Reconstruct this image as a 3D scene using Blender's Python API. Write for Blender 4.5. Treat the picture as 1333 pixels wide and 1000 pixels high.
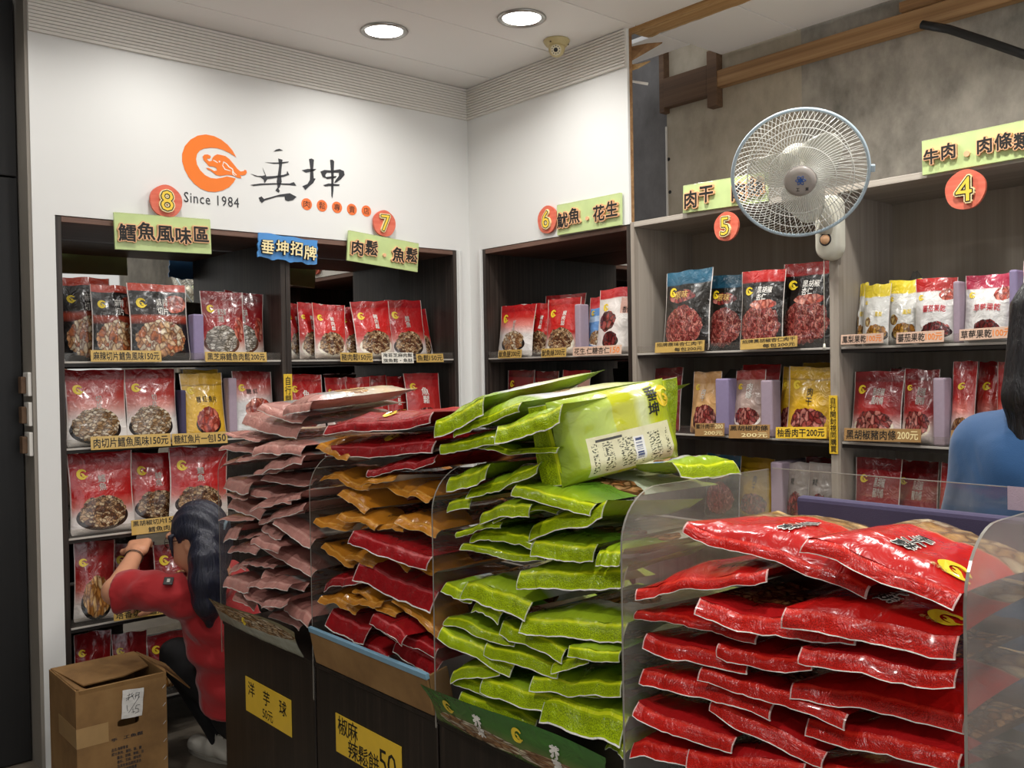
import bpy, bmesh, math, random
import numpy as np
from mathutils import Vector, Matrix, noise

# ------------------------------------------------------------------ clear, camera, light
for o in list(bpy.data.objects):
    bpy.data.objects.remove(o)
SC = bpy.context.scene
COL = SC.collection
PI = math.pi

def hexc(h):
    h = h.lstrip('#')
    r = []
    for i in (0, 2, 4):
        c = int(h[i:i + 2], 16) / 255
        r.append(c / 12.92 if c <= .04045 else ((c + .055) / 1.055) ** 2.4)
    return (r[0], r[1], r[2], 1)

cam_d = bpy.data.cameras.new('camera')
cam_d.sensor_fit = 'HORIZONTAL'
cam_d.sensor_width = 36
cam_d.lens = 1212 / 1333 * 36
cam_d.clip_start = .05
cam = bpy.data.objects.new('camera', cam_d)
COL.objects.link(cam)
cam.matrix_world = Matrix(((0.755463, 0.023192, -0.65478, -2.95207), (-0.65497, 0.000806, -0.755654, -3.71807), (-0.016997, 0.999731, 0.015799, 1.45), (0, 0, 0, 1)))
SC.camera = cam

vs = SC.view_settings
vs.view_transform = 'Standard'
try: vs.look = 'None'
except Exception: pass
vs.gamma = 1
vs.use_curve_mapping = False
vs.exposure = 0.27

world = bpy.data.worlds.new('world')
SC.world = world
world.use_nodes = True
bg = world.node_tree.nodes['Background']
bg.inputs[0].default_value = (.97, .98, 1.0, 1)
bg.inputs[1].default_value = 1.1

def downlight_lamp(x, y, power, z=2.845, spread=150):
    l = bpy.data.lights.new('downlight_beam', 'AREA')
    l.shape = 'DISK'
    l.size = .13
    l.energy = power
    l.color = (1.0, .975, .935)
    l.spread = math.radians(spread)
    o = bpy.data.objects.new('downlight_beam', l)
    COL.objects.link(o)
    o.location = (x, y, z)
    return o
# the two lamps in view, and further unseen ones placed out of frame
LAMPS = [(-.78, -.436), (-.425, -.90)]
LAMPS_UNSEEN = [(-1.60, -.436), (-2.42, -.436), (-.425, -1.75), (-.425, -2.65), (-1.5, -1.75), (-1.9, -3.1), (-3.0, -2.2), (-3.1, -3.9), (-1.4, -4.5)]
for p in LAMPS: downlight_lamp(p[0], p[1], 4.2)
for i, p in enumerate(LAMPS_UNSEEN): downlight_lamp(p[0], p[1], 3.5 if i < 2 else (8.0 if i in (4, 5) else 10.5))

# ------------------------------------------------------------------ helpers
def link(name, mesh, parent=None):
    o = bpy.data.objects.new(name, mesh)
    COL.objects.link(o)
    if parent is not None: o.parent = parent
    return o

def empty(name, loc=(0, 0, 0), rot=None):
    o = bpy.data.objects.new(name, None)
    COL.objects.link(o)
    o.empty_display_size = .05
    if rot is not None: o.matrix_world = Matrix.Translation(loc) @ rot
    else: o.location = loc
    return o

def tag(o, label=None, cat=None, group=None, kind=None):
    if label: o['label'] = label
    if cat: o['category'] = cat
    if group: o['group'] = group
    if kind: o['kind'] = kind
    return o

# wall frames: local x = right, y = up, z = towards the room
RA = Matrix(((1, 0, 0, 0), (0, 0, -1, 0), (0, 1, 0, 0), (0, 0, 0, 1)))
RB = Matrix(((0, 0, -1, 0), (-1, 0, 0, 0), (0, 1, 0, 0), (0, 0, 0, 1)))

class MB:
    """collects boxes, tubes and lathes and links them as one mesh object"""
    def __init__(s): s.v = []; s.f = []; s.m = []; s.cur = 0
    def add(s, vs, fs):
        n = len(s.v)
        s.v += [tuple(v) for v in vs]
        s.f += [tuple(i + n for i in f) for f in fs]
        s.m += [s.cur] * len(fs)
        return s
    def box(s, x0, x1, y0, y1, z0, z1, mat=None):
        v = [(x, y, z) for z in (z0, z1) for y in (y0, y1) for x in (x0, x1)]
        if mat is not None: v = [mat @ Vector(p) for p in v]
        return s.add(v, [(0, 2, 3, 1), (4, 5, 7, 6), (0, 1, 5, 4), (2, 6, 7, 3), (0, 4, 6, 2), (1, 3, 7, 5)])
    def bbox(s, x0, x1, y0, y1, z0, z1, b=.003, mat=None):
        """box with chamfered edges"""
        bm = bmesh.new()
        bmesh.ops.create_cube(bm, size=1)
        for v in bm.verts:
            v.co = Vector(((x0 + x1) / 2 + v.co.x * (x1 - x0), (y0 + y1) / 2 + v.co.y * (y1 - y0), (z0 + z1) / 2 + v.co.z * (z1 - z0)))
        b = min(b, (x1 - x0) * .4, (y1 - y0) * .4, (z1 - z0) * .4)
        bmesh.ops.bevel(bm, geom=bm.edges[:], offset=b, segments=2, affect='EDGES', profile=.5)
        vs_ = [(mat @ v.co) if mat is not None else v.co.copy() for v in bm.verts]
        bm.verts.index_update()
        fs = [[v.index for v in f.verts] for f in bm.faces]
        bm.free()
        return s.add(vs_, fs)
    def tube(s, pts, r, n=8, caps=True, closed=False):
        pts = [Vector(p) for p in pts]
        rs = r if isinstance(r, (list, tuple)) else [r] * len(pts)
        rings = []
        prev = None
        m = len(pts)
        for i, p in enumerate(pts):
            if closed: t = pts[(i + 1) % m] - pts[i - 1]
            elif i == 0: t = pts[1] - p
            elif i == m - 1: t = p - pts[i - 1]
            else: t = pts[i + 1] - pts[i - 1]
            t.normalize()
            if prev is None:
                a = Vector((0, 0, 1)) if abs(t.z) < .9 else Vector((1, 0, 0))
                u = t.cross(a).normalized()
            else:
                u = (prev - t * prev.dot(t)).normalized()
            prev = u
            w = t.cross(u)
            rings.append([p + (u * math.cos(2 * PI * k / n) + w * math.sin(2 * PI * k / n)) * rs[i] for k in range(n)])
        vs_ = [q for r_ in rings for q in r_]
        fs = []
        for i in range(m if closed else m - 1):
            j = (i + 1) % m
            for k in range(n):
                fs.append((i * n + k, i * n + (k + 1) % n, j * n + (k + 1) % n, j * n + k))
        if caps and not closed:
            fs.append(tuple(range(n))[::-1])
            fs.append(tuple((m - 1) * n + k for k in range(n)))
        return s.add(vs_, fs)
    def lathe(s, prof, n=32, mat=None, caps=True):
        """profile of (radius, height) turned about local z"""
        vs_ = []
        for r, z in prof:
            for k in range(n):
                p = Vector((r * math.cos(2 * PI * k / n), r * math.sin(2 * PI * k / n), z))
                vs_.append(mat @ p if mat is not None else p)
        fs = []
        for i in range(len(prof) - 1):
            for k in range(n):
                fs.append((i * n + k, i * n + (k + 1) % n, (i + 1) * n + (k + 1) % n, (i + 1) * n + k))
        if caps:
            fs.append(tuple(range(n))[::-1])
            fs.append(tuple((len(prof) - 1) * n + k for k in range(n)))
        return s.add(vs_, fs)
    def grid(s, rows, flip=False):
        n = len(rows[0])
        vs_ = [p for r in rows for p in r]
        fs = []
        for i in range(len(rows) - 1):
            for k in range(n - 1):
                q = (i * n + k, i * n + k + 1, (i + 1) * n + k + 1, (i + 1) * n + k)
                fs.append(q[::-1] if flip else q)
        return s.add(vs_, fs)
    def prism(s, poly, z0, z1):
        """flat outline (x, y) given thickness along z"""
        me = poly_mesh([poly])
        n = len(me[0])
        s.add([(x, y, z1) for x, y in me[0]], me[1])
        s.add([(x, y, z0) for x, y in me[0]], [f[::-1] for f in me[1]])
        k = len(poly)
        s.add([(x, y, z0) for x, y in poly] + [(x, y, z1) for x, y in poly],
              [(i, (i + 1) % k, (i + 1) % k + k, i + k) for i in range(k)])
        return s
    def mesh(s, name, mats, smooth=False):
        me = bpy.data.meshes.new(name)
        me.from_pydata(s.v, [], s.f)
        if not isinstance(mats, (list, tuple)): mats = [mats]
        for m in mats: me.materials.append(m)
        if len(mats) > 1:
            me.polygons.foreach_set('material_index', s.m)
        if smooth: me.shade_smooth()
        me.update()
        return me
    def build(s, name, mats, parent=None, smooth=False):
        return link(name, s.mesh(name, mats, smooth), parent)

def fix_normals(me):
    bm = bmesh.new(); bm.from_mesh(me)
    bmesh.ops.recalc_face_normals(bm, faces=bm.faces[:])
    bm.to_mesh(me); bm.free()
    return me

def area2(p):
    return sum(p[i][0] * p[(i + 1) % len(p)][1] - p[(i + 1) % len(p)][0] * p[i][1] for i in range(len(p)))

def poly_mesh(polys):
    """triangulate simple 2D outlines; returns (points, faces)"""
    P = []; F = []
    for poly in polys:
        if area2(poly) < 0: poly = poly[::-1]
        bm = bmesh.new()
        vs_ = [bm.verts.new((x, y, 0)) for x, y in poly]
        f = bm.faces.new(vs_)
        f.normal_update()
        r = bmesh.ops.triangulate(bm, faces=[f], ngon_method='EAR_CLIP')
        bm.verts.index_update()
        n = len(P)
        P += [(v.co.x, v.co.y) for v in bm.verts]
        for f in bm.faces:
            idx = [v.index + n for v in f.verts]
            if f.normal.z < 0: idx = idx[::-1]
            F.append(tuple(idx))
        bm.free()
    return P, F

class PL(list):
    """outline points; n0 = points per overprinted copy, each copy sits a hair above the last"""
    n0 = 0
def like(src, pts):
    p = PL(pts); p.n0 = getattr(src, 'n0', 0)
    return p
def dz(P, i, k=4e-5):
    n0 = getattr(P, 'n0', 0)
    return (i // n0) * k if n0 else 0.0

_tc = {}
def text2d(body, bold=0.0, space=1.0, line=1.0):
    """lettering as a flat triangulated outline, centred, one unit = the character height"""
    key = (body, bold, space, line)
    if key in _tc: return _tc[key]
    c = bpy.data.curves.new('lettering', 'FONT')
    c.body = body; c.resolution_u = 2; c.space_character = space; c.space_line = line
    c.align_x = 'LEFT'
    o = bpy.data.objects.new('lettering', c)
    COL.objects.link(o)
    dg = bpy.context.evaluated_depsgraph_get()
    me = bpy.data.meshes.new_from_object(o.evaluated_get(dg))
    P = [(v.co.x, v.co.y) for v in me.vertices]
    F = [tuple(p.vertices) for p in me.polygons]
    bpy.data.objects.remove(o); bpy.data.curves.remove(c); bpy.data.meshes.remove(me)
    if P:
        x0 = min(p[0] for p in P); x1 = max(p[0] for p in P); y0 = min(p[1] for p in P); y1 = max(p[1] for p in P)
        P = [(x - (x0 + x1) / 2, y - (y0 + y1) / 2) for x, y in P]
    if bold > 0:
        n = 8 if bold > .025 else 4
        P0, F0 = P, F
        P = PL(P0); P.n0 = len(P0); F = list(F0)
        for k in range(n):
            a = 2 * PI * (k + .5) / n
            m = len(P)
            P += [(x + bold * math.cos(a), y + bold * math.sin(a)) for x, y in P0]
            F += [tuple(i + m for i in f) for f in F0]
    _tc[key] = (P, F)
    return _tc[key]

def fit2d(pf, w, h, keep=False):
    P, F = pf
    if not P: return P, F
    sx = w / max(1e-6, 2 * max(abs(p[0]) for p in P)); sy = h / max(1e-6, 2 * max(abs(p[1]) for p in P))
    if keep: sx = sy = min(sx, sy)
    return like(P, [(x * sx, y * sy) for x, y in P]), F

def flat(name, pf, mat, parent, z, off=(0, 0), th=0.0):
    """a flat print (or, with th, a raised cut-out) on a local xy surface"""
    P, F = pf
    mb = MB()
    mb.add([(x + off[0], y + off[1], z + th + dz(P, i)) for i, (x, y) in enumerate(P)], F)
    if th > 0:
        from collections import Counter
        ec = Counter()
        for f in F:
            for i in range(len(f)): ec[(f[i], f[(i + 1) % len(f)])] += 1
        side = [(a, b) for (a, b) in ec if (b, a) not in ec]
        n = len(P)
        mb.add([(x + off[0], y + off[1], z + th + dz(P, i)) for i, (x, y) in enumerate(P)] + [(x + off[0], y + off[1], z) for x, y in P],
               [(b, a, a + n, b + n) for a, b in side])
    return mb.build(name, mat, parent)

# ------------------------------------------------------------------ materials
class NT:
    def __init__(s, name):
        s.m = bpy.data.materials.new(name)
        s.m.use_nodes = True
        s.t = s.m.node_tree
        s.b = s.t.nodes['Principled BSDF']
        s.out = s.t.nodes['Material Output']
    def n(s, kind, **kw):
        x = s.t.nodes.new(kind)
        for k, v in kw.items(): setattr(x, k, v)
        return x
    def L(s, a, b): s.t.links.new(a, b)
    def put(s, sock, v):
        if isinstance(v, bpy.types.NodeSocket): s.L(v, sock)
        else: sock.default_value = v
    def math(s, op, a, b=0.0, c=None, clamp=False):
        x = s.n('ShaderNodeMath', operation=op, use_clamp=clamp)
        s.put(x.inputs[0], a); s.put(x.inputs[1], b)
        if c is not None: s.put(x.inputs[2], c)
        return x.outputs[0]
    def mix(s, f, a, b, mode='MIX'):
        x = s.n('ShaderNodeMix', data_type='RGBA', blend_type=mode)
        s.put(x.inputs[0], f); s.put(x.inputs[6], a); s.put(x.inputs[7], b)
        return x.outputs[2]
    def sep(s, v):
        x = s.n('ShaderNodeSeparateXYZ'); s.L(v, x.inputs[0])
        return x.outputs[0], x.outputs[1], x.outputs[2]
    def uv(s): return s.n('ShaderNodeTexCoord').outputs['UV']
    def obj(s): return s.n('ShaderNodeTexCoord').outputs['Object']
    def map(s, v, scale=(1, 1, 1), loc=(0, 0, 0), rot=(0, 0, 0)):
        x = s.n('ShaderNodeMapping'); s.L(v, x.inputs[0])
        x.inputs['Scale'].default_value = scale; x.inputs['Location'].default_value = loc; x.inputs['Rotation'].default_value = rot
        return x.outputs[0]
    def noise(s, v, scale=5, detail=3, rough=.5, dist=0, out=0):
        x = s.n('ShaderNodeTexNoise')
        if v is not None: s.L(v, x.inputs['Vector'])
        x.inputs['Scale'].default_value = scale; x.inputs['Detail'].default_value = detail
        x.inputs['Roughness'].default_value = rough; x.inputs['Distortion'].default_value = dist
        return x.outputs[out]
    def vor(s, v, scale=5, feature='F1', out='Distance'):
        x = s.n('ShaderNodeTexVoronoi', feature=feature)
        s.L(v, x.inputs['Vector']); x.inputs['Scale'].default_value = scale
        return x.outputs[out]
    def ramp(s, f, stops, interp='LINEAR'):
        x = s.n('ShaderNodeValToRGB')
        x.color_ramp.interpolation = interp
        e = x.color_ramp.elements
        while len(e) < len(stops): e.new(.5)
        for i, (p, c) in enumerate(stops):
            e[i].position = p; e[i].color = hexc(c) if isinstance(c, str) else c
        s.L(f, x.inputs[0])
        return x.outputs[0]
    def bump(s, h, strength=.3, dist=.01):
        x = s.n('ShaderNodeBump')
        x.inputs['Strength'].default_value = strength; x.inputs['Distance'].default_value = dist
        s.L(h, x.inputs['Height']); s.L(x.outputs[0], s.b.inputs['Normal'])
    def set(s, **kw):
        for k, v in kw.items(): s.put(s.b.inputs[k.replace('_', ' ')], v)
        return s

def plain(name, c, rough=.5, metal=0, spec=.5, coat=0, var=.06, scale=12, bump=0):
    t = NT(name)
    c = hexc(c)
    nz = t.noise(t.obj(), scale, 4)
    f = t.math('MULTIPLY', nz, 1.0)
    dark = tuple(x * (1 - 2 * var) for x in c[:3]) + (1,)
    col = t.mix(f, dark, tuple(min(1, x * (1 + var)) for x in c[:3]) + (1,))
    t.set(Base_Color=col, Roughness=rough, Metallic=metal, Coat_Weight=coat)
    t.b.inputs['Specular IOR Level'].default_value = spec
    if bump: t.bump(t.noise(t.obj(), scale * 8, 4), bump, .004)
    return t.m

def wood(name, cols, grain_axis='z', rough=.4, sc=1.0, bump=.15, fine=90):
    t = NT(name)
    s = {'z': (fine * sc, fine * sc, 1.2 * sc), 'x': (1.2 * sc, fine * sc, fine * sc), 'y': (fine * sc, 1.2 * sc, fine * sc)}[grain_axis]
    v = t.map(t.obj(), s)
    a = t.noise(v, 1, 5, .65)
    b = t.noise(t.map(t.obj(), tuple(x * .22 for x in s)), 1, 3, .5)
    f = t.math('ADD', t.math('MULTIPLY', a, .65), t.math('MULTIPLY', b, .35))
    col = t.ramp(f, [(.3, cols[0]), (.5, cols[1]), (.68, cols[2])])
    t.set(Base_Color=col, Roughness=rough)
    t.bump(f, bump, .003)
    return t.m

M = {}
M['white_wall'] = plain('white_paint', '#e2e2df', .62, var=.015, scale=3, bump=.04)
M['trim_white'] = plain('cornice_paint', '#dedad2', .55, var=.01, scale=3)
M['ceiling'] = plain('ceiling_paint', '#efedea', .7, var=.02, scale=2)
M['reveal'] = plain('shaded_reveal_paint', '#8d867c', .7, var=.08, scale=6, bump=.1)  # pier paint with the shade of its side mixed into the colour
M['dark_wood'] = wood('dark_vertical_wood', ['#1a1512', '#302823', '#524840'], 'y', .42)
M['dark_wood_x'] = wood('dark_board', ['#4a342b', '#6b4e41', '#7d6052'], 'x', .5)
M['island_wood'] = wood('dark_island_laminate', ['#0d0a08', '#1b1511', '#30261f'], 'z', .38)
M['door_wood'] = wood('black_wood_panel', ['#060504', '#0c0a08', '#171310'], 'z', .5)
M['grey_oak'] = wood('pale_grey_oak', ['#8a7f72', '#a0968a', '#b3a99c'], 'y', .5, .55, .08)
M['grey_oak_x'] = wood('pale_grey_oak_board', ['#9a9084', '#b0a79b', '#c0b8ac'], 'x', .5, .55, .08)
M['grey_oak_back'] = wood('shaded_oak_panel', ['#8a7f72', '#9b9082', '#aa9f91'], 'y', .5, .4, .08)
M['raw_wood'] = wood('raw_timber', ['#6e4f31', '#96714a', '#b89468'], 'y', .75, .5, .3)
M['brown_board'] = wood('brown_plywood', ['#4a3626', '#644a34', '#745a42'], 'y', .7, .6, .2)
M['ply_torn'] = wood('torn_plywood', ['#7a5a34', '#b18a58', '#d6b987'], 'y', .8, .45, .5)
M['black'] = plain('black_plastic', '#121212', .45)
M['shelf_dark'] = plain('dark_shelf_board', '#1d1815', .45)
M['shelf_edge'] = plain('pale_shelf_edge', '#b9b3aa', .4)
M['steel'] = plain('brushed_steel', '#b0aeaa', .35, 1)
M['ink'] = plain('black_ink', '#15130f', .55)
M['ink_soft'] = plain('dark_print', '#2a2b30', .5)
M['orange'] = plain('orange_vinyl', '#f27c25', .45, var=.02)
M['disc_orange'] = plain('orange_disc_vinyl', '#ea7438', .45, var=.03)
M['sign_green'] = plain('pale_green_board', '#c3d693', .4, var=.08, scale=20, coat=.4)
M['sign_blue'] = plain('blue_board', '#4f93d6', .4, var=.08, scale=20, coat=.4)
M['cutout'] = plain('cream_orange_cutout', '#eeb98c', .5, var=.1, scale=30)
M['cutout_cream'] = plain('cream_cutout', '#f4e4ad', .5, var=.06, scale=30)
M['disc_red'] = wood('red_disc_card', ['#c9503c', '#d96a52', '#e27f66'], 'x', .55, .6, .1)
M['yellow_num'] = plain('yellow_number', '#f3cf46', .5, var=.05)
M['card_tan'] = plain('tan_price_card', '#c9a65a', .4, var=.08, scale=40, coat=.5)
M['card_yellow'] = plain('yellow_price_card', '#e6bd33', .45, var=.05, scale=30, coat=.4)
M['card_brown'] = plain('brown_price_card', '#a8814f', .5, var=.08, scale=40, coat=.3)
M['card_pink'] = plain('pale_pink_price_card', '#dcb9a2', .45, var=.06, scale=40, coat=.3)
M['card_white'] = plain('white_price_card', '#e6e2d6', .45, var=.04, coat=.4)
M['num_orange'] = plain('orange_digits', '#ee8a3c', .5)
M['num_yellow'] = plain('cream_digits', '#f5e2a8', .5)
M['lavender'] = plain('lavender_foam', '#8f82a4', .85, var=.06, scale=60, bump=.2)
M['purple_foam'] = plain('dusky_purple_foam', '#453e5c', .85, var=.06, scale=60, bump=.2)
M['mauve_foam'] = plain('mauve_foam', '#a896a4', .85, var=.06, scale=60, bump=.2)
M['yellow_logo'] = plain('yellow_logo_print', '#efd02e', .35, var=.03, coat=.5)
M['white_print'] = plain('white_print', '#eeeae2', .4)
M['silver_print'] = plain('silver_print', '#b9b4ac', .35)
M['red_print'] = plain('red_print', '#c8313c', .4)
M['fan_white'] = plain('off_white_plastic', '#d9d6c6', .35, var=.03)
M['fan_grey'] = plain('warm_grey_plastic', '#a79f98', .35, var=.03)
M['fan_wire'] = plain('white_wire', '#dcdcd6', .3)
M['fan_rim'] = plain('pale_blue_rim', '#b9cbd6', .35)
M['blue_print'] = plain('blue_print', '#3b62a8', .4)
M['cctv'] = plain('yellowed_cream_plastic', '#c4b483', .35, var=.05)
M['skin'] = plain('skin', '#c98f6f', .5, var=.04, scale=25)
M['pants'] = plain('black_trousers', '#111012', .85)
M['shoe'] = plain('white_grey_sneaker', '#c9c4b8', .7, var=.05)
M['paper'] = plain('white_paper', '#d9d6d0', .6, var=.03)
M['glow'] = None

def t_concrete(name, c0, c1, c2):
    t = NT(name)
    o = t.obj()
    a = t.noise(o, 2.2, 6, .6)
    b = t.noise(t.map(o, (1, 1.3, .8)), 9, 5, .65)
    f = t.math('ADD', t.math('MULTIPLY', a, .6), t.math('MULTIPLY', b, .4))
    col = t.ramp(f, [(.36, c0), (.5, c1), (.63, c2)])
    pits = t.ramp(t.vor(o, 26), [(.0, '#000000'), (.045, '#ffffff')])
    nz = t.ramp(t.noise(o, 9, 2), [(.56, '#000000'), (.6, '#ffffff')])
    k = t.mix(nz, (1, 1, 1, 1), pits)
    col = t.mix(1.0, col, t.mix(k, hexc('#4a443e'), (1, 1, 1, 1)), 'MULTIPLY')
    t.set(Base_Color=col, Roughness=.85)
    t.bump(t.math('ADD', f, t.math('MULTIPLY', t.noise(o, 60, 4), .3)), .25, .01)
    return t.m
M['concrete'] = t_concrete('grey_concrete', '#757168', '#9d978c', '#b9b2a5')
M['concrete_tan'] = t_concrete('tan_concrete', '#9c917f', '#b1a692', '#c0b5a2')
M['concrete_side'] = t_concrete('shaded_smooth_grey_cement_board', '#64615f', '#747170', '#82807e')  # smoother board; the shade it lies in is put into its darker grey

def t_card():
    t = NT('corrugated_cardboard')
    o = t.obj()
    a = t.noise(o, 6, 5, .6)
    col = t.ramp(a, [(.3, '#70512c'), (.55, '#8a673b'), (.75, '#987547')])
    fl = t.noise(t.map(o, (160, 160, 3)), 1, 2)
    t.set(Base_Color=col, Roughness=.75)
    t.bump(t.math('ADD', fl, a), .12, .003)
    return t.m
M['cardboard'] = t_card()

def t_floor():
    t = NT('worn_floor_tile')
    o = t.obj()
    col = t.ramp(t.noise(o, 7, 6, .65), [(.3, '#574f45'), (.55, '#6f665a'), (.75, '#847a6c')])
    t.set(Base_Color=col, Roughness=.45)
    t.bump(t.noise(o, 40, 4), .1, .004)
    return t.m
M['floor_tile'] = t_floor()

def t_mirror():
    t = NT('mirror_glass')
    t.set(Base_Color=hexc('#b9b6b0'), Metallic=1.0, Roughness=.02)
    return t.m
M['mirror'] = t_mirror()

def t_acrylic(name, haze, tint):
    t = NT(name)
    tr = t.n('ShaderNodeBsdfTransparent'); tr.inputs[0].default_value = tint
    gl = t.n('ShaderNodeBsdfGlossy'); gl.inputs['Roughness'].default_value = .04
    df = t.n('ShaderNodeBsdfTranslucent'); df.inputs[0].default_value = (.72, .69, .64, 1)
    d2 = t.n('ShaderNodeBsdfDiffuse'); d2.inputs[0].default_value = (.72, .69, .64, 1)
    mx0 = t.n('ShaderNodeMixShader'); mx0.inputs[0].default_value = .5
    t.L(df.outputs[0], mx0.inputs[1]); t.L(d2.outputs[0], mx0.inputs[2])
    o = t.obj()
    sc = t.noise(t.map(o, (3, 3, 9)), 2, 5, .6)
    hz = t.math('MULTIPLY', sc, haze * 2)
    m1 = t.n('ShaderNodeMixShader'); t.L(hz, m1.inputs[0]); t.L(tr.outputs[0], m1.inputs[1]); t.L(mx0.outputs[0], m1.inputs[2])
    lw = t.n('ShaderNodeLayerWeight'); lw.inputs[0].default_value = .5
    fr = t.math('ADD', t.math('MULTIPLY', t.math('POWER', lw.outputs['Facing'], 4.0), .5), .025)
    m2 = t.n('ShaderNodeMixShader'); t.L(fr, m2.inputs[0]); t.L(m1.outputs[0], m2.inputs[1]); t.L(gl.outputs[0], m2.inputs[2])
    t.L(m2.outputs[0], t.out.inputs[0])
    return t.m
M['acrylic'] = t_acrylic('clear_acrylic', .035, (.95, .94, .92, 1))
M['acrylic_hazy'] = t_acrylic('scratched_hazy_acrylic', .16, (.93, .92, .9, 1))
M['acrylic_edge'] = plain('bright_acrylic_edge', '#8d8880', .2, spec=.8)
M['clear_rail'] = t_acrylic('clear_price_rail', .06, (.95, .94, .92, 1))

def t_glow():
    t = NT('lit_downlight_lens')
    t.set(Base_Color=(1, 1, 1, 1), Emission_Color=(1, .97, .92, 1), Emission_Strength=9.0)
    return t.m
M['glow'] = t_glow()

def t_blade():
    t = NT('translucent_fan_blade')
    t.set(Base_Color=hexc('#c9c8bc'), Roughness=.25)
    t.b.inputs['Alpha'].default_value = .55
    return t.m
M['blade'] = t_blade()

def cloth(name, c, wr=.5):
    t = NT(name)
    o = t.obj()
    c = hexc(c)
    a = t.noise(o, 7, 3)
    col = t.mix(a, tuple(x * .85 for x in c[:3]) + (1,), c)
    t.set(Base_Color=col, Roughness=.85)
    t.b.inputs['Sheen Weight'].default_value = .2
    t.bump(t.math('ADD', t.noise(o, 9, 2, .4, .6), t.math('MULTIPLY', t.noise(o, 400, 2), .03)), wr, .03)
    return t.m
M['red_shirt'] = cloth('red_cotton', '#a01218', .8)
M['blue_shirt'] = cloth('blue_cotton', '#24507f', .35)

def t_hair(name, c0, c1):
    t = NT(name)
    o = t.obj()
    a = t.noise(t.map(o, (60, 60, 9)), 2, 4, .6, .4)
    col = t.mix(a, hexc(c0), hexc(c1))
    t.set(Base_Color=col, Roughness=.38)
    t.bump(a, .5, .01)
    return t.m
M['hair'] = t_hair('blue_black_hair', '#08080c', '#23263c')
M['hair_black'] = t_hair('black_hair', '#070608', '#17151a')

def sc2d(pf, k): return like(pf[0], [(x * k, y * k) for x, y in pf[0]]), pf[1]
# ------------------------------------------------------------------ printed foil
def food_tex(t, uv, sc, cols, stretch=(1, 1, 1), dark='#3a1e12', crev=.07):
    v = t.map(uv, stretch)
    w = t.noise(v, sc * .6, 2, .5, 0, 1)
    mx = t.n('ShaderNodeMix', data_type='RGBA', blend_type='ADD')
    mx.inputs[0].default_value = .12
    t.L(v, mx.inputs[6]); t.L(w, mx.inputs[7])
    vv = mx.outputs[2]
    c = t.vor(vv, sc, 'F1', 'Color')
    r = t.sep(c)[0]
    n = len(cols)
    col = t.ramp(r, [(i / n, k) for i, k in enumerate(cols)], 'CONSTANT')
    sh = t.noise(vv, sc * 2.2, 3)
    col = t.mix(.45, col, t.ramp(sh, [(.3, '#5a4a40'), (.7, '#ffffff')]), 'MULTIPLY')
    e = t.vor(vv, sc, 'DISTANCE_TO_EDGE', 'Distance')
    col = t.mix(.75, col, t.ramp(e, [(0, '#7a5a48'), (.28, '#ffffff')]), 'MULTIPLY')
    c2 = t.vor(vv, sc * 2.7, 'F1', 'Color')
    col = t.mix(.3, col, t.ramp(t.sep(c2)[1], [(.2, '#8a6a58'), (.7, '#ffffff')]), 'MULTIPLY')
    k = t.ramp(e, [(0, '#000000'), (crev, '#ffffff')])
    return t.mix(k, hexc(dark), col)

def ell(t, u, v, cx, cy, rx, ry, wob=0.0, nz=None):
    a = t.math('DIVIDE', t.math('SUBTRACT', u, cx), rx)
    b = t.math('DIVIDE', t.math('SUBTRACT', v, cy), ry)
    d = t.math('ADD', t.math('MULTIPLY', a, a), t.math('MULTIPLY', b, b))
    if wob: d = t.math('ADD', d, t.math('MULTIPLY', t.math('SUBTRACT', nz, .5), wob))
    return t.math('LESS_THAN', d, 1.0)

FOODS = {
    'cracker': (11, ['#edd0a4', '#dca06a', '#f3e2c0', '#c4703f', '#e8bd8a'], (1, 1, 1), '#5a2c16', .06),
    'floss': (16, ['#c79f72', '#8c5e3c', '#e8cfa6', '#6d452a', '#d8b388'], (1, 1.6, 1), '#3a2213', .09),
    'sticks': (15, ['#cfcabd', '#a59f92', '#e2ded2', '#8b8578'], (.6, 1.9, 1), '#4a443a', .12),
    'candy': (8, ['#d9604a', '#e7836c', '#c24a37', '#ee9c86'], (1, 1, 1), '#7a2018', .08),
    'meat': (10, ['#bb5a52', '#8c302f', '#d4867a', '#a5423e'], (1, 1, 1), '#3c1010', .08),
    'jerky': (26, ['#c4635a', '#a9443f', '#d88a7c', '#8f3834', '#cc7268'], (1, .8, 1), '#4a1715', .1),
    'bean': (12, ['#efe2c0', '#d9b98c', '#b98a58', '#f4ead0'], (1, 1.3, 1), '#6a4426', .09),
    'nut': (9, ['#b98250', '#cf9d68', '#a46a3c', '#dcb17c'], (1, 1.2, 1), '#3a2012', .1),
    'pine': (8, ['#dba63f', '#e9c36a', '#b97c25', '#f0d68f'], (1, 1, 1), '#5a3810', .1),
    'berry': (9, ['#8c2c2c', '#a8403c', '#6c1e20', '#bf5a52'], (1, 1, 1), '#2a0a0c', .1),
    'chips': (8, ['#dba45c', '#e8bd7c', '#c4863f', '#f0cf98'], (1.6, .7, 1), '#6a3d18', .07),
    'biscuit': (5, ['#e3c795', '#d6b47c', '#efdcb4', '#c79c5f'], (1, 1, 1), '#7a5428', .05),
    'shred': (13, ['#d9c3a0', '#bf9c70', '#ecdfc4', '#9a7448'], (1, 2.2, 1), '#4a3620', .1),
}

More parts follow.
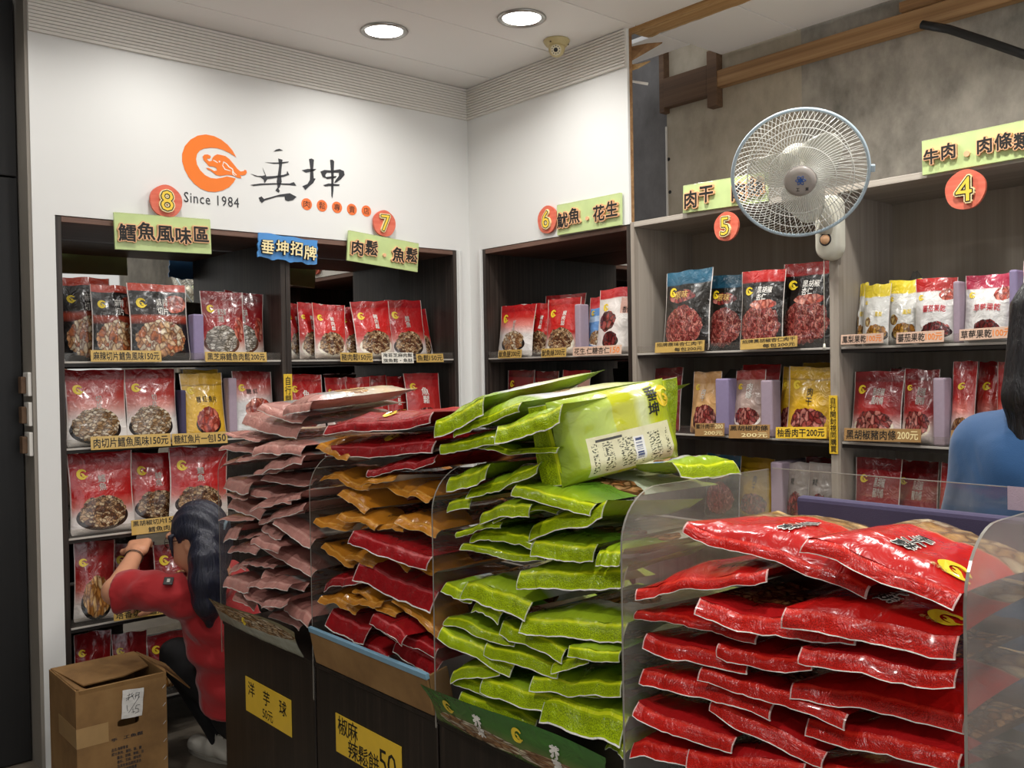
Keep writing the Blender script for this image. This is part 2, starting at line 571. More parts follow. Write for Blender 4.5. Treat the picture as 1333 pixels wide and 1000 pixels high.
def bagmat(name, stops, foods=(), patches=(), edge='#d8cfc8', rough=.24, top=None, var=.08, edgew=.018):
    """foil print: colour by height, ellipses of printed food, coloured blocks, pale side seals with painted sheen"""
    t = NT(name)
    uv = t.uv()
    u, v, _ = t.sep(uv)
    nz = t.noise(uv, 9, 3)
    col = t.ramp(v, [(p, c) for p, c in stops])
    for (x0, x1, y0, y1, c) in patches:
        m = t.math('MULTIPLY', t.math('MULTIPLY', t.math('GREATER_THAN', u, x0), t.math('LESS_THAN', u, x1)),
                   t.math('MULTIPLY', t.math('GREATER_THAN', v, y0), t.math('LESS_THAN', v, y1)))
        if isinstance(c, str) and c in FOODS:
            f = FOODS[c]
            col = t.mix(m, col, food_tex(t, uv, f[0], f[1], f[2], f[3], f[4]))
        else: col = t.mix(m, col, hexc(c))
    for (cx, cy, rx, ry, food, bowl) in foods:
        if bowl:
            col = t.mix(ell(t, u, v, cx, cy - ry * .28, rx * 1.12, ry * .86), col, hexc(bowl))
        f = FOODS[food]
        col = t.mix(ell(t, u, v, cx, cy, rx, ry, .9, nz), col, food_tex(t, uv, f[0], f[1], f[2], f[3], f[4]))
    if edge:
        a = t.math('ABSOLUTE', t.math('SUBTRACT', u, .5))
        em = t.math('GREATER_THAN', a, .5 - edgew)  # whitish film seal, its edge reflection painted in as well
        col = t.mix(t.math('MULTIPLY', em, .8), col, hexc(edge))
    t.set(Base_Color=col, Roughness=rough, Coat_Weight=.5, Coat_Roughness=.12)
    t.b.inputs['Specular IOR Level'].default_value = .6
    o = t.obj()
    w1 = t.noise(o, 24, 3, .55, 1.2)
    w2 = t.vor(t.map(o, (1, 1, 1)), 34, 'SMOOTH_F1')
    t.bump(t.math('ADD', w1, t.math('MULTIPLY', w2, .5)), .42, .012)
    return t.m

REDTOP = [(.0, '#c9b9ae'), (.22, '#d8c8bf'), (.42, '#c8564a'), (.56, '#b3201c'), (.86, '#a3161a'), (.88, '#8f1016'), (1, '#9c1218')]
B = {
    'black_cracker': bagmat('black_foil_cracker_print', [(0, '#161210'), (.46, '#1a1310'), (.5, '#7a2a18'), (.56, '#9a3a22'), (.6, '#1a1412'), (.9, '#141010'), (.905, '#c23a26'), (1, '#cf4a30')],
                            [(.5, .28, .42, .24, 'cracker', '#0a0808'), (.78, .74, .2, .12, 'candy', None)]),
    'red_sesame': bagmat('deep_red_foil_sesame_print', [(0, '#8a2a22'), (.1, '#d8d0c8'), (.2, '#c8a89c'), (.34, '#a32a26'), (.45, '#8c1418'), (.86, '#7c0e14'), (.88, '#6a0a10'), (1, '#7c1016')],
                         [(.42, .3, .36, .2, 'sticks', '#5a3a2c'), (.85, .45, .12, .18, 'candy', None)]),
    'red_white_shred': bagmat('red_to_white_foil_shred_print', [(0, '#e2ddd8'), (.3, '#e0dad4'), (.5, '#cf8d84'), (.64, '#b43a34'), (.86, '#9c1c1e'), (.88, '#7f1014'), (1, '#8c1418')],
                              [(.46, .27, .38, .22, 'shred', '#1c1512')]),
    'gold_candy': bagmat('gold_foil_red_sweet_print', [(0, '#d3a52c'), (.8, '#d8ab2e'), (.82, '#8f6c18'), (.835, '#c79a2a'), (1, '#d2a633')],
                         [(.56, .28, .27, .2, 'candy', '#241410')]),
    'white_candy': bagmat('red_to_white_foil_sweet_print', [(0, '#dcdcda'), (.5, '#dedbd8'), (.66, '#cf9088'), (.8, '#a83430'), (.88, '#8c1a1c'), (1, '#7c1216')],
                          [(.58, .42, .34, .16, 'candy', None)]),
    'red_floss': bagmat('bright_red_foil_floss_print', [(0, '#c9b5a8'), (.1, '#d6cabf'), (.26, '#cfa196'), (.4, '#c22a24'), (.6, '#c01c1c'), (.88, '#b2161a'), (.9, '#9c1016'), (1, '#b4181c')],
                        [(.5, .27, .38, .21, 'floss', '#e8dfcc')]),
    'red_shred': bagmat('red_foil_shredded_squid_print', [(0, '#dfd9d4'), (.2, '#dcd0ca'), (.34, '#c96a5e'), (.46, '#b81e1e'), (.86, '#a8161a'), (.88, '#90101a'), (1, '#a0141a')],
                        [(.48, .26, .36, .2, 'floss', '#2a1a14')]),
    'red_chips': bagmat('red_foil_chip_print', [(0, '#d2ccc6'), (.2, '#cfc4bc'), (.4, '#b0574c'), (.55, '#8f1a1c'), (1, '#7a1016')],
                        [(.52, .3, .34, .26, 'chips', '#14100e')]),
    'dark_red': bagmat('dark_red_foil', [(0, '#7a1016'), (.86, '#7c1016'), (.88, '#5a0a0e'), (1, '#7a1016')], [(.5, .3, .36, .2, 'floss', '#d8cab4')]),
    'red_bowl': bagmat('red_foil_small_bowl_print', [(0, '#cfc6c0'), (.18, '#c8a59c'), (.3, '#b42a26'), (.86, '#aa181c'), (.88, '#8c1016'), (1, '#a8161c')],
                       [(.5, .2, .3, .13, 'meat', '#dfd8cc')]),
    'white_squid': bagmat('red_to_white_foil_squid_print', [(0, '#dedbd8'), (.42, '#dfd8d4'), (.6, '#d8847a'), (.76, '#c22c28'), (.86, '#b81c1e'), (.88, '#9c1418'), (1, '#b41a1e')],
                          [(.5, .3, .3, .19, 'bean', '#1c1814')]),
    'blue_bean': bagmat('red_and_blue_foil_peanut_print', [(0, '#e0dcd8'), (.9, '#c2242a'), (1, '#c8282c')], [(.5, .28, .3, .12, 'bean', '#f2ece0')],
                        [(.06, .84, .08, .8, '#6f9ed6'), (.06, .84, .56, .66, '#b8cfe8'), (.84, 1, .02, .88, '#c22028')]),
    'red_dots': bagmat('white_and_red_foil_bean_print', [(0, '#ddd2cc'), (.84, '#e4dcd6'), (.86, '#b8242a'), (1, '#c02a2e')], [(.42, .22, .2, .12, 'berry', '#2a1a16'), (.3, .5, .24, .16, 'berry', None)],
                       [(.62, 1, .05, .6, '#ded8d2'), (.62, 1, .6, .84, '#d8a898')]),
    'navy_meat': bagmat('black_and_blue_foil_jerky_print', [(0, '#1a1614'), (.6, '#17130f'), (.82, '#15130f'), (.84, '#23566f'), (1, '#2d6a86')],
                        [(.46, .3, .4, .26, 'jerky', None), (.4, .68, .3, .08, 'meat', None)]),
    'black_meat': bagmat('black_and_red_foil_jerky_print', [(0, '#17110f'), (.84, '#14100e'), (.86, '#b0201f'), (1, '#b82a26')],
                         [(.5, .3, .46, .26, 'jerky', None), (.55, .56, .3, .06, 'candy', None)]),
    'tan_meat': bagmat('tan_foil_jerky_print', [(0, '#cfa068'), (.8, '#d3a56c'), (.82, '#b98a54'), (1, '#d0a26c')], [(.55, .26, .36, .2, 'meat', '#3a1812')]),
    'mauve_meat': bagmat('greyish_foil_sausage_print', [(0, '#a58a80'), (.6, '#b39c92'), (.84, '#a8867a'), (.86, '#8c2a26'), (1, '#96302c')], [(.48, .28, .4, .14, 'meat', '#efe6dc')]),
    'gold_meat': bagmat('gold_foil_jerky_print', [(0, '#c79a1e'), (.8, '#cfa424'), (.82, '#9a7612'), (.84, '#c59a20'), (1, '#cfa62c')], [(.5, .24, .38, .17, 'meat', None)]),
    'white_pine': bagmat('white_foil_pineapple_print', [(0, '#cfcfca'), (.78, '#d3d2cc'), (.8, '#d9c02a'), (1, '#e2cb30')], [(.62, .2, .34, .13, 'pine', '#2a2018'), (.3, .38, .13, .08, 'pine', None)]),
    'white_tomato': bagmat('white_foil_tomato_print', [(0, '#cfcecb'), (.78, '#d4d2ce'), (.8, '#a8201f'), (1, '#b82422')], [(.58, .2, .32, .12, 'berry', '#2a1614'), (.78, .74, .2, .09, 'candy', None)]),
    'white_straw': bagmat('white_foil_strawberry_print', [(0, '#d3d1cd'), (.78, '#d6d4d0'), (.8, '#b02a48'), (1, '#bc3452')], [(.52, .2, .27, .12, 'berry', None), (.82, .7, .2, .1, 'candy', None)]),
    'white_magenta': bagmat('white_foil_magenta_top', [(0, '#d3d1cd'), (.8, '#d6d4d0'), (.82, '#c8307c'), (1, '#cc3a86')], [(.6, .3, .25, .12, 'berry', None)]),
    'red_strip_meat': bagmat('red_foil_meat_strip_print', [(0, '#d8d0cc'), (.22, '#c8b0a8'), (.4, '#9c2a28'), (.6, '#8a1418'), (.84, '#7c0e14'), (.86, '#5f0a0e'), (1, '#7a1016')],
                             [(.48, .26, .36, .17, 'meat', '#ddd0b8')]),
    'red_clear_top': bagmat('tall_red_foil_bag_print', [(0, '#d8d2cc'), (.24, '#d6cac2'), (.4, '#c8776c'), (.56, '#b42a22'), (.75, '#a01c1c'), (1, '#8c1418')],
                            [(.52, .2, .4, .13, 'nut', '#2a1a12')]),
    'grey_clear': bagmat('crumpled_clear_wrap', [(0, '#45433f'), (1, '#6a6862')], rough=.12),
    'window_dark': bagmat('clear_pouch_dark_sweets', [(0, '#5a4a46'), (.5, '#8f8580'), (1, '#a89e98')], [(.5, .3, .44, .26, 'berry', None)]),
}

# lying bags: v runs from the front edge to the back
def lying(name, stops, foods=(), patches=(), pimple=None, under=None, rough=.25, sc=1.0):
    t = NT(name)
    uv = t.uv()
    u, v, _ = t.sep(uv)
    nz = t.noise(uv, 9, 3)
    col = t.ramp(v, stops)
    for (x0, x1, y0, y1, c) in patches:
        m = t.math('MULTIPLY', t.math('MULTIPLY', t.math('GREATER_THAN', u, x0), t.math('LESS_THAN', u, x1)),
                   t.math('MULTIPLY', t.math('GREATER_THAN', v, y0), t.math('LESS_THAN', v, y1)))
        if c in FOODS:
            f = FOODS[c]
            col = t.mix(m, col, food_tex(t, uv, f[0] * sc, f[1], f[2], f[3], f[4]))
        else: col = t.mix(m, col, hexc(c))
    for (cx, cy, rx, ry, food, bowl) in foods:
        f = FOODS[food]
        col = t.mix(ell(t, u, v, cx, cy, rx, ry, .7, nz), col, food_tex(t, uv, f[0] * sc, f[1], f[2], f[3], f[4]))
    if under: col = t.mix(t.math('LESS_THAN', v, 0.0), col, hexc(under))
    t.set(Base_Color=col, Roughness=rough, Coat_Weight=.22, Coat_Roughness=.1)
    t.b.inputs['Specular IOR Level'].default_value = .35
    o = t.obj()
    t.bump(t.math('ADD', t.noise(o, 22, 3, .55, 1.0), t.math('MULTIPLY', t.vor(o, 30, 'SMOOTH_F1'), .5)), .38, .012)
    return t.m

def seal(name, c, c_line, c_text, edge='#e6e2da', rough=.24, ew=.06, sw=.4905):
    """bottom seal of a lying bag: stippled small print, one pale stripe, white cut edge"""
    t = NT(name)
    uv = t.uv()
    u, v, _ = t.sep(uv)
    g = t.map(uv, (110, 13, 1))
    ch = t.n('ShaderNodeTexBrick')
    t.L(g, ch.inputs[0])
    ch.inputs['Color1'].default_value = (1, 1, 1, 1); ch.inputs['Color2'].default_value = (0, 0, 0, 1); ch.inputs['Mortar'].default_value = (0, 0, 0, 1)
    ch.inputs['Scale'].default_value = 1.0; ch.inputs['Mortar Size'].default_value = .12
    k = t.math('MULTIPLY', t.math('GREATER_THAN', t.noise(g, 1.2, 1), .5), t.math('MULTIPLY', t.math('LESS_THAN', v, .72), t.math('GREATER_THAN', v, .14)))
    col = t.mix(t.math('MULTIPLY', k, .85), hexc(c), hexc(c_text))
    ln = t.math('MULTIPLY', t.math('GREATER_THAN', v, .8), t.math('LESS_THAN', v, .92))
    col = t.mix(ln, col, hexc(c_line))
    ed = t.math('LESS_THAN', v, t.math('MULTIPLY', t.math('ADD', t.noise(t.map(uv, (6, 1, 1)), 2, 2), .35), ew * 1.2))
    col = t.mix(ed, col, hexc(edge))
    se = t.math('GREATER_THAN', t.math('ABSOLUTE', t.math('SUBTRACT', u, .5)), sw)
    col = t.mix(t.math('MULTIPLY', se, .5), col, hexc(edge))
    t.set(Base_Color=col, Roughness=rough, Coat_Weight=.2, Coat_Roughness=.1)
    t.b.inputs['Specular IOR Level'].default_value = .35
    o = t.obj()
    t.bump(t.math('ADD', t.noise(o, 34, 4, .6, 1.2), t.math('MULTIPLY', t.vor(o, 42, 'SMOOTH_F1'), .6)), .5, .01)
    return t.m

LM = {
    'green': lying('green_foil_top_print', [(0, '#8fa81e'), (.1, '#5f8420'), (.2, '#4f7a1e'), (.3, '#5f8a2a'), (.42, '#cfd8c8'), (.7, '#d8d6a0'), (1, '#9cb83a')],
                   [(.62, .36, .4, .1, 'nut', None)], [(.08, .3, .3, .42, '#8ab4d8')], under='#7c9420'),
    'green_white': lying('green_foil_white_print', [(0, '#9cb426'), (.12, '#86a526'), (.2, '#d5d6d2'), (.34, '#cfd2d2'), (.6, '#d8d4a8'), (1, '#a8c04a')],
                         [(.45, .42, .4, .16, 'nut', None)], [(.0, .26, .22, .4, '#86b4dc')], under='#8aa324'),
    'red': lying('red_foil_top_print', [(0, '#b01614'), (.5, '#c41a14'), (.56, '#c8261a'), (.6, '#d9b98a'), (1, '#d2ae78')], [], [(0, 1, .58, .95, 'biscuit')], under='#9c1818', sc=1.3),
    'red_clear': lying('red_foil_clear_window_print', [(0, '#a8181a'), (.14, '#a81a1a'), (.16, '#3a241c'), (1, '#5a3a26')], [], [(.04, .96, .15, .6, 'nut')], under='#941618', sc=1.4),
    'pink': lying('pinkish_foil_top_print', [(0, '#a9756c'), (.12, '#a9756c'), (.16, '#8d8a86'), (.5, '#a89f92'), (.7, '#b8a484'), (1, '#9a8f88')], [(.6, .45, .34, .14, 'chips', None)], under='#a06a62'),
    'amber': lying('amber_foil_top_print', [(0, '#b5731f'), (.2, '#b97a26'), (.3, '#a8681c'), (1, '#b5731f')], [], [(.2, .95, .32, .8, 'meat')], under='#b8b2a4'),
    'crimson': lying('crimson_foil_top_print', [(0, '#8c1418'), (.3, '#a31a1e'), (.6, '#b4251f'), (.75, '#cf6a30'), (1, '#c8762e')], [], under='#7c1014'),
    'grey_pack': lying('grey_green_printed_pack', [(0, '#8f9488'), (.5, '#9aa094'), (.7, '#8a8468'), (1, '#777258')], [(.5, .7, .5, .24, 'shred', None)], under='#6a6a60'),
    'leaf_pack': lying('dark_green_printed_pack', [(0, '#4f6a2e'), (.45, '#5d7436'), (.6, '#3f6a2a'), (1, '#3c7030')], [(.3, .28, .26, .2, 'bean', None), (.75, .25, .22, .18, 'bean', None)], under='#3c5a24'),
}
SM = {
    'green': seal('lime_seal_strip', '#9db212', '#ccd620', '#667a0e'),
    'red': seal('red_seal_strip', '#c01f17', '#d02e20', '#8a130e'),
    'pink': seal('dusty_pink_seal_strip', '#c98f84', '#d19f93', '#b88076', ew=.075, sw=.496),
    'amber': seal('amber_seal_strip', '#c4822a', '#d09640', '#a86a1e', '#c8b890', ew=.035, sw=.497),
    'crimson': seal('crimson_seal_strip', '#96181c', '#b4484a', '#861418'),
}

# ------------------------------------------------------------------ bag builders
def sstep(a, b, x):
    t = max(0.0, min(1.0, (x - a) / (b - a)))
    return t * t * (3 - 2 * t)

def pouch_fn(w, h, th, seed, lump=.004, crumple=0.0):
    off = Vector((seed * 7.31, seed * 3.17, seed * 1.77))
    lean = math.sin(seed * 2.3) * .015
    def S(u, v, side=1):
        g = math.sqrt(min(1, v / .07)) * (1 - .86 * sstep(.42, .9, v)) if v < .9 else .14 * (1 - sstep(.9, 1, v))
        pr = max(0.0, 1 - abs(u) ** 2.6)
        x = u * w / 2 * (1 - .05 * math.sin(PI * v) * (1 if v < .85 else .6)) + lean * v * h
        if v < .06: x *= 1 - .05 * (1 - v / .06) ** 2
        y = v * h + .006 * noise.noise(Vector((u * 1.6, 0, 0)) + off) * v * (1 - .4 * side * 0)
        if crumple:
            y = v * h * (1 - .4 * u * u) + crumple * noise.noise(Vector((u * 2.6, v, 4)) + off) * v + crumple * .5 * noise.noise(Vector((u * 6, v * 3, 9)) + off) * v
            x *= 1 - .12 * v
        p = Vector((u * 2.2, v * 3.4, side * .7)) + off
        z = side * th * .5 * g * pr
        z += lump * noise.noise(p * 1.7) * pr * (.4 + g) + lump * .5 * noise.noise(p * 4.1) * pr * (.3 + g)
        z += .006 * math.sin(seed + u * 2.5) * v * v
        if side < 0: z = min(z, -.0004 + .006 * math.sin(seed + u * 2.5) * v * v)
        return Vector((x, y, z))
    return S

def uvgrid(me_v, me_f, me_uv, rows, uvs, flip=False):
    n = len(rows[0]); base = len(me_v)
    for r, q in zip(rows, uvs):
        me_v += [tuple(p) for p in r]; me_uv += q
    for i in range(len(rows) - 1):
        for k in range(n - 1):
            f = (base + i * n + k, base + i * n + k + 1, base + (i + 1) * n + k + 1, base + (i + 1) * n + k)
            me_f.append(f[::-1] if flip else f)

def mesh_uv(name, V, F, UV, mat, mats=None, mi=None):
    me = bpy.data.meshes.new(name)
    me.from_pydata(V, [], F)
    lay = me.uv_layers.new(name='UVMap')
    idx = np.zeros(len(me.loops), dtype=np.int32)
    me.loops.foreach_get('vertex_index', idx)
    arr = np.array(UV, dtype=np.float32)[idx].reshape(-1)
    lay.data.foreach_set('uv', arr)
    me.materials.append(mat)
    me.shade_smooth()
    me.update()
    return me

def pouch_mesh(name, S, mat, nu=18, nv=22):
    V = []; F = []; UV = []
    us = [-1 + 2 * i / nu for i in range(nu + 1)]
    vsx = [(j / nv) ** 1.0 for j in range(nv + 1)]
    vsx = [0, .012, .03] + vsx[1:]
    for side in (1, -1):
        rows = [[S(u, v, side) for u in us] for v in vsx]
        uvs = [[((u + 1) / 2 if side > 0 else 1.6, v) for u in us] for v in vsx]
        uvgrid(V, F, UV, rows, uvs, flip=side < 0)
    return mesh_uv(name, V, F, UV, mat)

def decal(name, S, w, h, pf, cx, cy, mat, parent, lift=.0016):
    """lay flat print on the bag front; cx, cy are fractions of the bag's width and height"""
    P, F = pf
    V = []
    for i_, (x, y) in enumerate(P):
        u = max(-1, min(1, (cx - .5) * 2 + x / (w / 2))); v = max(0, min(1, cy + y / h))
        q = S(u, v, 1)
        V.append((q.x, q.y, q.z + lift + dz(P, i_)))
    mb = MB(); mb.add(V, F)
    return mb.build(name, mat, parent)

# emblem: a broad open ring with a curling head inside
def logo2d(r=1.0):
    out = []
    n = 22
    a0, a1 = math.radians(30), math.radians(322)
    for i in range(n + 1):
        a = a0 + (a1 - a0) * i / n
        out.append((math.cos(a), math.sin(a)))
    for i in range(n + 1):
        a = a1 + (a0 - a1) * i / n
        k = .56 + .1 * math.cos(a)
        out.append((math.cos(a) * k + .12, math.sin(a) * k + .02))
    head = [(-.2, .18), (0, .24), (.3, .1), (.62, -.28), (.92, -.36), (1.02, -.2), (1.1, -.42), (.8, -.58), (.5, -.5), (.1, -.42), (-.1, -.26), (.12, -.2), (.02, -.02), (-.22, .02)]
    P, F = poly_mesh([out, head])
    return [(x * r, y * r) for x, y in P], F
LOGO = logo2d()
def sc2d(pf, k): return like(pf[0], [(x * k, y * k) for x, y in pf[0]]), pf[1]

_pcache = {}
def pouch(kind, w, h, th, frame, loc, label, group=None, cat='snack bag', lean=0.0, yaw=0.0, roll=0.0, logo=(.17, .74, .075), text=None, tmat='white_print', name='snack_pouch', seed=None, extra=()):
    key = (kind, round(w, 2), round(h, 2), text)
    if key in _pcache and seed is None:
        src = _pcache[key]
        o = src.copy(); COL.objects.link(o)
        for ch in src.children:
            c = ch.copy(); COL.objects.link(c); c.parent = o
    else:
        sd = seed if seed is not None else (len(_pcache) % 17) + 1
        S = pouch_fn(w, h, th, sd, .022, .03) if kind == 'grey_clear' else pouch_fn(w, h, th, sd)
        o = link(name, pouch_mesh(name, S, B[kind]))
        if logo:
            decal('logo', S, w, h, sc2d(LOGO, logo[2] * w), logo[0], logo[1], M['yellow_logo'], o)
        if text:
            s, tx, ty, tw, tht = text
            decal('lettering', S, w, h, fit2d(text2d(s, .012, 1, 1.0), tw * w, tht * h), tx, ty, M[tmat], o)
        for (s, tx, ty, tw, tht, mt) in extra:
            decal('lettering', S, w, h, fit2d(text2d(s, .012), tw * w, tht * h), tx, ty, M[mt], o)
        if seed is None: _pcache[key] = o
    m = Matrix.Translation(loc) @ frame @ Matrix.Rotation(yaw, 4, 'Y') @ Matrix.Rotation(-lean, 4, 'X') @ Matrix.Rotation(roll, 4, 'Z')
    low = min((m @ v.co).z for v in o.data.vertices)
    m = Matrix.Translation((0, 0, loc[2] - low)) @ m          # stand it on the shelf
    o.matrix_world = m
    tag(o, label, cat, group)
    return o

def lying_bag(kind, y0, z0, y1, z1, length, th, band, seed, label, group, x=-1.75, pitch=0.0, yaw=0.0, matk=None, name='snack_bag', curl=0.0, decals=(), droop=1.0, rise=0.0, wobble=1.0):
    """a filled bag lying in a bin with its bottom seal to the front. (y0,z0)-(y1,z1): the left and right end of the seal's lower edge"""
    matk = matk or kind
    w = math.hypot(y1 - y0, z1 - z0)
    off = Vector((seed * 5.77, seed * 2.31, seed * 9.1))
    fx = band * .55
    rnd = random.Random(seed * 13 + 5)
    wob = min(.013, .05 * w) * wobble
    kk, kt = rnd.choice((-1, 0, 1)), rnd.uniform(-.5, .5)
    cr, cl = rnd.choice((0, 0, .6, -.5)), rnd.choice((0, 0, .6, -.5))
    def edge_wob(t):
        return wob * noise.noise(Vector((t * 1.5, 0, 0)) + off) + wob * .35 * noise.noise(Vector((t * 4.2, 3, 0)) + off) + .0022 * noise.noise(Vector((t * 9 * w / .3, 8, 0)) + off) + kk * max(0, .5 - abs(t - kt)) * wob * 1.2 - cr * max(0, t - .6) * .035 - cl * max(0, -.6 - t) * .035
    def top(t, s):
        # s 0..1 behind the seal
        pr = max(0.0, 1 - abs(t) ** 2.4)
        g = min(1.0, (s / .12)) ** .6 if s < .12 else (1 if s < .8 else 1 - sstep(.8, 1, s) * .9)
        p = Vector((t * 1.8, s * 3.5, 0)) + off
        z = band + edge_wob(t) + .5 * th * g * pr + .004 * noise.noise(p * 1.4) * (.2 + pr * g) + .003 * noise.noise(p * 3.7) * pr * g + rise * s
        return Vector((fx + s * (length - fx), t * w / 2 * (1 - .06 * math.sin(PI * s)), z))
    def bot(t, s):
        pr = max(0.0, 1 - abs(t) ** 2.4)
        g = min(1.0, (s / .1)) ** .6 if s < .1 else (1 if s < .8 else 1 - sstep(.8, 1, s) * .9)
        p = Vector((t * 1.8, s * 3.5, 2.3)) + off
        z = band + edge_wob(t) - .5 * th * g * pr + .003 * noise.noise(p * 1.4) * pr * g + rise * s
        return Vector((fx + s * (length - fx), t * w / 2 * (1 - .06 * math.sin(PI * s)), z - .0003))
    nt, ns = 16, 16
    ts = [-1 + 2 * i / nt for i in range(nt + 1)]
    nt = 24 if w > .25 else 16
    ts = [-1 + 2 * i / nt for i in range(nt + 1)]
    ss = [0, .02, .05, .09, .13] + [.13 + .87 * (j + 1) / (ns - 4) for j in range(ns - 4)]
    V = []; F = []; UV = []
    uvgrid(V, F, UV, [[top(t, s) for t in ts] for s in ss], [[((1 - t) / 2, s) for t in ts] for s in ss], flip=True)
    uvgrid(V, F, UV, [[bot(t, s) for t in ts] for s in ss], [[((1 - t) / 2, -.5 - s * .1) for t in ts] for s in ss], flip=False)
    o = link(name, mesh_uv(name, V, F, UV, LM[matk]))
    # bottom seal: a thin folded strip hanging down from the front of the bag
    V = []; F = []; UV = []
    rows = []; uvs = []
    for q in (0, .25, .5, .75, 1):
        r = []
        for t in ts:
            p = top(t, 0)
            zz = p.z * (1 - droop) + edge_wob(t) * (droop) + (p.z - edge_wob(t) * droop - p.z * (1 - droop)) * q
            bow = math.sin(PI * q) * .003 + .005 * noise.noise(Vector((t * 3, q * 1.2, 5)) + off)
            r.append(Vector((fx * q - bow - .0004, p.y, zz)))
        rows.append(r); uvs.append([((1 - t) / 2, q) for t in ts])
    uvgrid(V, F, UV, rows, uvs, flip=True)
    rb = [[p + Vector((.0016, 0, 0)) for p in r] for r in rows]
    uvgrid(V, F, UV, rb, uvs, flip=False)
    link('bottom_seal', mesh_uv('bottom_seal', V, F, UV, SM[kind]), o)
    for d in decals:
        (pf, cu, cs, k, mt, nm) = d
        P = []
        for i_, (px, py) in enumerate(pf[0]):
            # print reads from the bag's front edge: x to the right (towards -t), y away from the seal
            t = 1 - 2 * cu - 2 * px * k / w; s = cs + py * k / length
            q = top(max(-1, min(1, t)), max(0, min(1, s)))
            P.append((q.x, q.y, q.z + .0022 + (.0006 if nm == 'lettering' else 0) + dz(pf[0], i_)))
        mb = MB(); mb.add(P, pf[1]); mb.build(nm, M[mt], o)
    a = math.atan2(z0 - z1, y0 - y1)
    o.matrix_world = Matrix.Translation((x, (y0 + y1) / 2, (z0 + z1) / 2)) @ Matrix.Rotation(yaw, 4, 'Z') @ Matrix.Rotation(a, 4, 'X') @ Matrix.Rotation(-pitch, 4, 'Y')
    tag(o, label, 'snack bag', group)
    return o
# ------------------------------------------------------------------ the setting
def struct(name, mb, m, parent=None, smooth=False):
    o = mb.build(name, m, parent, smooth)
    o['kind'] = 'structure'
    return o

CEIL = 2.87
HDR = 2.052
struct('floor', MB().box(-5.2, 1.2, -6.2, .7, -.1, 0), M['floor_tile'])
# far side of the shop, out of frame: plain walls that close the room; the front stays open to the street
struct('wall_far_side', MB().box(-5.3, -5.2, -6.2, .7, 0, 3.4), M['white_wall'])

# ceiling: long boards with open joints, running along the logo wall
ceil = empty('ceiling'); ceil['kind'] = 'structure'
JOINTS = [.02, -.212, -.672, -1.125, -1.58, -2.04, -2.5, -2.96, -3.42, -3.88, -4.34, -4.8, -5.3, -6.2]
for i in range(len(JOINTS) - 1):
    y1, y0 = JOINTS[i] - .0025, JOINTS[i + 1] + .0025
    MB().bbox(-5.2, .012, y0, y1, CEIL, CEIL + .02, .002).build('ceiling_board', M['ceiling'], ceil)
MB().box(-5.2, .03, -6.2, .1, CEIL + .02, CEIL + .05).build('ceiling_backing', M['black'], ceil)
# what is left of the ceiling over the opened bay
MB().bbox(.162, .37, -1.125, -.60, CEIL, CEIL + .02, .002).build('ceiling_board', M['ceiling'], ceil)
MB().bbox(.162, .59, -1.52, -1.13, CEIL, CEIL + .02, .002).build('ceiling_board', M['ceiling'], ceil)
MB().bbox(.162, .59, -1.98, -1.525, CEIL, CEIL + .02, .002).build('ceiling_board', M['ceiling'], ceil)
MB().bbox(.162, .59, -2.44, -1.985, CEIL, CEIL + .02, .002).build('ceiling_board', M['ceiling'], ceil)
MB().box(-.1, 1.2, -6.2, .6, 3.32, 3.4).build('slab_above', M['concrete'], ceil)

def pf_wall(name, boxes, m):
    mb = MB()
    for b in boxes: mb.box(*b)
    return struct(name, mb, m)
# logo wall: header, left pier, right pier
pf_wall('wall_back', [(-2.035, 0, 0, .03, HDR, 2.88), (-2.035, -1.958, 0, .012, 0, HDR), (-.083, 0, 0, .03, 0, HDR),
                      (-2.035, -1.962, .012, .5, 0, HDR), (-.079, 0, .03, .5, 0, HDR)], M['white_wall'])
pf_wall('trim_1', [(-2.047, -2.035, 0.004, .15, 0, 2.88)], M['reveal'])
pf_wall('wall_right', [(0, .03, -1.083, 0, HDR, 2.88), (0, .03, -.098, 0, 0, HDR), (.03, .5, -.094, -.02, 0, HDR)], M['white_wall'])
# grooved cornice
def cornice(name, along, a0, a1):
    mb = MB()
    n = 12
    z0, z1 = 2.713, 2.869
    p = (z1 - z0) / n
    for i in range(n):
        za, zb = z0 + i * p, z0 + (i + 1) * p - .003
        if along == 'x': mb.box(a0, a1, -.014, 0, za, zb); mb.box(a0, a1, -.008, 0, zb, zb + .003)
        else: mb.box(-.014, 0, a0, a1, za, zb); mb.box(-.008, 0, a0, a1, zb, zb + .003)
    return struct(name, mb, M['trim_white'])
cornice('trim_2', 'x', -2.035, -.0145)
cornice('trim_3', 'y', -1.081, 0)
struct('trim_4', MB().bbox(-.079, -.062, -.010, .0, 0, HDR, .003), M['white_wall'])
struct('trim_5', MB().bbox(-.009, .0, -.094, -.078, 0, HDR, .003), M['white_wall'])

# black wood panel wall at the far left
d = empty('wall_left'); d['kind'] = 'structure'
MB().bbox(-2.75, -2.052, .125, .16, .006, 2.195, .003).build('panel', M['door_wood'], d)
MB().bbox(-2.75, -2.052, .125, .16, 2.201, 2.86, .003).build('panel', M['door_wood'], d)
MB().box(-5.2, -2.04, .165, .3, 0, 3.3).build('backing', M['black'], d)
MB().bbox(-5.2, -2.76, .125, .16, .006, 2.86, .003).build('panel', M['door_wood'], d)

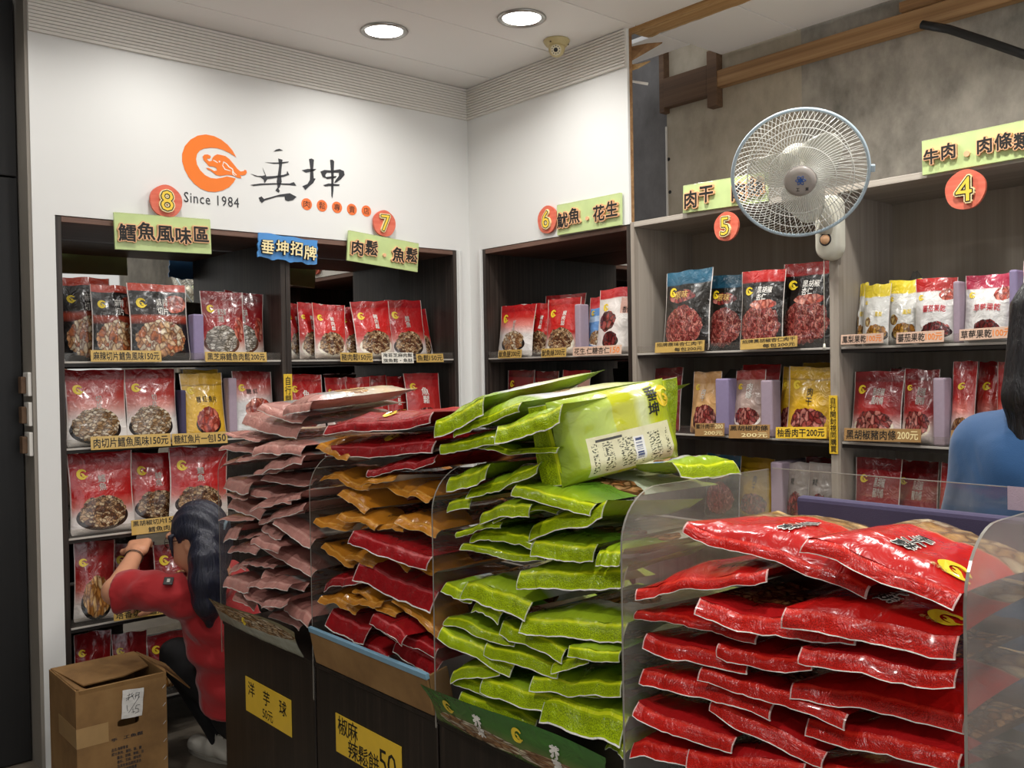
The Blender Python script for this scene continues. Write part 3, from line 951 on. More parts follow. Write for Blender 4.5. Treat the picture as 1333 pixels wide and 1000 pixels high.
# concrete behind the opened bay
w = empty('wall_concrete'); w['kind'] = 'structure'
MB().box(.62, .75, -1.52, -.782, 0, 3.4).build('concrete_panel', M['concrete_tan'], w)
MB().box(.62, .75, -6.2, -1.52, 0, 3.4).build('concrete_panel', M['concrete'], w)
MB().box(.63, .75, -.778, .6, 0, 3.4).build('cement_board', M['concrete_side'], w)
mbx = MB()
for q in ((-.79, 2.46), (-.795, 2.30)): mbx.lathe([(.001, 0), (.009, .0), (.009, .003), (.001, .004)], 10, Matrix.Translation((.622, q[0], q[1])) @ Matrix.Rotation(-PI / 2, 4, 'Y'))
mbx.build('plug', M['black'], w)
MB().bbox(.612, .622, -.784, -.776, 2.05, 2.62, .002).build('joint_strip', M['trim_white'], w)

# timber left on the concrete and at the torn ceiling edge
t = empty('timber_batten', (.6, -1.7, 2.75))
tag(t, 'long timber batten nailed along the top of the bare concrete wall', 'timber')
def rel(mb, name, m, root):
    bpy.context.view_layer.update()
    o = mb.build(name, m, root); o.matrix_parent_inverse = root.matrix_world.inverted(); return o
rel(MB().bbox(.575, .618, -3.2, -1.10, 2.725, 2.80, .003), 'rail', M['raw_wood'], t)
rel(MB().bbox(.57, .617, -1.115, -1.06, 2.64, 2.90, .003), 'upright', M['brown_board'], t)
rel(MB().bbox(.56, .618, -2.5, -1.98, 2.802, 2.84, .003), 'packing_strip', M['raw_wood'], t)
t = MB().bbox(.575, .618, -1.058, -.80, 2.70, 2.84, .003).build('plywood_offcut', M['brown_board'])
tag(t, 'brown plywood offcut fixed to the concrete beside the dark corner', 'timber')
t = MB().bbox(.578, .628, -.80, -.77, 2.68, 3.05, .003).build('timber_upright', M['brown_board'])
tag(t, 'short dark upright timber in the ceiling void above the concrete corner', 'timber')
t = MB().tube([(0.545, -2.077, 2.723), (0.545, -2.177, 2.677), (0.545, -2.325, 2.586), (0.545, -2.435, 2.516), (0.545, -2.641, 2.388)], .016, 10).build('conduit_pipe', M['black'], smooth=True)
tag(t, 'dark pipe running along the concrete at the top right corner', 'pipe')

random.seed(4)
t = empty('torn_ceiling_edge', (.07, -1.1, CEIL))
tag(t, 'torn bare plywood edge left where the white ceiling was ripped away', 'timber')
def strip(y0, y1, x0, x1, z, th, n, ph, m, nm):
    rows = []
    for i in range(n + 1):
        y = y0 + (y1 - y0) * i / n
        j = .012 * noise.noise(Vector((y * 9, ph, 0))) + .008 * noise.noise(Vector((y * 31, ph, 3)))
        k = .006 * noise.noise(Vector((y * 25, ph, 7)))
        rows.append([Vector((x0, y, z + th)), Vector((x0, y, z + k * .3)), Vector(((x0 + x1) / 2, y, z - .004 + k)), Vector((x1 + j, y, z + k)), Vector((x1 + j, y, z + th))])
    mb = MB().grid(rows)
    o = rel(mb, nm, m, t)
    fix_normals(o.data)
strip(-1.06, -2.6, .014, .06, CEIL - .006, .03, 60, 1, M['ply_torn'], 'torn_strip')
strip(-1.06, -2.6, .058, .158, CEIL + .0005, .02, 60, 5, M['ply_torn'], 'frame_strip')
def splinter(pts, nm='splinter', m='ply_torn', th=.006):
    mb = MB()
    n = len(pts)
    mb.add([Vector(p) for p in pts] + [Vector(p) + Vector((.002, 0, th)) for p in pts], [tuple(range(n)), tuple(range(n, 2 * n))[::-1]] + [(i, (i + 1) % n, (i + 1) % n + n, i + n) for i in range(n)])
    o = rel(mb, nm, M[m], t); fix_normals(o.data)
splinter([(.035, -1.062, 2.80), (.03, -1.075, 2.74), (.06, -1.12, 2.765), (.10, -1.19, 2.80), (.06, -1.14, 2.80)], m='raw_wood')
splinter([(.03, -1.064, 2.725), (.03, -1.075, 2.70), (.05, -1.10, 2.708), (.075, -1.145, 2.73), (.045, -1.10, 2.722)])
splinter([(.03, -1.066, 2.66), (.03, -1.07, 2.655), (.075, -1.13, 2.635), (.078, -1.13, 2.642)], m='trim_white')
rel(MB().bbox(.012, .03, -1.0845, -1.0835, 2.056, 2.868, .0004), 'raw_cut_edge', M['raw_wood'], t)

# ------------------------------------------------------------------ cabinets
def cabinet(name, label, R, origin, width, wood_side, wood_x, back, top_z, shelf_zs, depth, front_th=.022, shelf_m='shelf_dark', top_m=None, share_right=True, low=0.0, rail=True, back_split=None):
    """open shelf unit in wall-local axes; origin = lower left front corner"""
    r = empty(name, origin, R)
    tag(r, label, 'cabinet', 'built-in shelf cabinets')
    D = depth
    MB().bbox(0, front_th, low, top_z, -D, 0, .0015).build('side_panel', M[wood_side], r)
    if share_right: MB().bbox(width - front_th, width, low, top_z, -D, 0, .0015).build('side_panel', M[wood_side], r)
    MB().bbox(front_th, width - (front_th if share_right else 0), top_z - .022, top_z, -D, 0, .0015).build('top_panel', M[top_m or wood_x], r)
    MB().box(front_th, width - (front_th if share_right else 0), low, top_z - .023, -D, -D + .012).build('back_panel', M[back], r)
    xr = width - (front_th if share_right else 0)
    for z in shelf_zs:
        s = MB().box(front_th + .001, xr - .001, z - .02, z, -D + .013, -.012).build('shelf', M[shelf_m], r)
        MB().bbox(front_th + .001, xr - .001, z - .007, z + .0005, -.012, -.008, .001).build('edge_strip', M['shelf_edge'], s)
        if rail: MB().box(front_th + .003, xr - .003, z + .0006, z + .032, -.0115, -.0095).build('price_rail', M['clear_rail'], s)
    return r
ZS = [.165, .503, .841, 1.18, 1.507]
DEP = .49
cabinet('shelf_cabinet', 'dark wood shelf cabinet left of the logo wall, under the 8 sign', RA, (-1.958, .003, 0), .93, 'dark_wood', 'dark_wood_x', 'mirror', HDR - .002, ZS, DEP)
cabinet('shelf_cabinet', 'dark wood shelf cabinet right of the logo wall, under the 7 sign', RA, (-1.026, .003, 0), .943, 'dark_wood', 'dark_wood_x', 'mirror', HDR - .002, ZS, DEP)
cabinet('shelf_cabinet', 'dark wood shelf cabinet in the right wall, under the 6 sign', RB, (.003, -.099, 0), .985, 'dark_wood', 'dark_wood_x', 'mirror', HDR - .002, ZS, DEP)
cabinet('shelf_cabinet', 'pale grey oak shelf cabinet behind the fan, under the 5 disc', RB, (0, -1.0865, 0), .912, 'grey_oak', 'grey_oak_x', 'grey_oak_back', 2.058, ZS, .40, .02, top_m='grey_oak_x', share_right=False)
cabinet('shelf_cabinet', 'pale grey oak shelf cabinet at the right edge, under the 4 disc', RB, (0, -1.999, 0), .96, 'grey_oak', 'grey_oak_x', 'grey_oak_back', 2.058, ZS, .40, .035, top_m='grey_oak_x')

# ------------------------------------------------------------------ downlights and dome camera
def downlight(x, y, label):
    r = empty('downlight', (x, y, CEIL))
    tag(r, label, 'ceiling light', 'round recessed ceiling lights')
    MB().lathe([(.082, -.0005), (.098, -.0005), (.1, -.004), (.094, -.009), (.085, -.009), (.078, -.003)], 40, caps=False).build('rim', M['steel'], r, True)
    o = MB().lathe([(.0005, -.004), (.06, -.004), (.0775, -.0025)], 40, caps=False).build('lens', M['glow'], r)
    fix_normals(o.data)
for i, (x, y) in enumerate(LAMPS):
    downlight(x, y, ['lit round downlight nearest the orange wall logo', 'lit round downlight beside the dome camera'][i])
for i, (x, y) in enumerate(LAMPS_UNSEEN):
    downlight(x, y, 'lit round downlight out of the picture, ' + ['above the cardboard box', 'above the black wood panel at the far left', 'in front of the fan', 'in front of the 4 disc', 'over the amber bags', 'over the red bags', 'left of the viewer', 'just behind the viewer', 'furthest behind the bins'][i])

r = empty('dome_camera', (-.135, -.80, CEIL))
tag(r, 'yellowed dome security camera on the white ceiling by the corner', 'camera')
MB().lathe([(.0005, -.0005), (.056, -.0005), (.058, -.006), (.054, -.014), (.046, -.024), (.041, -.027), (.0005, -.027)], 36, caps=False).build('base', M['cctv'], r, True)
b = MB()
b.lathe([(.036 * math.cos(a), -.036 + -.036 * math.sin(a) * 1.05) for a in [PI * (-.18 + .68 * i / 12) for i in range(13)]], 32)
hb = b.build('housing', M['cctv'], r, True)
vd = (Vector((-2.95, -3.72, 1.45)) - Vector((-.135, -.80, CEIL - .04))); vd.z -= .3; vd.x -= .8
vd.normalize()
q = Vector((0, 0, 1)).rotation_difference(vd).to_matrix().to_4x4()
Q = Matrix.Translation((0, 0, -.040)) @ q
lens = MB().lathe([(.0005, .036), (.010, .036), (.0215, .034), (.0235, .030), (.0225, .02)], 28, Q, False).build('lens_ring', plain('pale_lens_ring', '#d9cfb0', .35), r, True)
fix_normals(lens.data)
MB().lathe([(.0005, .0375), (.0075, .0368), (.009, .036)], 20, Q, False).build('lens', M['black'], lens, True)
mb = MB()
for k in range(10):
    a = 2 * PI * k / 10
    mb.lathe([(.0005, .0355), (.0022, .0352), (.0025, .034)], 8, Q @ Matrix.Translation((.0165 * math.cos(a), .0165 * math.sin(a), .0005)), False)
mb.build('led', M['ink'], lens)
mb = MB()
for k in (0, 2.1, 4.2): mb.lathe([(.0005, -.0135), (.004, -.0132), (.004, -.018)], 8, Matrix.Translation((.049 * math.cos(k + 3.4), .049 * math.sin(k + 3.4), -.004)), False)
mb.build('screw', M['black'], r)

# ------------------------------------------------------------------ wall logo and lettering
def wall_print(name, label, cat, polys, m, z=.0006, extra=None):
    r = empty(name, (0, 0, 0), RA)
    tag(r, label, cat)
    P, F = poly_mesh(polys)
    flat(name + '_shape', (P, F), m, r, z, th=.0012)
    return r
CRESCENT = [(-1.2435, 2.3606), (-1.2593, 2.3867), (-1.2801, 2.408), (-1.3078, 2.4254), (-1.3388, 2.4354), (-1.3731, 2.4368), (-1.4073, 2.427), (-1.438, 2.4061), (-1.462, 2.3765), (-1.4741, 2.3423), (-1.4747, 2.3129), (-1.4655, 2.2816), (-1.4483, 2.2511), (-1.4254, 2.2277), (-1.3987, 2.211), (-1.3682, 2.2032), (-1.3372, 2.2047), (-1.3056, 2.2149), (-1.277, 2.2316), (-1.2574, 2.2541), (-1.2477, 2.2708), (-1.2654, 2.274), (-1.2866, 2.2755), (-1.3079, 2.2675), (-1.3324, 2.2606), (-1.3566, 2.2603), (-1.3804, 2.2693), (-1.4004, 2.2866), (-1.4134, 2.3079), (-1.417, 2.3305), (-1.4124, 2.3508), (-1.4006, 2.3669), (-1.3813, 2.3782), (-1.3537, 2.3854), (-1.326, 2.3873), (-1.2982, 2.3833), (-1.2702, 2.3737)]
CREATURE = [(-1.3889, 2.3441), (-1.3805, 2.3532), (-1.3682, 2.3556), (-1.3559, 2.3519), (-1.3547, 2.3441), (-1.3617, 2.3379), (-1.3685, 2.3403), (-1.37, 2.3335), (-1.3619, 2.3279), (-1.3502, 2.3315), (-1.3464, 2.3453), (-1.3372, 2.3558), (-1.3266, 2.3619), (-1.3127, 2.3612), (-1.2917, 2.3594), (-1.2743, 2.3496), (-1.257, 2.3317), (-1.2396, 2.3124), (-1.2255, 2.3033), (-1.211, 2.3072), (-1.2072, 2.3124), (-1.2, 2.312), (-1.1973, 2.3021), (-1.2041, 2.2924), (-1.2165, 2.2875), (-1.2294, 2.2879), (-1.2238, 2.2805), (-1.2225, 2.2752), (-1.2369, 2.2748), (-1.2546, 2.2814), (-1.2688, 2.2831), (-1.2865, 2.2822), (-1.3006, 2.2778), (-1.3147, 2.2741), (-1.3321, 2.2753), (-1.3457, 2.2835), (-1.3559, 2.2909), (-1.3682, 2.294), (-1.3749, 2.2997), (-1.3626, 2.3), (-1.3523, 2.296), (-1.3407, 2.2908), (-1.3282, 2.2944), (-1.3314, 2.3053), (-1.3451, 2.3089), (-1.3624, 2.308), (-1.3758, 2.3215), (-1.3858, 2.3313)]
CLINES = [[(-1.3217, 2.3346), (-1.3161, 2.3367), (-1.3134, 2.3317), (-1.319, 2.3289)], [(-1.3445, 2.3369), (-1.3342, 2.3336), (-1.3246, 2.3282), (-1.3261, 2.3254), (-1.3357, 2.3301), (-1.3453, 2.3341)], [(-1.3007, 2.3361), (-1.2854, 2.3294), (-1.2744, 2.3174), (-1.2603, 2.3111), (-1.255, 2.2969), (-1.2424, 2.2863), (-1.2453, 2.2846), (-1.2593, 2.2937), (-1.264, 2.3079), (-1.278, 2.3142), (-1.2883, 2.3256), (-1.3015, 2.3333)], [(-1.298, 2.3331), (-1.3025, 2.3191), (-1.293, 2.3056), (-1.2719, 2.3015), (-1.2698, 2.2984), (-1.2959, 2.3019), (-1.306, 2.3173), (-1.3015, 2.3333)], [(-1.2613, 2.3009), (-1.258, 2.2878), (-1.2496, 2.2827), (-1.2525, 2.281), (-1.2616, 2.2853), (-1.2642, 2.2991)]]
BRUSH1 = [[(-1.072, 2.4082), (-1.0604, 2.4188), (-1.045, 2.4245), (-1.0276, 2.42), (-1.0414, 2.4159), (-1.0567, 2.4124)], [(-1.1122, 2.3577), (-1.0882, 2.3595), (-1.0502, 2.3645), (-1.0001, 2.376), (-1.0041, 2.3706), (-1.035, 2.3609), (-1.0732, 2.3559)], [(-1.0513, 2.3818), (-1.0308, 2.3789), (-1.0354, 2.3468), (-1.04, 2.3113), (-1.0368, 2.2837), (-1.045, 2.2604), (-1.0528, 2.2504), (-1.0469, 2.242), (-1.0517, 2.233), (-1.0667, 2.2418), (-1.0565, 2.2569), (-1.0597, 2.281), (-1.0528, 2.3167), (-1.0467, 2.3524)], [(-1.1785, 2.2997), (-1.1492, 2.2944), (-1.127, 2.2971), (-1.1134, 2.3022), (-1.1191, 2.3153), (-1.1247, 2.3319), (-1.1154, 2.3123), (-1.1083, 2.2973), (-1.0744, 2.3029), (-1.0284, 2.3141), (-1.0129, 2.3202), (-1.0088, 2.3327), (-0.9999, 2.3176), (-1.0287, 2.3043), (-1.0746, 2.2931), (-1.1033, 2.2862), (-1.1142, 2.271), (-1.118, 2.2671), (-1.1199, 2.2807), (-1.1345, 2.2907), (-1.1567, 2.2914)], [(-1.181, 2.2529), (-1.1351, 2.2637), (-1.0751, 2.2722), (-0.9984, 2.2798), (-0.9788, 2.2885), (-0.9674, 2.2735), (-0.9986, 2.2727), (-1.06, 2.2684), (-1.1353, 2.2568), (-1.1686, 2.2488)], [(-1.1454, 2.202), (-1.1327, 2.2089), (-1.1218, 2.199), (-1.0916, 2.2099), (-1.0457, 2.2267), (-0.9994, 2.2374), (-0.9669, 2.2248), (-0.9845, 2.2087), (-1.0079, 2.2013), (-1.0217, 2.2048), (-1.0244, 2.2206), (-1.0612, 2.2146), (-1.0993, 2.2), (-1.1182, 2.1925), (-1.1311, 2.1808), (-1.1406, 2.1888)]]
BRUSH2 = [[(-0.9383, 2.3452), (-0.9103, 2.3544), (-0.8661, 2.3601), (-0.8784, 2.3492), (-0.9186, 2.3369)], [(-0.9013, 2.3999), (-0.8892, 2.4036), (-0.8773, 2.3995), (-0.8822, 2.3594), (-0.8808, 2.3166), (-0.8711, 2.3163), (-0.8837, 2.2947), (-0.9041, 2.278), (-0.9228, 2.2595), (-0.9359, 2.2758), (-0.9118, 2.2878), (-0.8994, 2.3072), (-0.8959, 2.3577)], [(-0.846, 2.3511), (-0.8254, 2.3609), (-0.7884, 2.3627), (-0.7465, 2.3739), (-0.7256, 2.3684), (-0.7217, 2.352), (-0.7408, 2.3299), (-0.7646, 2.3124), (-0.7772, 2.3073), (-0.7685, 2.3229), (-0.7514, 2.3432), (-0.751, 2.3579), (-0.7803, 2.3543), (-0.8134, 2.3501), (-0.8218, 2.3382), (-0.8181, 2.3242), (-0.8343, 2.328), (-0.8398, 2.3396)], [(-0.822, 2.3295), (-0.7639, 2.3417), (-0.7683, 2.3317), (-0.814, 2.321)], [(-0.7955, 2.4105), (-0.7831, 2.4121), (-0.7749, 2.4059), (-0.7789, 2.3435), (-0.7822, 2.2702), (-0.787, 2.2384), (-0.7926, 2.2472), (-0.7913, 2.342)], [(-0.8327, 2.292), (-0.8062, 2.3024), (-0.748, 2.3048), (-0.7524, 2.2977), (-0.8065, 2.2907), (-0.823, 2.2874)]]
SINCE = ((-1.3529, 0, 2.1706), 0.2347, 0.0418)
DOTS = [(-0.9178, 2.1979), (-0.8414, 2.1986), (-0.7647, 2.1991), (-0.687, 2.1973), (-0.6092, 2.1976)]
DOTR = .026

r = wall_print('wall_emblem', 'large orange ring emblem with a dragon head on the white wall', 'logo', [CRESCENT], M['orange'])
flat('dragon_head', poly_mesh([CREATURE]), M['orange'], r, .0006, th=.0016)
P, F = poly_mesh(CLINES)
flat('white_line', (P, F), M['white_print'], r, .0024)
r = wall_print('brush_character', 'black brush-written character nearest the orange emblem', 'lettering', BRUSH1, M['ink_soft'])
r['group'] = 'black brush characters on the logo wall'
r = wall_print('brush_character', 'black brush-written character further right, above the orange dots', 'lettering', BRUSH2, M['ink_soft'])
r['group'] = 'black brush characters on the logo wall'
# thin serif date under the emblem
r = empty('date_lettering', SINCE[0], RA)
tag(r, 'thin grey Since 1984 lettering under the orange emblem', 'lettering')
pf = fit2d(text2d('Since 1984', -.012, 1.12), SINCE[1], SINCE[2])
tag(flat('letters', pf, M['ink_soft'], r, .0008, th=.0008), kind='stuff')
for i, (ch, (x, z)) in enumerate(zip('肉鬆專賣店', DOTS)):
    r = empty('orange_dot', (x, 0, z), RA)
    tag(r, ['first', 'second', 'third', 'fourth', 'fifth'][i] + ' orange wall dot from the left in the row under the brush characters', 'lettering', 'row of orange dots on the logo wall')
    MB().prism([(DOTR * math.cos(2 * PI * k / 32), DOTR * math.sin(2 * PI * k / 32)) for k in range(32)], .0004, .0016).build('disc', M['disc_orange'], r)
    flat('character', fit2d(text2d(ch, -.006), DOTR * 1.2, DOTR * 1.2), M['ink'], r, .002)

# ------------------------------------------------------------------ hanging signs and number discs
def sign(label, R, quad, text, board, back_m, face_m, z=.014, tilt=0.0, sp=1.0, wavy=False, face_bold=.026):
    """board with raised cut-out characters; quad = centre (world), width, height, roll"""
    c, w, h, roll = quad
    r = empty('hanging_sign', c, R @ Matrix.Rotation(roll, 4, 'Z') @ Matrix.Rotation(tilt, 4, 'X'))
    tag(r, label, 'sign', 'hand-made hanging shelf signs')
    if wavy:
        pts = []
        n = 40
        for i in range(n + 1): pts.append((-w / 2 + w * i / n, -h / 2 + .004 * math.sin(i * .5) + .0015 * math.sin(i * 1.1)))
        for i in range(6): pts.append((w / 2 + .003 * math.sin(i * 2.1), -h / 2 + .03 + (h - .05) * i / 5))
        for i in range(n + 1): pts.append((w / 2 - w * i / n, h / 2 + .002 * math.sin(i * .4 + 1)))
        for i in range(6): pts.append((-w / 2 + .003 * math.sin(i * 2.1), h / 2 - .03 - (h - .05) * i / 5))
        MB().prism(pts, -.004, .004).build('board', M[board], r)
    else:
        MB().bbox(-w / 2, w / 2, -h / 2, h / 2, -.005, .005, .0015).build('board', M[board], r)
        MB().box(-w / 2 + .004, w / 2 - .004, h / 2 - .003, h / 2 + .001, -.004, .0055).build('tape_edge', M['clear_rail'], r)
    n = len(text)
    cw = w * .96 / n
    for i, ch in enumerate(text):
        if ch == ' ': continue
        x = -w * .48 + cw * (i + .5)
        dy = .006 * math.sin(i * 2.3 + len(text))
        k = min(cw * .98, h * .78)
        if ch in '・.·':
            bk = [(.009 * math.cos(a), .009 * math.sin(a)) for a in [2 * PI * q / 14 for q in range(14)]]
            MB().prism([(px + x, py - h * .12) for px, py in bk], .005, .012).build('dot', M[back_m], r)
            continue
        f = text2d(ch, face_bold); bpf = text2d(ch, .085 if back_m != 'ink_soft' else .05)
        s = k * .97
        b = flat('cutout_character', sc2d(bpf, s), M[back_m], r, .0052, (x, dy), .009)
        flat('painted_stroke', sc2d(f, s), M[face_m], b, .0149, (x, dy))
    return r

def disc(label, R, c, rad, ch, roll=0.0):
    r = empty('number_disc', c, R @ Matrix.Rotation(roll, 4, 'Z'))
    tag(r, label, 'sign', 'red number discs')
    pts = [(rad * (1 + .015 * math.sin(k * .9)) * math.cos(2 * PI * k / 36), rad * (1 + .015 * math.sin(k * .9)) * math.sin(2 * PI * k / 36)) for k in range(36)]
    MB().prism(pts, -.005, .005).build('disc_board', M['disc_red'], r)
    s = rad * 1.75
    b = flat('number_cutout', sc2d(text2d(ch, .07), s), M['cutout_cream'], r, .0052, th=.008)
    flat('number_outline', sc2d(text2d(ch, .035), s), M['ink'], b, .0138)
    flat('number_fill', sc2d(text2d(ch, -.012), s), M['yellow_num'], b, .0146)
    return r
sign('green sign with five raised characters below the number 8 disc', RA, ((-1.5622, -0.02, 2.0106), 0.3823, 0.1422, 0.0185), '鱈魚風味區', 'sign_green', 'cutout', 'ink')
sign('small blue sign with cream characters between the two logo wall cabinets', RA, ((-1.0233, -0.02, 1.99), 0.2812, 0.1069, -0.0585), '垂坤招牌', 'sign_blue', 'ink_soft', 'cutout_cream', wavy=True, face_bold=.02)
sign('green sign with raised characters below the number 7 disc', RA, ((-0.5312, -0.02, 2.0114), 0.3912, 0.1391, -0.0819), '肉鬆・魚鬆', 'sign_green', 'cutout', 'ink')
sign('green sign with raised characters beside the number 6 disc', RB, ((-0.01, -0.8546, 2.1209), 0.3913, 0.1368, -0.0074), '魷魚·花生', 'sign_green', 'cutout', 'ink')
sign('green sign on the oak cabinet partly behind the fan', RB, ((-0.01, -1.5725, 2.1044), 0.3873, 0.1086, -0.0256), '肉干 肉絲', 'sign_green', 'cutout', 'ink')
sign('long green sign with raised characters above the number 4 disc', RB, ((-0.01, -2.5036, 2.099), 0.3367, 0.1091, 0.007), '牛肉.肉條類', 'sign_green', 'cutout', 'ink')
disc('red disc with a yellow 8 above the leftmost green sign', RA, (-1.5512, -0.02, 2.1414), 0.0641, '8', 0)
disc('red disc with a yellow 7 above the second green sign on the logo wall', RA, (-0.5254, -0.02, 2.1449), 0.0613, '7', 0)
disc('red disc with a yellow 6 left of its green sign on the right wall', RB, (-0.009, -0.5919, 2.1349), 0.0632, '6', 0)
disc('red disc with a yellow 5 hanging under the oak cabinet top', RB, (-0.02, -1.5892, 1.9758), 0.0549, '5', 0)
disc('red disc with a yellow 4 hanging under the oak cabinet top at the right', RB, (-0.02, -2.4721, 1.9767), 0.0609, '4', 0)

# ------------------------------------------------------------------ price cards on the shelf edges
def price_card(label, R, c, w, h, lines, board, roll=0.0, digits=None, tilt=-.12, cat='price card', group='hand-lettered price cards'):
    r = empty('price_card', c, R @ Matrix.Rotation(roll, 4, 'Z') @ Matrix.Rotation(tilt, 4, 'X'))
    tag(r, label, cat, group)
    MB().bbox(-w / 2, w / 2, -h / 2, h / 2, -.0015, .0015, .0006).build('card', M[board], r)
    if len(lines) == 1 and lines[0].count('\n') > 2:
        flat('lettering', fit2d(text2d(lines[0], .014, 1, 1), w * .72, h * .94), M['ink'], r, .0019)
        return r
    n = len(lines)
    for i, ln in enumerate(lines):
        y = h * (.5 - (i + .5) / n)
        num = ''
        k = len(ln)
        for q, chh in enumerate(ln):
            if chh.isdigit(): k = q; break
        a, b = ln[:k], ln[k:]
        lead = len(a) - len(a.lstrip('　'))
        a = a.lstrip('　')
        tot = len(a) + .62 * len(b)
        x_sh = w * .95 * lead / (lead + max(tot, .1)) / 2
        xw = w * .95 - 2 * x_sh
        wa = xw * len(a) / max(tot, .1)
        if a:
            pf = fit2d(text2d(a, .016), wa * .98, h / n * .74)
            flat('lettering', pf, M['ink'], r, .0019, (x_sh - xw / 2 + wa / 2, y))
        if b:
            pf = fit2d(text2d(b, .02), (xw - wa) * .94, h / n * .66)
            flat('price', pf, M[digits or 'ink'], r, .0019, (x_sh + xw / 2 - (xw - wa) / 2, y))
    return r
price_card('tan price card below the black cracker bags, top left shelf', RA, (-1.7127, -0.008, 1.5264), 0.2671, 0.0447, ['麻辣切片鱈魚風味150元'], 'card_tan', -0.0092, None)
price_card('tan price card below the dark red sesame bags, top left shelf', RA, (-1.2642, -0.008, 1.5215), 0.2715, 0.0419, ['黑芝麻鱈魚肉鬆200元'], 'card_tan', -0.0101, None)
price_card('tan price card below the red and white shred bags, second shelf left', RA, (-1.7019, -0.008, 1.1938), 0.3039, 0.0509, ['肉切片鱈魚風味150元'], 'card_tan', -0.0145, None)
price_card('tan price card below the gold bag on the second shelf left', RA, (-1.428, -0.008, 1.1887), 0.2317, 0.0471, ['糖紅魚片一包150'], 'card_tan', -0.0209, None)
price_card('tan two-line price card on the third shelf left above the reaching hand', RA, (-1.6188, -0.008, 0.8565), 0.1843, 0.0578, ['黑胡椒切片150', '\u3000\u3000鱈魚肉片'], 'card_tan', -0.0071, None)
price_card('dark tan price card on the fourth shelf left by the red sleeve', RA, (-1.6829, -0.008, 0.5218), 0.2041, 0.0391, ['塔香切片鱈魚'], 'card_tan', -0.0365, None)
price_card('tan price card below the red floss bags right of the cabinet divider', RA, (-0.6813, -0.008, 1.5173), 0.1718, 0.0425, ['豬肉鬆150元'], 'card_tan', -0.0147, None)
price_card('white two-line card on the top shelf under the 7 sign', RA, (-0.4549, -0.008, 1.5136), 0.1796, 0.0512, ['海苔芝麻肉鬆', '旗魚鬆・魚酥'], 'card_white', -0.0048, None)
price_card('tan price card under the fish floss bags at the right end of the 7 cabinet', RA, (-0.2661, -0.008, 1.5118), 0.162, 0.0414, ['魚鬆150元'], 'card_tan', 0.0067, None)
price_card('tan price card under the white and red squid bag, cabinet 6', RB, (-0.008, -0.3088, 1.5239), 0.1706, 0.0408, ['魷魚腿200元'], 'card_tan', -0.0017, None)
price_card('tan price card under the middle red bags, cabinet 6', RB, (-0.008, -0.6161, 1.5228), 0.1637, 0.0422, ['魷魚絲200元'], 'card_tan', 0.0077, None)
price_card('pale pink price card with an orange 150, cabinet 6', RB, (-0.008, -0.8883, 1.5252), 0.2918, 0.0402, ['花生.仁糖杏仁150'], 'card_pink', 0.0082, 'num_orange')
price_card('tan two-line price card below the blue-topped jerky bags', RB, (-0.008, -1.3445, 1.5286), 0.2483, 0.0429, ['招牌原味杏仁肉干', '\u3000\u3000\u3000每包200元'], 'card_tan', 0.0076, None)
price_card('tan two-line price card below the red-topped jerky bags', RB, (-0.008, -1.7565, 1.5304), 0.2411, 0.0393, ['招牌黑胡椒杏仁肉干', '\u3000\u3000\u3000每包200元'], 'card_tan', 0.0258, None)
price_card('brown price card reading 200 below the orange pouch', RB, (-0.008, -1.4879, 1.2023), 0.1391, 0.0508, ['蜜汁肉干200', '\u3000200元'], 'card_brown', 0.0379, 'num_yellow')
price_card('brown price card reading 200 below the greyish sausage pouch', RB, (-0.008, -1.6684, 1.202), 0.1797, 0.0518, ['黑胡椒肉條', '\u3000200元'], 'card_brown', 0.0395, 'num_yellow')
price_card('bright yellow price card reading 200 below the gold pouches', RB, (-0.008, -1.8856, 1.2064), 0.2031, 0.0411, ['柚香肉干200元'], 'card_yellow', 0.0404, None)
price_card('tan price card on the low oak shelf seen over the purple foam', RB, (-0.008, -1.8323, 0.8822), 0.1578, 0.0418, ['味檸檬肉干'], 'card_tan', 0.0776, None)
price_card('pale pink price card below the pineapple bags', RB, (-0.008, -2.1219, 1.5322), 0.1514, 0.0336, ['鳳梨果乾100元'], 'card_pink', 0.0069, 'num_orange')
price_card('pale pink price card below the tomato bag', RB, (-0.008, -2.3195, 1.5307), 0.1547, 0.0369, ['蕃茄果乾100元'], 'card_pink', 0.0105, 'num_orange')
price_card('pale pink price card below the strawberry bag', RB, (-0.008, -2.524, 1.5341), 0.1593, 0.035, ['草莓果乾100元'], 'card_pink', 0.0257, 'num_orange')
price_card('brown price card below the large meat strip bags, second oak shelf', RB, (-0.008, -2.187, 1.211), 0.2667, 0.0434, ['黑胡椒豬肉條200元'], 'card_brown', 0.0232, 'num_yellow')
price_card('short brown price card left of the blue shirt shoulder', RB, (-0.008, -2.4864, 1.2166), 0.1421, 0.0402, ['大豆肉片200元'], 'card_brown', 0.0109, 'num_yellow')
price_card('tall narrow yellow notice on the divider between the logo wall cabinets', RA, (-1.028, -0.002, 1.273), 0.0404, 0.3459, ['自\n行\n開\n封\n視\n同\n購\n買'], 'card_yellow', 0.0, tilt=0.0)
price_card('tall narrow yellow notice on the oak divider below the fan cord', RB, (-0.004, -2.0114, 1.2392), 0.032, 0.2024, ['自\n行\n開\n封\n視\n同\n購\n買'], 'card_yellow', 0.0, tilt=0.0)
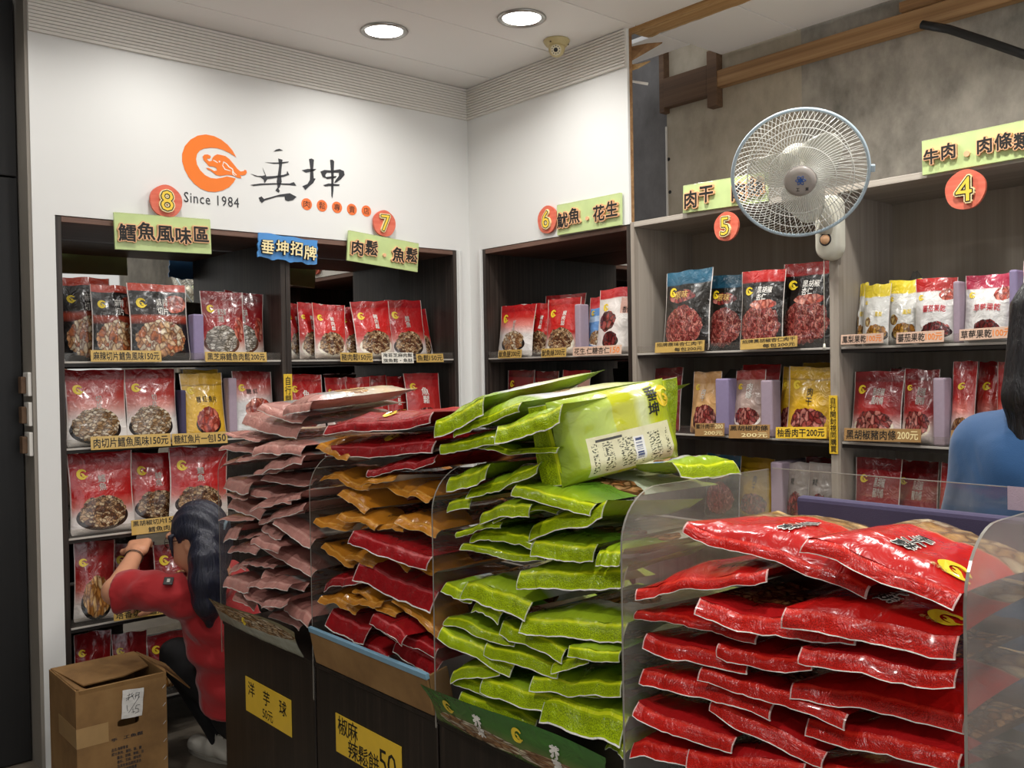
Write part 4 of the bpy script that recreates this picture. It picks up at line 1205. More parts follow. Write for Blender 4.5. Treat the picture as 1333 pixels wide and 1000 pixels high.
SHELFBAGS = [
('black_cracker', 'A', -1.7975, 0.1725, 1.509, 0.1903, 0.336, 0.045, 0.12, -0.06, 0.02, 'black cracker bag at the left end of the top left shelf', 'black cracker bags, top left shelf'),
('black_cracker', 'A', -1.7106, 0.1125, 1.509, 0.1916, 0.2985, 0.045, 0.12, 0.04, -0.05, 'black cracker bag half hidden between its two neighbours, top left shelf', 'black cracker bags, top left shelf'),
('black_cracker', 'A', -1.5554, 0.0525, 1.509, 0.2438, 0.3133, 0.045, 0.12, 0, 0.01, 'front black cracker bag touching the lavender foam, top left shelf', 'black cracker bags, top left shelf'),
('red_sesame', 'A', -1.2769, 0.0725, 1.509, 0.194, 0.2955, 0.045, 0.12, 0, 0, 'dark red sesame bag right of the lavender foam, top left shelf', 'dark red sesame bags, top left shelf'),
('red_sesame', 'A', -1.1594, 0.1325, 1.509, 0.1816, 0.2983, 0.045, 0.12, 0, -0.06, 'dark red sesame bag at the right end, half hidden, top left shelf', 'dark red sesame bags, top left shelf'),
('red_white_shred', 'A', -1.8083, 0.055, 1.182, 0.2287, 0.2958, 0.05, 0.12, 0, 0, 'red to white shred bag at the left end of the second shelf', 'bags on the second shelf left'),
('red_white_shred', 'A', -1.5955, 0.057, 1.182, 0.2073, 0.2931, 0.05, 0.12, 0, -0.02, 'red to white shred bag beside the gold bag, second shelf left', 'bags on the second shelf left'),
('gold_candy', 'A', -1.3788, 0.0525, 1.182, 0.184, 0.2741, 0.045, 0.12, 0, 0, 'gold bag with red sweets in a bowl, second shelf left', 'bags on the second shelf left'),
('gold_candy', 'A', -1.3435, 0.1525, 1.182, 0.1615, 0.2908, 0.045, 0.12, 0, 0, 'second gold bag showing only its top behind the gold one', 'bags on the second shelf left'),
('white_candy', 'A', -1.148, 0.0625, 1.182, 0.186, 0.2805, 0.045, 0.12, 0, 0, 'white and red sweets bag at the right end of the second shelf left', 'bags on the second shelf left'),
('red_shred', 'A', -1.794, 0.055, 0.843, 0.2444, 0.3126, 0.05, 0.12, 0, 0, 'red shred bag at the left end of the third shelf', 'red bags on the third shelf left'),
('red_shred', 'A', -1.5685, 0.11, 0.843, 0.2235, 0.2836, 0.05, 0.12, 0, -0.06, 'red shred bag behind the two-line card, third shelf left', 'red bags on the third shelf left'),
('red_shred', 'A', -1.4141, 0.055, 0.843, 0.2535, 0.2948, 0.05, 0.12, 0, -0.08, 'red shred bag above the crouching head, third shelf left', 'red bags on the third shelf left'),
('red_chips', 'A', -1.8362, 0.055, 0.505, 0.1542, 0.3001, 0.05, 0.12, 0, -0.05, 'red chip bag at the left end of the fourth shelf', 'red bags on the fourth shelf left'),
('red_chips', 'A', -1.6506, 0.1675, 0.505, 0.1827, 0.2537, 0.055, 0.12, 0, -0.06, 'red chip bag behind the reaching arm, fourth shelf', 'red bags on the fourth shelf left'),
('red_chips', 'A', -1.4998, 0.0725, 0.505, 0.2059, 0.2455, 0.055, 0.12, 0, -0.05, 'red chip bag beside the spectacles of the crouching person, fourth shelf', 'red bags on the fourth shelf left'),
('red_chips', 'A', -1.8427, 0.075, 0.167, 0.1405, 0.2836, 0.05, 0.12, 0, -0.03, 'leftmost dark red bag on the bottom shelf, above the cardboard box', 'dark red bags on the bottom shelf left'),
('red_chips', 'A', -1.7, 0.075, 0.167, 0.1391, 0.2546, 0.05, 0.12, 0, -0.03, 'second dark red bag on the bottom shelf, above the cardboard box flap', 'dark red bags on the bottom shelf left'),
('red_chips', 'A', -1.5461, 0.075, 0.167, 0.1687, 0.2235, 0.05, 0.12, 0, -0.03, 'third dark red bag on the bottom shelf, beside the red shirt', 'dark red bags on the bottom shelf left'),
('red_floss', 'A', -0.8916, 0.1625, 1.509, 0.0933, 0.2654, 0.045, 0.12, 0.05, 0, 'narrow red floss bag cut by the divider, top shelf under the 7 sign', 'red floss bags on the top shelf under the 7 sign'),
('red_floss', 'A', -0.849, 0.1075, 1.509, 0.1215, 0.2633, 0.045, 0.12, 0, -0.02, 'second red floss bag from the divider, top shelf under the 7 sign', 'red floss bags on the top shelf under the 7 sign'),
('red_floss', 'A', -0.7771, 0.0525, 1.509, 0.1714, 0.255, 0.045, 0.12, 0, -0.03, 'third red floss bag from the divider, top shelf under the 7 sign', 'red floss bags on the top shelf under the 7 sign'),
('red_floss', 'A', -0.6213, 0.1125, 1.509, 0.1344, 0.2531, 0.045, 0.12, 0, 0, 'fourth red floss bag from the divider, top shelf under the 7 sign', 'red floss bags on the top shelf under the 7 sign'),
('red_floss', 'A', -0.5344, 0.0525, 1.509, 0.2144, 0.2742, 0.045, 0.12, 0, 0.04, 'red floss bag above the white card, top shelf under the 7 sign', 'red floss bags on the top shelf under the 7 sign'),
('red_shred', 'A', -0.3065, 0.1075, 1.509, 0.2208, 0.2935, 0.045, 0.12, 0, 0.02, 'red bag with a small yellow sticker, top shelf under the 7 sign', 'red floss bags on the top shelf under the 7 sign'),
('red_shred', 'A', -0.1659, 0.1725, 1.509, 0.1118, 0.2527, 0.045, 0.12, 0, 0.1, 'low red bag at the right end of the top shelf under the 7 sign', 'red floss bags on the top shelf under the 7 sign'),
('red_bowl', 'A', -0.9033, 0.0525, 1.182, 0.1842, 0.263, 0.045, 0.12, 0, 0, 'wide red bag beside the yellow notice, second shelf under the 7 sign', 'red bags on the second shelf under the 7 sign'),
('red_bowl', 'A', -0.7334, 0.0725, 1.182, 0.1175, 0.246, 0.045, 0.12, 0, 0, 'red bag above the pink pile, second from the yellow notice', 'red bags on the second shelf under the 7 sign'),
('red_bowl', 'A', -0.6188, 0.0675, 1.182, 0.1342, 0.2439, 0.045, 0.12, 0, 0, 'red bag above the pink pile, third from the yellow notice', 'red bags on the second shelf under the 7 sign'),
('red_bowl', 'A', -0.4724, 0.1125, 1.182, 0.101, 0.2489, 0.045, 0.12, 0, 0, 'red bag deep in the second shelf, left of its twin', 'red bags on the second shelf under the 7 sign'),
('red_bowl', 'A', -0.3753, 0.1075, 1.182, 0.1174, 0.2472, 0.045, 0.12, 0, 0, 'red bag deep in the second shelf, next to the bowl bag', 'red bags on the second shelf under the 7 sign'),
('red_bowl', 'A', -0.2565, 0.0525, 1.182, 0.2141, 0.2563, 0.045, 0.12, 0, 0, 'red bag with a small meat bowl at the right end under the 7 sign', 'red bags on the second shelf under the 7 sign'),
('white_squid', 'B', 0.0525, -0.2723, 1.509, 0.2583, 0.2584, 0.045, 0.12, 0, 0, 'white and red squid bag at the left end of cabinet 6', 'bags on the top shelf of cabinet 6'),
('red_floss', 'B', 0.1075, -0.395, 1.509, 0.1539, 0.2636, 0.045, 0.12, 0, 0, 'red floss bag second from the left in cabinet 6, partly hidden', 'bags on the top shelf of cabinet 6'),
('red_floss', 'B', 0.0525, -0.5993, 1.509, 0.2208, 0.2698, 0.045, 0.12, 0, 0, 'red floss bag in front at the middle of cabinet 6', 'bags on the top shelf of cabinet 6'),
('blue_bean', 'B', 0.1075, -0.7881, 1.509, 0.1678, 0.2657, 0.045, 0.12, 0, 0, 'red bag with a blue peanut panel, cabinet 6', 'bags on the top shelf of cabinet 6'),
('red_dots', 'B', 0.0525, -0.9419, 1.509, 0.2303, 0.2897, 0.045, 0.12, 0, 0, 'white and red bag with a cup of beans at the right end of cabinet 6', 'bags on the top shelf of cabinet 6'),
('red_floss', 'B', 0.2125, -0.4341, 1.509, 0.281, 0.3061, 0.045, 0.12, 0, 0, 'red bag in the back row of cabinet 6, only its top showing', 'bags on the top shelf of cabinet 6'),
('dark_red', 'B', 0.0725, -0.268, 1.182, 0.1955, 0.2643, 0.045, 0.12, 0, 0, 'red bag top at the left of the second shelf, cabinet 6', 'red bags on the second shelf of cabinet 6'),
('dark_red', 'B', 0.0825, -0.4467, 1.182, 0.1732, 0.2586, 0.045, 0.12, 0, 0, 'red bag top second from the left, second shelf, cabinet 6', 'red bags on the second shelf of cabinet 6'),
('red_dots', 'B', 0.0825, -0.6401, 1.182, 0.1924, 0.2602, 0.045, 0.12, 0, 0, 'white and red bag top in the second shelf, cabinet 6', 'red bags on the second shelf of cabinet 6'),
('dark_red', 'B', 0.0825, -1.1895, 1.182, 0.157, 0.2645, 0.045, 0.12, 0, 0, 'red bag top behind the lime bag, oak cabinet under the 5 disc', 'bags in the oak cabinet under the 5 disc'),
('navy_meat', 'B', 0.055, -1.3262, 1.509, 0.2383, 0.3318, 0.05, 0.12, 0, 0.02, 'black jerky bag with a crumpled blue top, left end under the 5 disc', 'jerky bags on the top shelf under the 5 disc'),
('navy_meat', 'B', 0.115, -1.4793, 1.509, 0.2058, 0.3058, 0.05, 0.12, 0, 0, 'black jerky bag with a flat blue top, second under the 5 disc', 'jerky bags on the top shelf under the 5 disc'),
('black_meat', 'B', 0.0575, -1.6789, 1.509, 0.1923, 0.3025, 0.045, 0.12, 0, 0, 'black jerky bag with a red top, left one of two under the fan', 'jerky bags on the top shelf under the 5 disc'),
('black_meat', 'B', 0.1075, -1.8385, 1.509, 0.2175, 0.3217, 0.045, 0.12, 0, 0, 'large black jerky bag with a red top beside the fan cord', 'jerky bags on the top shelf under the 5 disc'),
('tan_meat', 'B', 0.0575, -1.4111, 1.182, 0.1437, 0.2463, 0.045, 0.12, 0, 0, 'orange-tan jerky pouch above a brown 200 card', 'pouches on the second shelf under the 5 disc'),
('mauve_meat', 'B', 0.0525, -1.6212, 1.182, 0.1386, 0.2503, 0.045, 0.12, 0, 0, 'greyish sausage pouch with a dark red fold, second shelf under the 5 disc', 'pouches on the second shelf under the 5 disc'),
('red_floss', 'B', 0.1325, -1.6052, 1.182, 0.1783, 0.2705, 0.045, 0.12, 0, 0, 'red bag standing behind the greyish sausage pouch', 'pouches on the second shelf under the 5 disc'),
('gold_meat', 'B', 0.1075, -1.7678, 1.182, 0.1076, 0.2567, 0.045, 0.12, 0, -0.04, 'left gold jerky pouch, second shelf under the 5 disc', 'pouches on the second shelf under the 5 disc'),
('gold_meat', 'B', 0.0525, -1.8804, 1.182, 0.1885, 0.2587, 0.045, 0.12, 0, -0.02, 'front gold jerky pouch beside the oak divider', 'pouches on the second shelf under the 5 disc'),
('gold_meat', 'B', 0.1625, -1.8378, 1.182, 0.1331, 0.2753, 0.045, 0.12, 0, 0, 'gold pouch in the back row behind the front gold pouches', 'pouches on the second shelf under the 5 disc'),
('grey_clear', 'B', 0.245, -1.4352, 1.182, 0.3569, 0.2499, 0.09, 0.12, 0, 0, 'crumpled clear wrap lying on the bags, second shelf under the 5 disc', 'pouches on the second shelf under the 5 disc'),
('window_dark', 'B', 0.0525, -1.8255, 0.843, 0.0889, 0.2468, 0.045, 0.12, 0, 0, 'clear pouch with dark sweets left of its twin, seen over the purple foam', 'bags on the low shelf under the 5 disc'),
('window_dark', 'B', 0.0525, -1.917, 0.843, 0.1066, 0.2529, 0.045, 0.12, 0, 0, 'clear pouch with dark sweets next to the oak divider, seen over the purple foam', 'bags on the low shelf under the 5 disc'),
('dark_red', 'B', 0.1425, -1.8565, 0.843, 0.1227, 0.2618, 0.045, 0.12, 0, 0, 'dark red bag behind the clear pouches, low shelf', 'bags on the low shelf under the 5 disc'),
('navy_meat', 'B', 0.1225, -1.4423, 0.843, 0.1723, 0.2504, 0.045, 0.12, 0, 0, 'dark bag in the shade at the left of the low shelf, 5 cabinet', 'bags on the low shelf under the 5 disc'),
('gold_meat', 'B', 0.1625, -1.5668, 0.843, 0.1639, 0.2425, 0.045, 0.12, 0, 0, 'gold bag in the shade between the dark bag and the mauve foam, low shelf', 'bags on the low shelf under the 5 disc'),
('white_pine', 'B', 0.1075, -2.0574, 1.509, 0.0347, 0.2232, 0.045, 0.12, 0, 0, 'narrow yellow-topped pineapple bag at the left end under the 4 disc', 'dried fruit bags on the top shelf under the 4 disc'),
('white_pine', 'B', 0.0525, -2.1356, 1.509, 0.0959, 0.21, 0.045, 0.12, 0, 0, 'yellow-topped pineapple bag second from the left under the 4 disc', 'dried fruit bags on the top shelf under the 4 disc'),
('white_pine', 'B', 0.1075, -2.2006, 1.509, 0.1121, 0.223, 0.045, 0.12, 0, 0, 'yellow-topped pineapple bag beside the tomato bag', 'dried fruit bags on the top shelf under the 4 disc'),
('white_tomato', 'B', 0.055, -2.3386, 1.509, 0.1364, 0.216, 0.05, 0.12, 0, 0, 'white dried tomato bag with a red top', 'dried fruit bags on the top shelf under the 4 disc'),
('white_straw', 'B', 0.055, -2.5013, 1.509, 0.1459, 0.2138, 0.05, 0.12, 0, 0, 'white dried strawberry bag with a crimson top', 'dried fruit bags on the top shelf under the 4 disc'),
('white_magenta', 'B', 0.0525, -2.646, 1.509, 0.0992, 0.2446, 0.045, 0.12, 0, 0, 'white bag with a magenta top cut by the right edge', 'dried fruit bags on the top shelf under the 4 disc'),
('grey_clear', 'B', 0.2, -2.1896, 1.509, 0.1674, 0.2515, 0.08, 0.12, 0, 0, 'crumpled clear wrap behind the tomato bag', 'dried fruit bags on the top shelf under the 4 disc'),
('red_strip_meat', 'B', 0.055, -2.1314, 1.182, 0.1829, 0.2398, 0.05, 0.12, 0, 0, 'large red meat strip bag at the left end under the 4 disc', 'red bags on the second shelf under the 4 disc'),
('red_strip_meat', 'B', 0.1225, -2.186, 1.182, 0.0943, 0.2487, 0.045, 0.12, 0, 0, 'red meat strip bag squeezed between two others under the 4 disc', 'red bags on the second shelf under the 4 disc'),
('red_strip_meat', 'B', 0.0575, -2.2781, 1.182, 0.1153, 0.2459, 0.045, 0.12, 0, -0.03, 'red meat strip bag beside the mauve foam under the 4 disc', 'red bags on the second shelf under the 4 disc'),
('red_clear_top', 'B', 0.0525, -2.4206, 1.182, 0.0762, 0.2713, 0.045, 0.12, 0, 0, 'tall red bag right of the mauve foam, first of three', 'red bags on the second shelf under the 4 disc'),
('red_clear_top', 'B', 0.1075, -2.4703, 1.182, 0.0888, 0.2651, 0.045, 0.12, 0, -0.04, 'tall red bag, middle one of three behind the blue shoulder', 'red bags on the second shelf under the 4 disc'),
('red_clear_top', 'B', 0.0525, -2.5747, 1.182, 0.1032, 0.2685, 0.045, 0.12, 0, 0, 'tall red bag nearest the black hair, last of three', 'red bags on the second shelf under the 4 disc'),
('grey_clear', 'B', 0.245, -2.1411, 1.182, 0.1943, 0.248, 0.09, 0.12, 0, 0, 'crumpled silver wrap on top of the meat strip bags', 'red bags on the second shelf under the 4 disc'),
('red_strip_meat', 'B', 0.0525, -2.1291, 0.843, 0.1654, 0.2828, 0.045, 0.12, 0, 0, 'red bag top at the left of the low shelf under the 4 disc', 'red bags on the low shelf under the 4 disc'),
('red_strip_meat', 'B', 0.1075, -2.2411, 0.843, 0.1522, 0.2777, 0.045, 0.12, 0, 0, 'red bag top second on the low shelf under the 4 disc', 'red bags on the low shelf under the 4 disc'),
('red_clear_top', 'B', 0.0625, -2.3721, 0.843, 0.0784, 0.2796, 0.045, 0.12, 0, 0, 'red bag top by the blue sleeve on the low shelf', 'red bags on the low shelf under the 4 disc')]
FOAMS = [
('lavender foam block between the black and the dark red bags', 'A', -1.4083, 0.03, 1.5079999999999998, 0.0455, 0.1915, 0.06, 'lavender', 0, 0),
('mauve foam block right of the gold sweets bag', 'A', -1.264, 0.035, 1.1809999999999998, 0.0376, 0.2528, 0.06, 'mauve_foam', 0, 0),
('blue foam block left of the gold sweets bag', 'A', -1.4742, 0.04, 1.1809999999999998, 0.0223, 0.2065, 0.1, 'purple_foam', 0, 0),
('pale foam block in cabinet 6 beside the blue peanut bag', 'B', 0.03, -0.7335, 1.5079999999999998, 0.0343, 0.231, 0.06, 'mauve_foam', 0, 0),
('lavender foam block right of the orange-tan pouch', 'B', 0.02, -1.5259, 1.1809999999999998, 0.0613, 0.2191, 0.06, 'lavender', 0, 0),
('mauve foam block right of the greyish sausage pouch', 'B', 0.02, -1.7261, 1.1809999999999998, 0.0496, 0.2127, 0.06, 'mauve_foam', 0, 0),
('mauve foam block between the tomato and the strawberry bags', 'B', 0.03, -2.4181, 1.5079999999999998, 0.0214, 0.1959, 0.06, 'mauve_foam', 0, 0),
('lavender foam block right of the strawberry bag', 'B', 0.03, -2.5869, 1.5079999999999998, 0.024, 0.2165, 0.06, 'lavender', 0, 0),
('mauve foam block between the red bags, second shelf under the 4 disc', 'B', 0.02, -2.364, 1.1809999999999998, 0.0367, 0.2186, 0.06, 'mauve_foam', 0, 0),
('mauve foam block left of the clear pouches, low shelf', 'B', 0.03, -1.7578, 0.842, 0.049, 0.2478, 0.3, 'mauve_foam', 0, 0)]
BINBAGS = [
('pink', 'pink', -1.3626, 1.3333, -1.511, 1.3484, 0.36, 0.045, 0.0255, 0.0, 0.07, 0, '', 'topmost dusty pink snack bag on the right side of the leftmost bin', 'pink bags piled in the leftmost bin', 1),
('pink', 'pink', -1.2127, 1.3268, -1.4411, 1.2915, 0.36, 0.024, 0.0345, 0.0064, 0.07, 0.08, '', 'second highest dusty pink snack bag on the right side of the leftmost bin', 'pink bags piled in the leftmost bin', 0.55),
('pink', 'pink', -1.0697, 1.2926, -1.4147, 1.2607, 0.36, 0.024, 0.0375, 0.0128, 0.07, 0.0, '', 'third highest dusty pink snack bag on the right side of the leftmost bin', 'pink bags piled in the leftmost bin', 0.85),
('pink', 'pink', -0.942, 1.2477, -1.2348, 1.2416, 0.36, 0.024, 0.0196, 0.0032, 0, -0.08, '', 'topmost dusty pink snack bag on the left side of the leftmost bin', 'pink bags piled in the leftmost bin', 0.35),
('pink', 'pink', -0.942, 1.2111, -1.1402, 1.2091, 0.36, 0.024, 0.0202, 0.0096, 0, 0.12, '', 'second highest dusty pink snack bag on the left side of the leftmost bin', 'pink bags piled in the leftmost bin', 0.7),
('pink', 'pink', -1.2308, 1.2171, -1.511, 1.2353, 0.36, 0.018, 0.0257, -0.026, 0.03, 0.02, '', 'fourth highest dusty pink snack bag on the right side of the leftmost bin', 'pink bags piled in the leftmost bin', 1),
('pink', 'pink', -1.082, 1.1773, -1.4257, 1.219, 0.36, 0.0156, 0.0207, -0.01, 0.009, -0.0, '', 'fifth highest dusty pink snack bag on the right side of the leftmost bin', 'pink bags piled in the leftmost bin', 0.55),
('pink', 'pink', -1.2771, 1.17, -1.511, 1.2066, 0.252, 0.0156, 0.0275, -0.026, 0.018, -0.0, '', 'sixth highest dusty pink snack bag on the right side of the leftmost bin', 'pink bags piled in the leftmost bin', 0.85),
('pink', 'pink', -0.942, 1.1459, -1.0741, 1.1734, 0.36, 0.024, 0.0269, 0.0032, 0, 0.08, '', 'third highest dusty pink snack bag on the left side of the leftmost bin', 'pink bags piled in the leftmost bin', 0.35),
('pink', 'pink', -1.2108, 1.1512, -1.3995, 1.172, 0.306, 0.0156, 0.0204, -0.018, 0.004, 0.0, '', 'seventh highest dusty pink snack bag on the right side of the leftmost bin', 'pink bags piled in the leftmost bin', 0.7),
('pink', 'pink', -0.942, 1.0937, -1.1496, 1.0884, 0.36, 0.024, 0.0333, 0.0, 0, -0.08, '', 'fourth highest dusty pink snack bag on the left side of the leftmost bin', 'pink bags piled in the leftmost bin', 1),
('pink', 'pink', -1.2374, 1.1246, -1.4812, 1.1329, 0.36, 0.024, 0.0283, 0.0064, 0, 0.12, '', 'eighth highest dusty pink snack bag on the right side of the leftmost bin', 'pink bags piled in the leftmost bin', 0.55),
('pink', 'pink', -1.1273, 1.0827, -1.3495, 1.0906, 0.36, 0.024, 0.0231, 0.0128, 0, 0.03999999999999999, '', 'tenth highest dusty pink snack bag on the right side of the leftmost bin', 'pink bags piled in the leftmost bin', 0.85),
('pink', 'pink', -0.942, 1.0563, -1.1261, 1.0608, 0.36, 0.024, 0.0222, 0.0032, 0, -0.04, '', 'fifth highest dusty pink snack bag on the left side of the leftmost bin', 'pink bags piled in the leftmost bin', 0.35),
('pink', 'pink', -1.4341, 1.105, -1.511, 1.1116, 0.306, 0.024, 0.0173, -0.026, 0.017, -0.0, '', 'ninth highest dusty pink snack bag on the right side of the leftmost bin', 'pink bags piled in the leftmost bin', 0.7),
('pink', 'pink', -0.942, 1.0385, -1.1698, 1.0136, 0.306, 0.018, 0.031, 0.02, -0.023, 0.0, '', 'sixth highest dusty pink snack bag on the left side of the leftmost bin', 'pink bags piled in the leftmost bin', 1),
('pink', 'pink', -1.2029, 1.0495, -1.4509, 1.0922, 0.306, 0.024, 0.0243, -0.026, 0.018, 0.0, '', 'eleventh highest dusty pink snack bag on the right side of the leftmost bin', 'pink bags piled in the leftmost bin', 0.55),
('pink', 'pink', -1.2828, 1.031, -1.511, 1.0855, 0.306, 0.024, 0.0238, -0.018, 0.027, -0.04, '', 'twelfth highest dusty pink snack bag on the right side of the leftmost bin', 'pink bags piled in the leftmost bin', 0.85),
('pink', 'pink', -0.942, 0.9817, -1.1387, 1.0031, 0.36, 0.024, 0.0223, 0.0032, 0, 0.12, '', 'seventh highest dusty pink snack bag on the left side of the leftmost bin', 'pink bags piled in the leftmost bin', 0.35),
('pink', 'pink', -1.1907, 1.0016, -1.4512, 1.0655, 0.36, 0.024, 0.0225, 0.0096, 0, 0.03999999999999999, '', 'thirteenth highest dusty pink snack bag on the right side of the leftmost bin', 'pink bags piled in the leftmost bin', 0.7),
('pink', 'pink', -0.942, 0.9333, -1.0702, 0.9539, 0.36, 0.024, 0.0359, 0.0, 0, -0.04, '', 'ninth highest dusty pink snack bag on the left side of the leftmost bin', 'pink bags piled in the leftmost bin', 1),
('pink', 'pink', -1.1763, 0.9778, -1.3428, 0.9662, 0.36, 0.024, 0.0313, 0.0064, 0, -0.12, '', 'fifteenth highest dusty pink snack bag on the right side of the leftmost bin', 'pink bags piled in the leftmost bin', 0.55),
('pink', 'pink', -1.3181, 1.0255, -1.511, 0.9761, 0.252, 0.024, 0.0297, -0.01, 0.023, 0.04, '', 'fourteenth highest dusty pink snack bag on the right side of the leftmost bin', 'pink bags piled in the leftmost bin', 0.85),
('pink', 'pink', -0.9869, 0.9264, -1.2072, 0.9664, 0.306, 0.0156, 0.0197, 0.02, -0.027, 0.0, '', 'eighth highest dusty pink snack bag on the left side of the leftmost bin', 'pink bags piled in the leftmost bin', 0.35),
('pink', 'pink', -0.942, 0.885, -1.177, 0.9211, 0.36, 0.024, 0.0267, 0.0096, 0, -0.08, '', 'tenth highest dusty pink snack bag on the left side of the leftmost bin', 'pink bags piled in the leftmost bin', 0.7),
('pink', 'pink', -1.1939, 0.9664, -1.3695, 0.9531, 0.306, 0.0156, 0.0185, -0.026, -0.012, 0.0, '', 'sixteenth highest dusty pink snack bag on the right side of the leftmost bin', 'pink bags piled in the leftmost bin', 1),
('pink', 'pink', -1.1889, 0.9277, -1.4796, 0.8958, 0.36, 0.024, 0.0327, 0.0064, 0, 0.03999999999999999, '', 'seventeenth highest dusty pink snack bag on the right side of the leftmost bin', 'pink bags piled in the leftmost bin', 0.55),
('pink', 'pink', -0.942, 0.8252, -1.0647, 0.862, 0.252, 0.018, 0.025, 0.02, -0.051, -0.04, '', 'twelfth highest dusty pink snack bag on the left side of the leftmost bin', 'pink bags piled in the leftmost bin', 0.85),
('pink', 'pink', -1.0471, 0.8456, -1.3133, 0.8848, 0.36, 0.024, 0.0278, 0.0032, 0, -0.12, '', 'eleventh highest dusty pink snack bag on the left side of the leftmost bin', 'pink bags piled in the leftmost bin', 0.35),
('pink', 'pink', -1.208, 0.845, -1.4333, 0.8439, 0.36, 0.024, 0.0309, 0.0096, 0, 0.08, '', 'eighteenth highest dusty pink snack bag on the right side of the leftmost bin', 'pink bags piled in the leftmost bin', 0.7),
('pink', 'pink', -0.942, 0.7869, -1.1201, 0.798, 0.36, 0.024, 0.0313, 0.0, 0, 0.0, '', 'thirteenth highest dusty pink snack bag on the left side of the leftmost bin', 'pink bags piled in the leftmost bin', 1),
('pink', 'pink', -1.1565, 0.8222, -1.4314, 0.8456, 0.252, 0.024, 0.0308, -0.026, -0.01, -0.04, '', 'nineteenth highest dusty pink snack bag on the right side of the leftmost bin', 'pink bags piled in the leftmost bin', 0.55),
('pink', 'pink', -0.9941, 0.7529, -1.1109, 0.7437, 0.36, 0.024, 0.0267, 0.0128, 0, 0.12, '', 'fifteenth highest dusty pink snack bag on the left side of the leftmost bin', 'pink bags piled in the leftmost bin', 0.85),
('pink', 'pink', -1.0648, 0.7717, -1.2552, 0.7457, 0.36, 0.024, 0.0302, 0.0032, 0, 0.03999999999999999, '', 'fourteenth highest dusty pink snack bag on the left side of the leftmost bin', 'pink bags piled in the leftmost bin', 0.35),
('pink', 'pink', -1.2542, 0.7861, -1.4254, 0.8091, 0.252, 0.0156, 0.0244, -0.026, 0.078, -0.02, '', 'twentieth highest dusty pink snack bag on the right side of the leftmost bin', 'pink bags piled in the leftmost bin', 0.7),
('pink', 'pink', -1.3243, 0.7834, -1.4992, 0.7832, 0.36, 0.024, 0.028, 0.0, 0, -0.12, '', 'twenty-first highest dusty pink snack bag on the right side of the leftmost bin', 'pink bags piled in the leftmost bin', 1),
('pink', 'pink', -1.2486, 0.7416, -1.4045, 0.7423, 0.36, 0.024, 0.0247, 0.0064, 0, 0.08, '', 'twenty-second highest dusty pink snack bag on the right side of the leftmost bin', 'pink bags piled in the leftmost bin', 0.55),
('crimson', 'crimson', -1.5773, 1.2831, -2.0482, 1.3258, 0.36, 0.04000000000000001, 0.0243, 0.004, 0.0, 0, 'crimson_big', 'topmost crimson snack bag in the second bin', 'amber and crimson bags piled in the second bin', 1.0),
('crimson', 'crimson', -1.5658, 1.228, -2.0418, 1.2672, 0.36, 0.048, 0.0279, 0.0115, 0.0, 0, 'crimson_big', 'second highest crimson snack bag in the second bin', 'amber and crimson bags piled in the second bin', 1.0),
('crimson', 'crimson', -1.7734, 1.1902, -2.058, 1.2455, 0.36, 0.032, 0.0166, 0.009, 0.0, 0, '', 'third highest crimson snack bag in the second bin', 'amber and crimson bags piled in the second bin', 1.0),
('amber', 'amber', -1.521, 1.2383, -1.6886, 1.2089, 0.36, 0.052500000000000005, 0.0282, 0.0065, 0.0, -0.06666666666666668, '', 'topmost amber snack bag on the left side of the second bin', 'amber and crimson bags piled in the second bin', 0.55),
('amber', 'amber', -1.5239, 1.1617, -1.7647, 1.1471, 0.36, 0.0354, 0.0247, 0.02, -0.032, 0.0, 'amber_txt', 'second highest amber snack bag on the left side of the second bin', 'amber and crimson bags piled in the second bin', 0.55),
('amber', 'amber', -1.7658, 1.1701, -1.9132, 1.1825, 0.252, 0.0273, 0.0202, -0.002, -0.081, 0.017, '', 'topmost amber snack bag on the right side of the second bin', 'amber and crimson bags piled in the second bin', 0.55),
('amber', 'amber', -1.7704, 1.1447, -2.0317, 1.15, 0.36, 0.0354, 0.0255, 0.012, -0.002, -0.033, 'amber_txt', 'second highest amber snack bag on the right side of the second bin', 'amber and crimson bags piled in the second bin', 0.55),
('amber', 'amber', -1.6249, 1.118, -1.7775, 1.0991, 0.36, 0.042, 0.0243, 0.0065, 0.0, -0.1, 'amber_txt', 'third highest amber snack bag on the left side of the second bin', 'amber and crimson bags piled in the second bin', 0.55),
('amber', 'amber', -1.521, 1.0405, -1.7009, 1.0374, 0.36, 0.04725, 0.0219, 0.004, 0.0, 0.06666666666666668, 'amber_txt', 'fifth highest amber snack bag on the left side of the second bin', 'amber and crimson bags piled in the second bin', 0.55),
('amber', 'amber', -1.6591, 1.0727, -1.8368, 1.0728, 0.306, 0.0273, 0.0238, -0.01, -0.003, 0.0, '', 'fourth highest amber snack bag on the left side of the second bin', 'amber and crimson bags piled in the second bin', 0.55),
('amber', 'amber', -1.7522, 1.0627, -1.932, 1.0718, 0.306, 0.0273, 0.0231, 0.004, -0.036, -0.0, 'amber_txt', 'fourth highest amber snack bag on the right side of the second bin', 'amber and crimson bags piled in the second bin', 0.55),
('amber', 'amber', -1.9035, 1.0841, -2.0423, 1.0595, 0.36, 0.042, 0.0304, 0.0065, 0.0, 0.1, 'amber_txt', 'third highest amber snack bag on the right side of the second bin', 'amber and crimson bags piled in the second bin', 0.55),
('crimson', 'crimson', -1.7471, 1.0359, -2.058, 1.0074, 0.306, 0.0156, 0.0301, -0.026, -0.023, 0.033, '', 'fourth highest crimson snack bag in the second bin', 'amber and crimson bags piled in the second bin', 1.0),
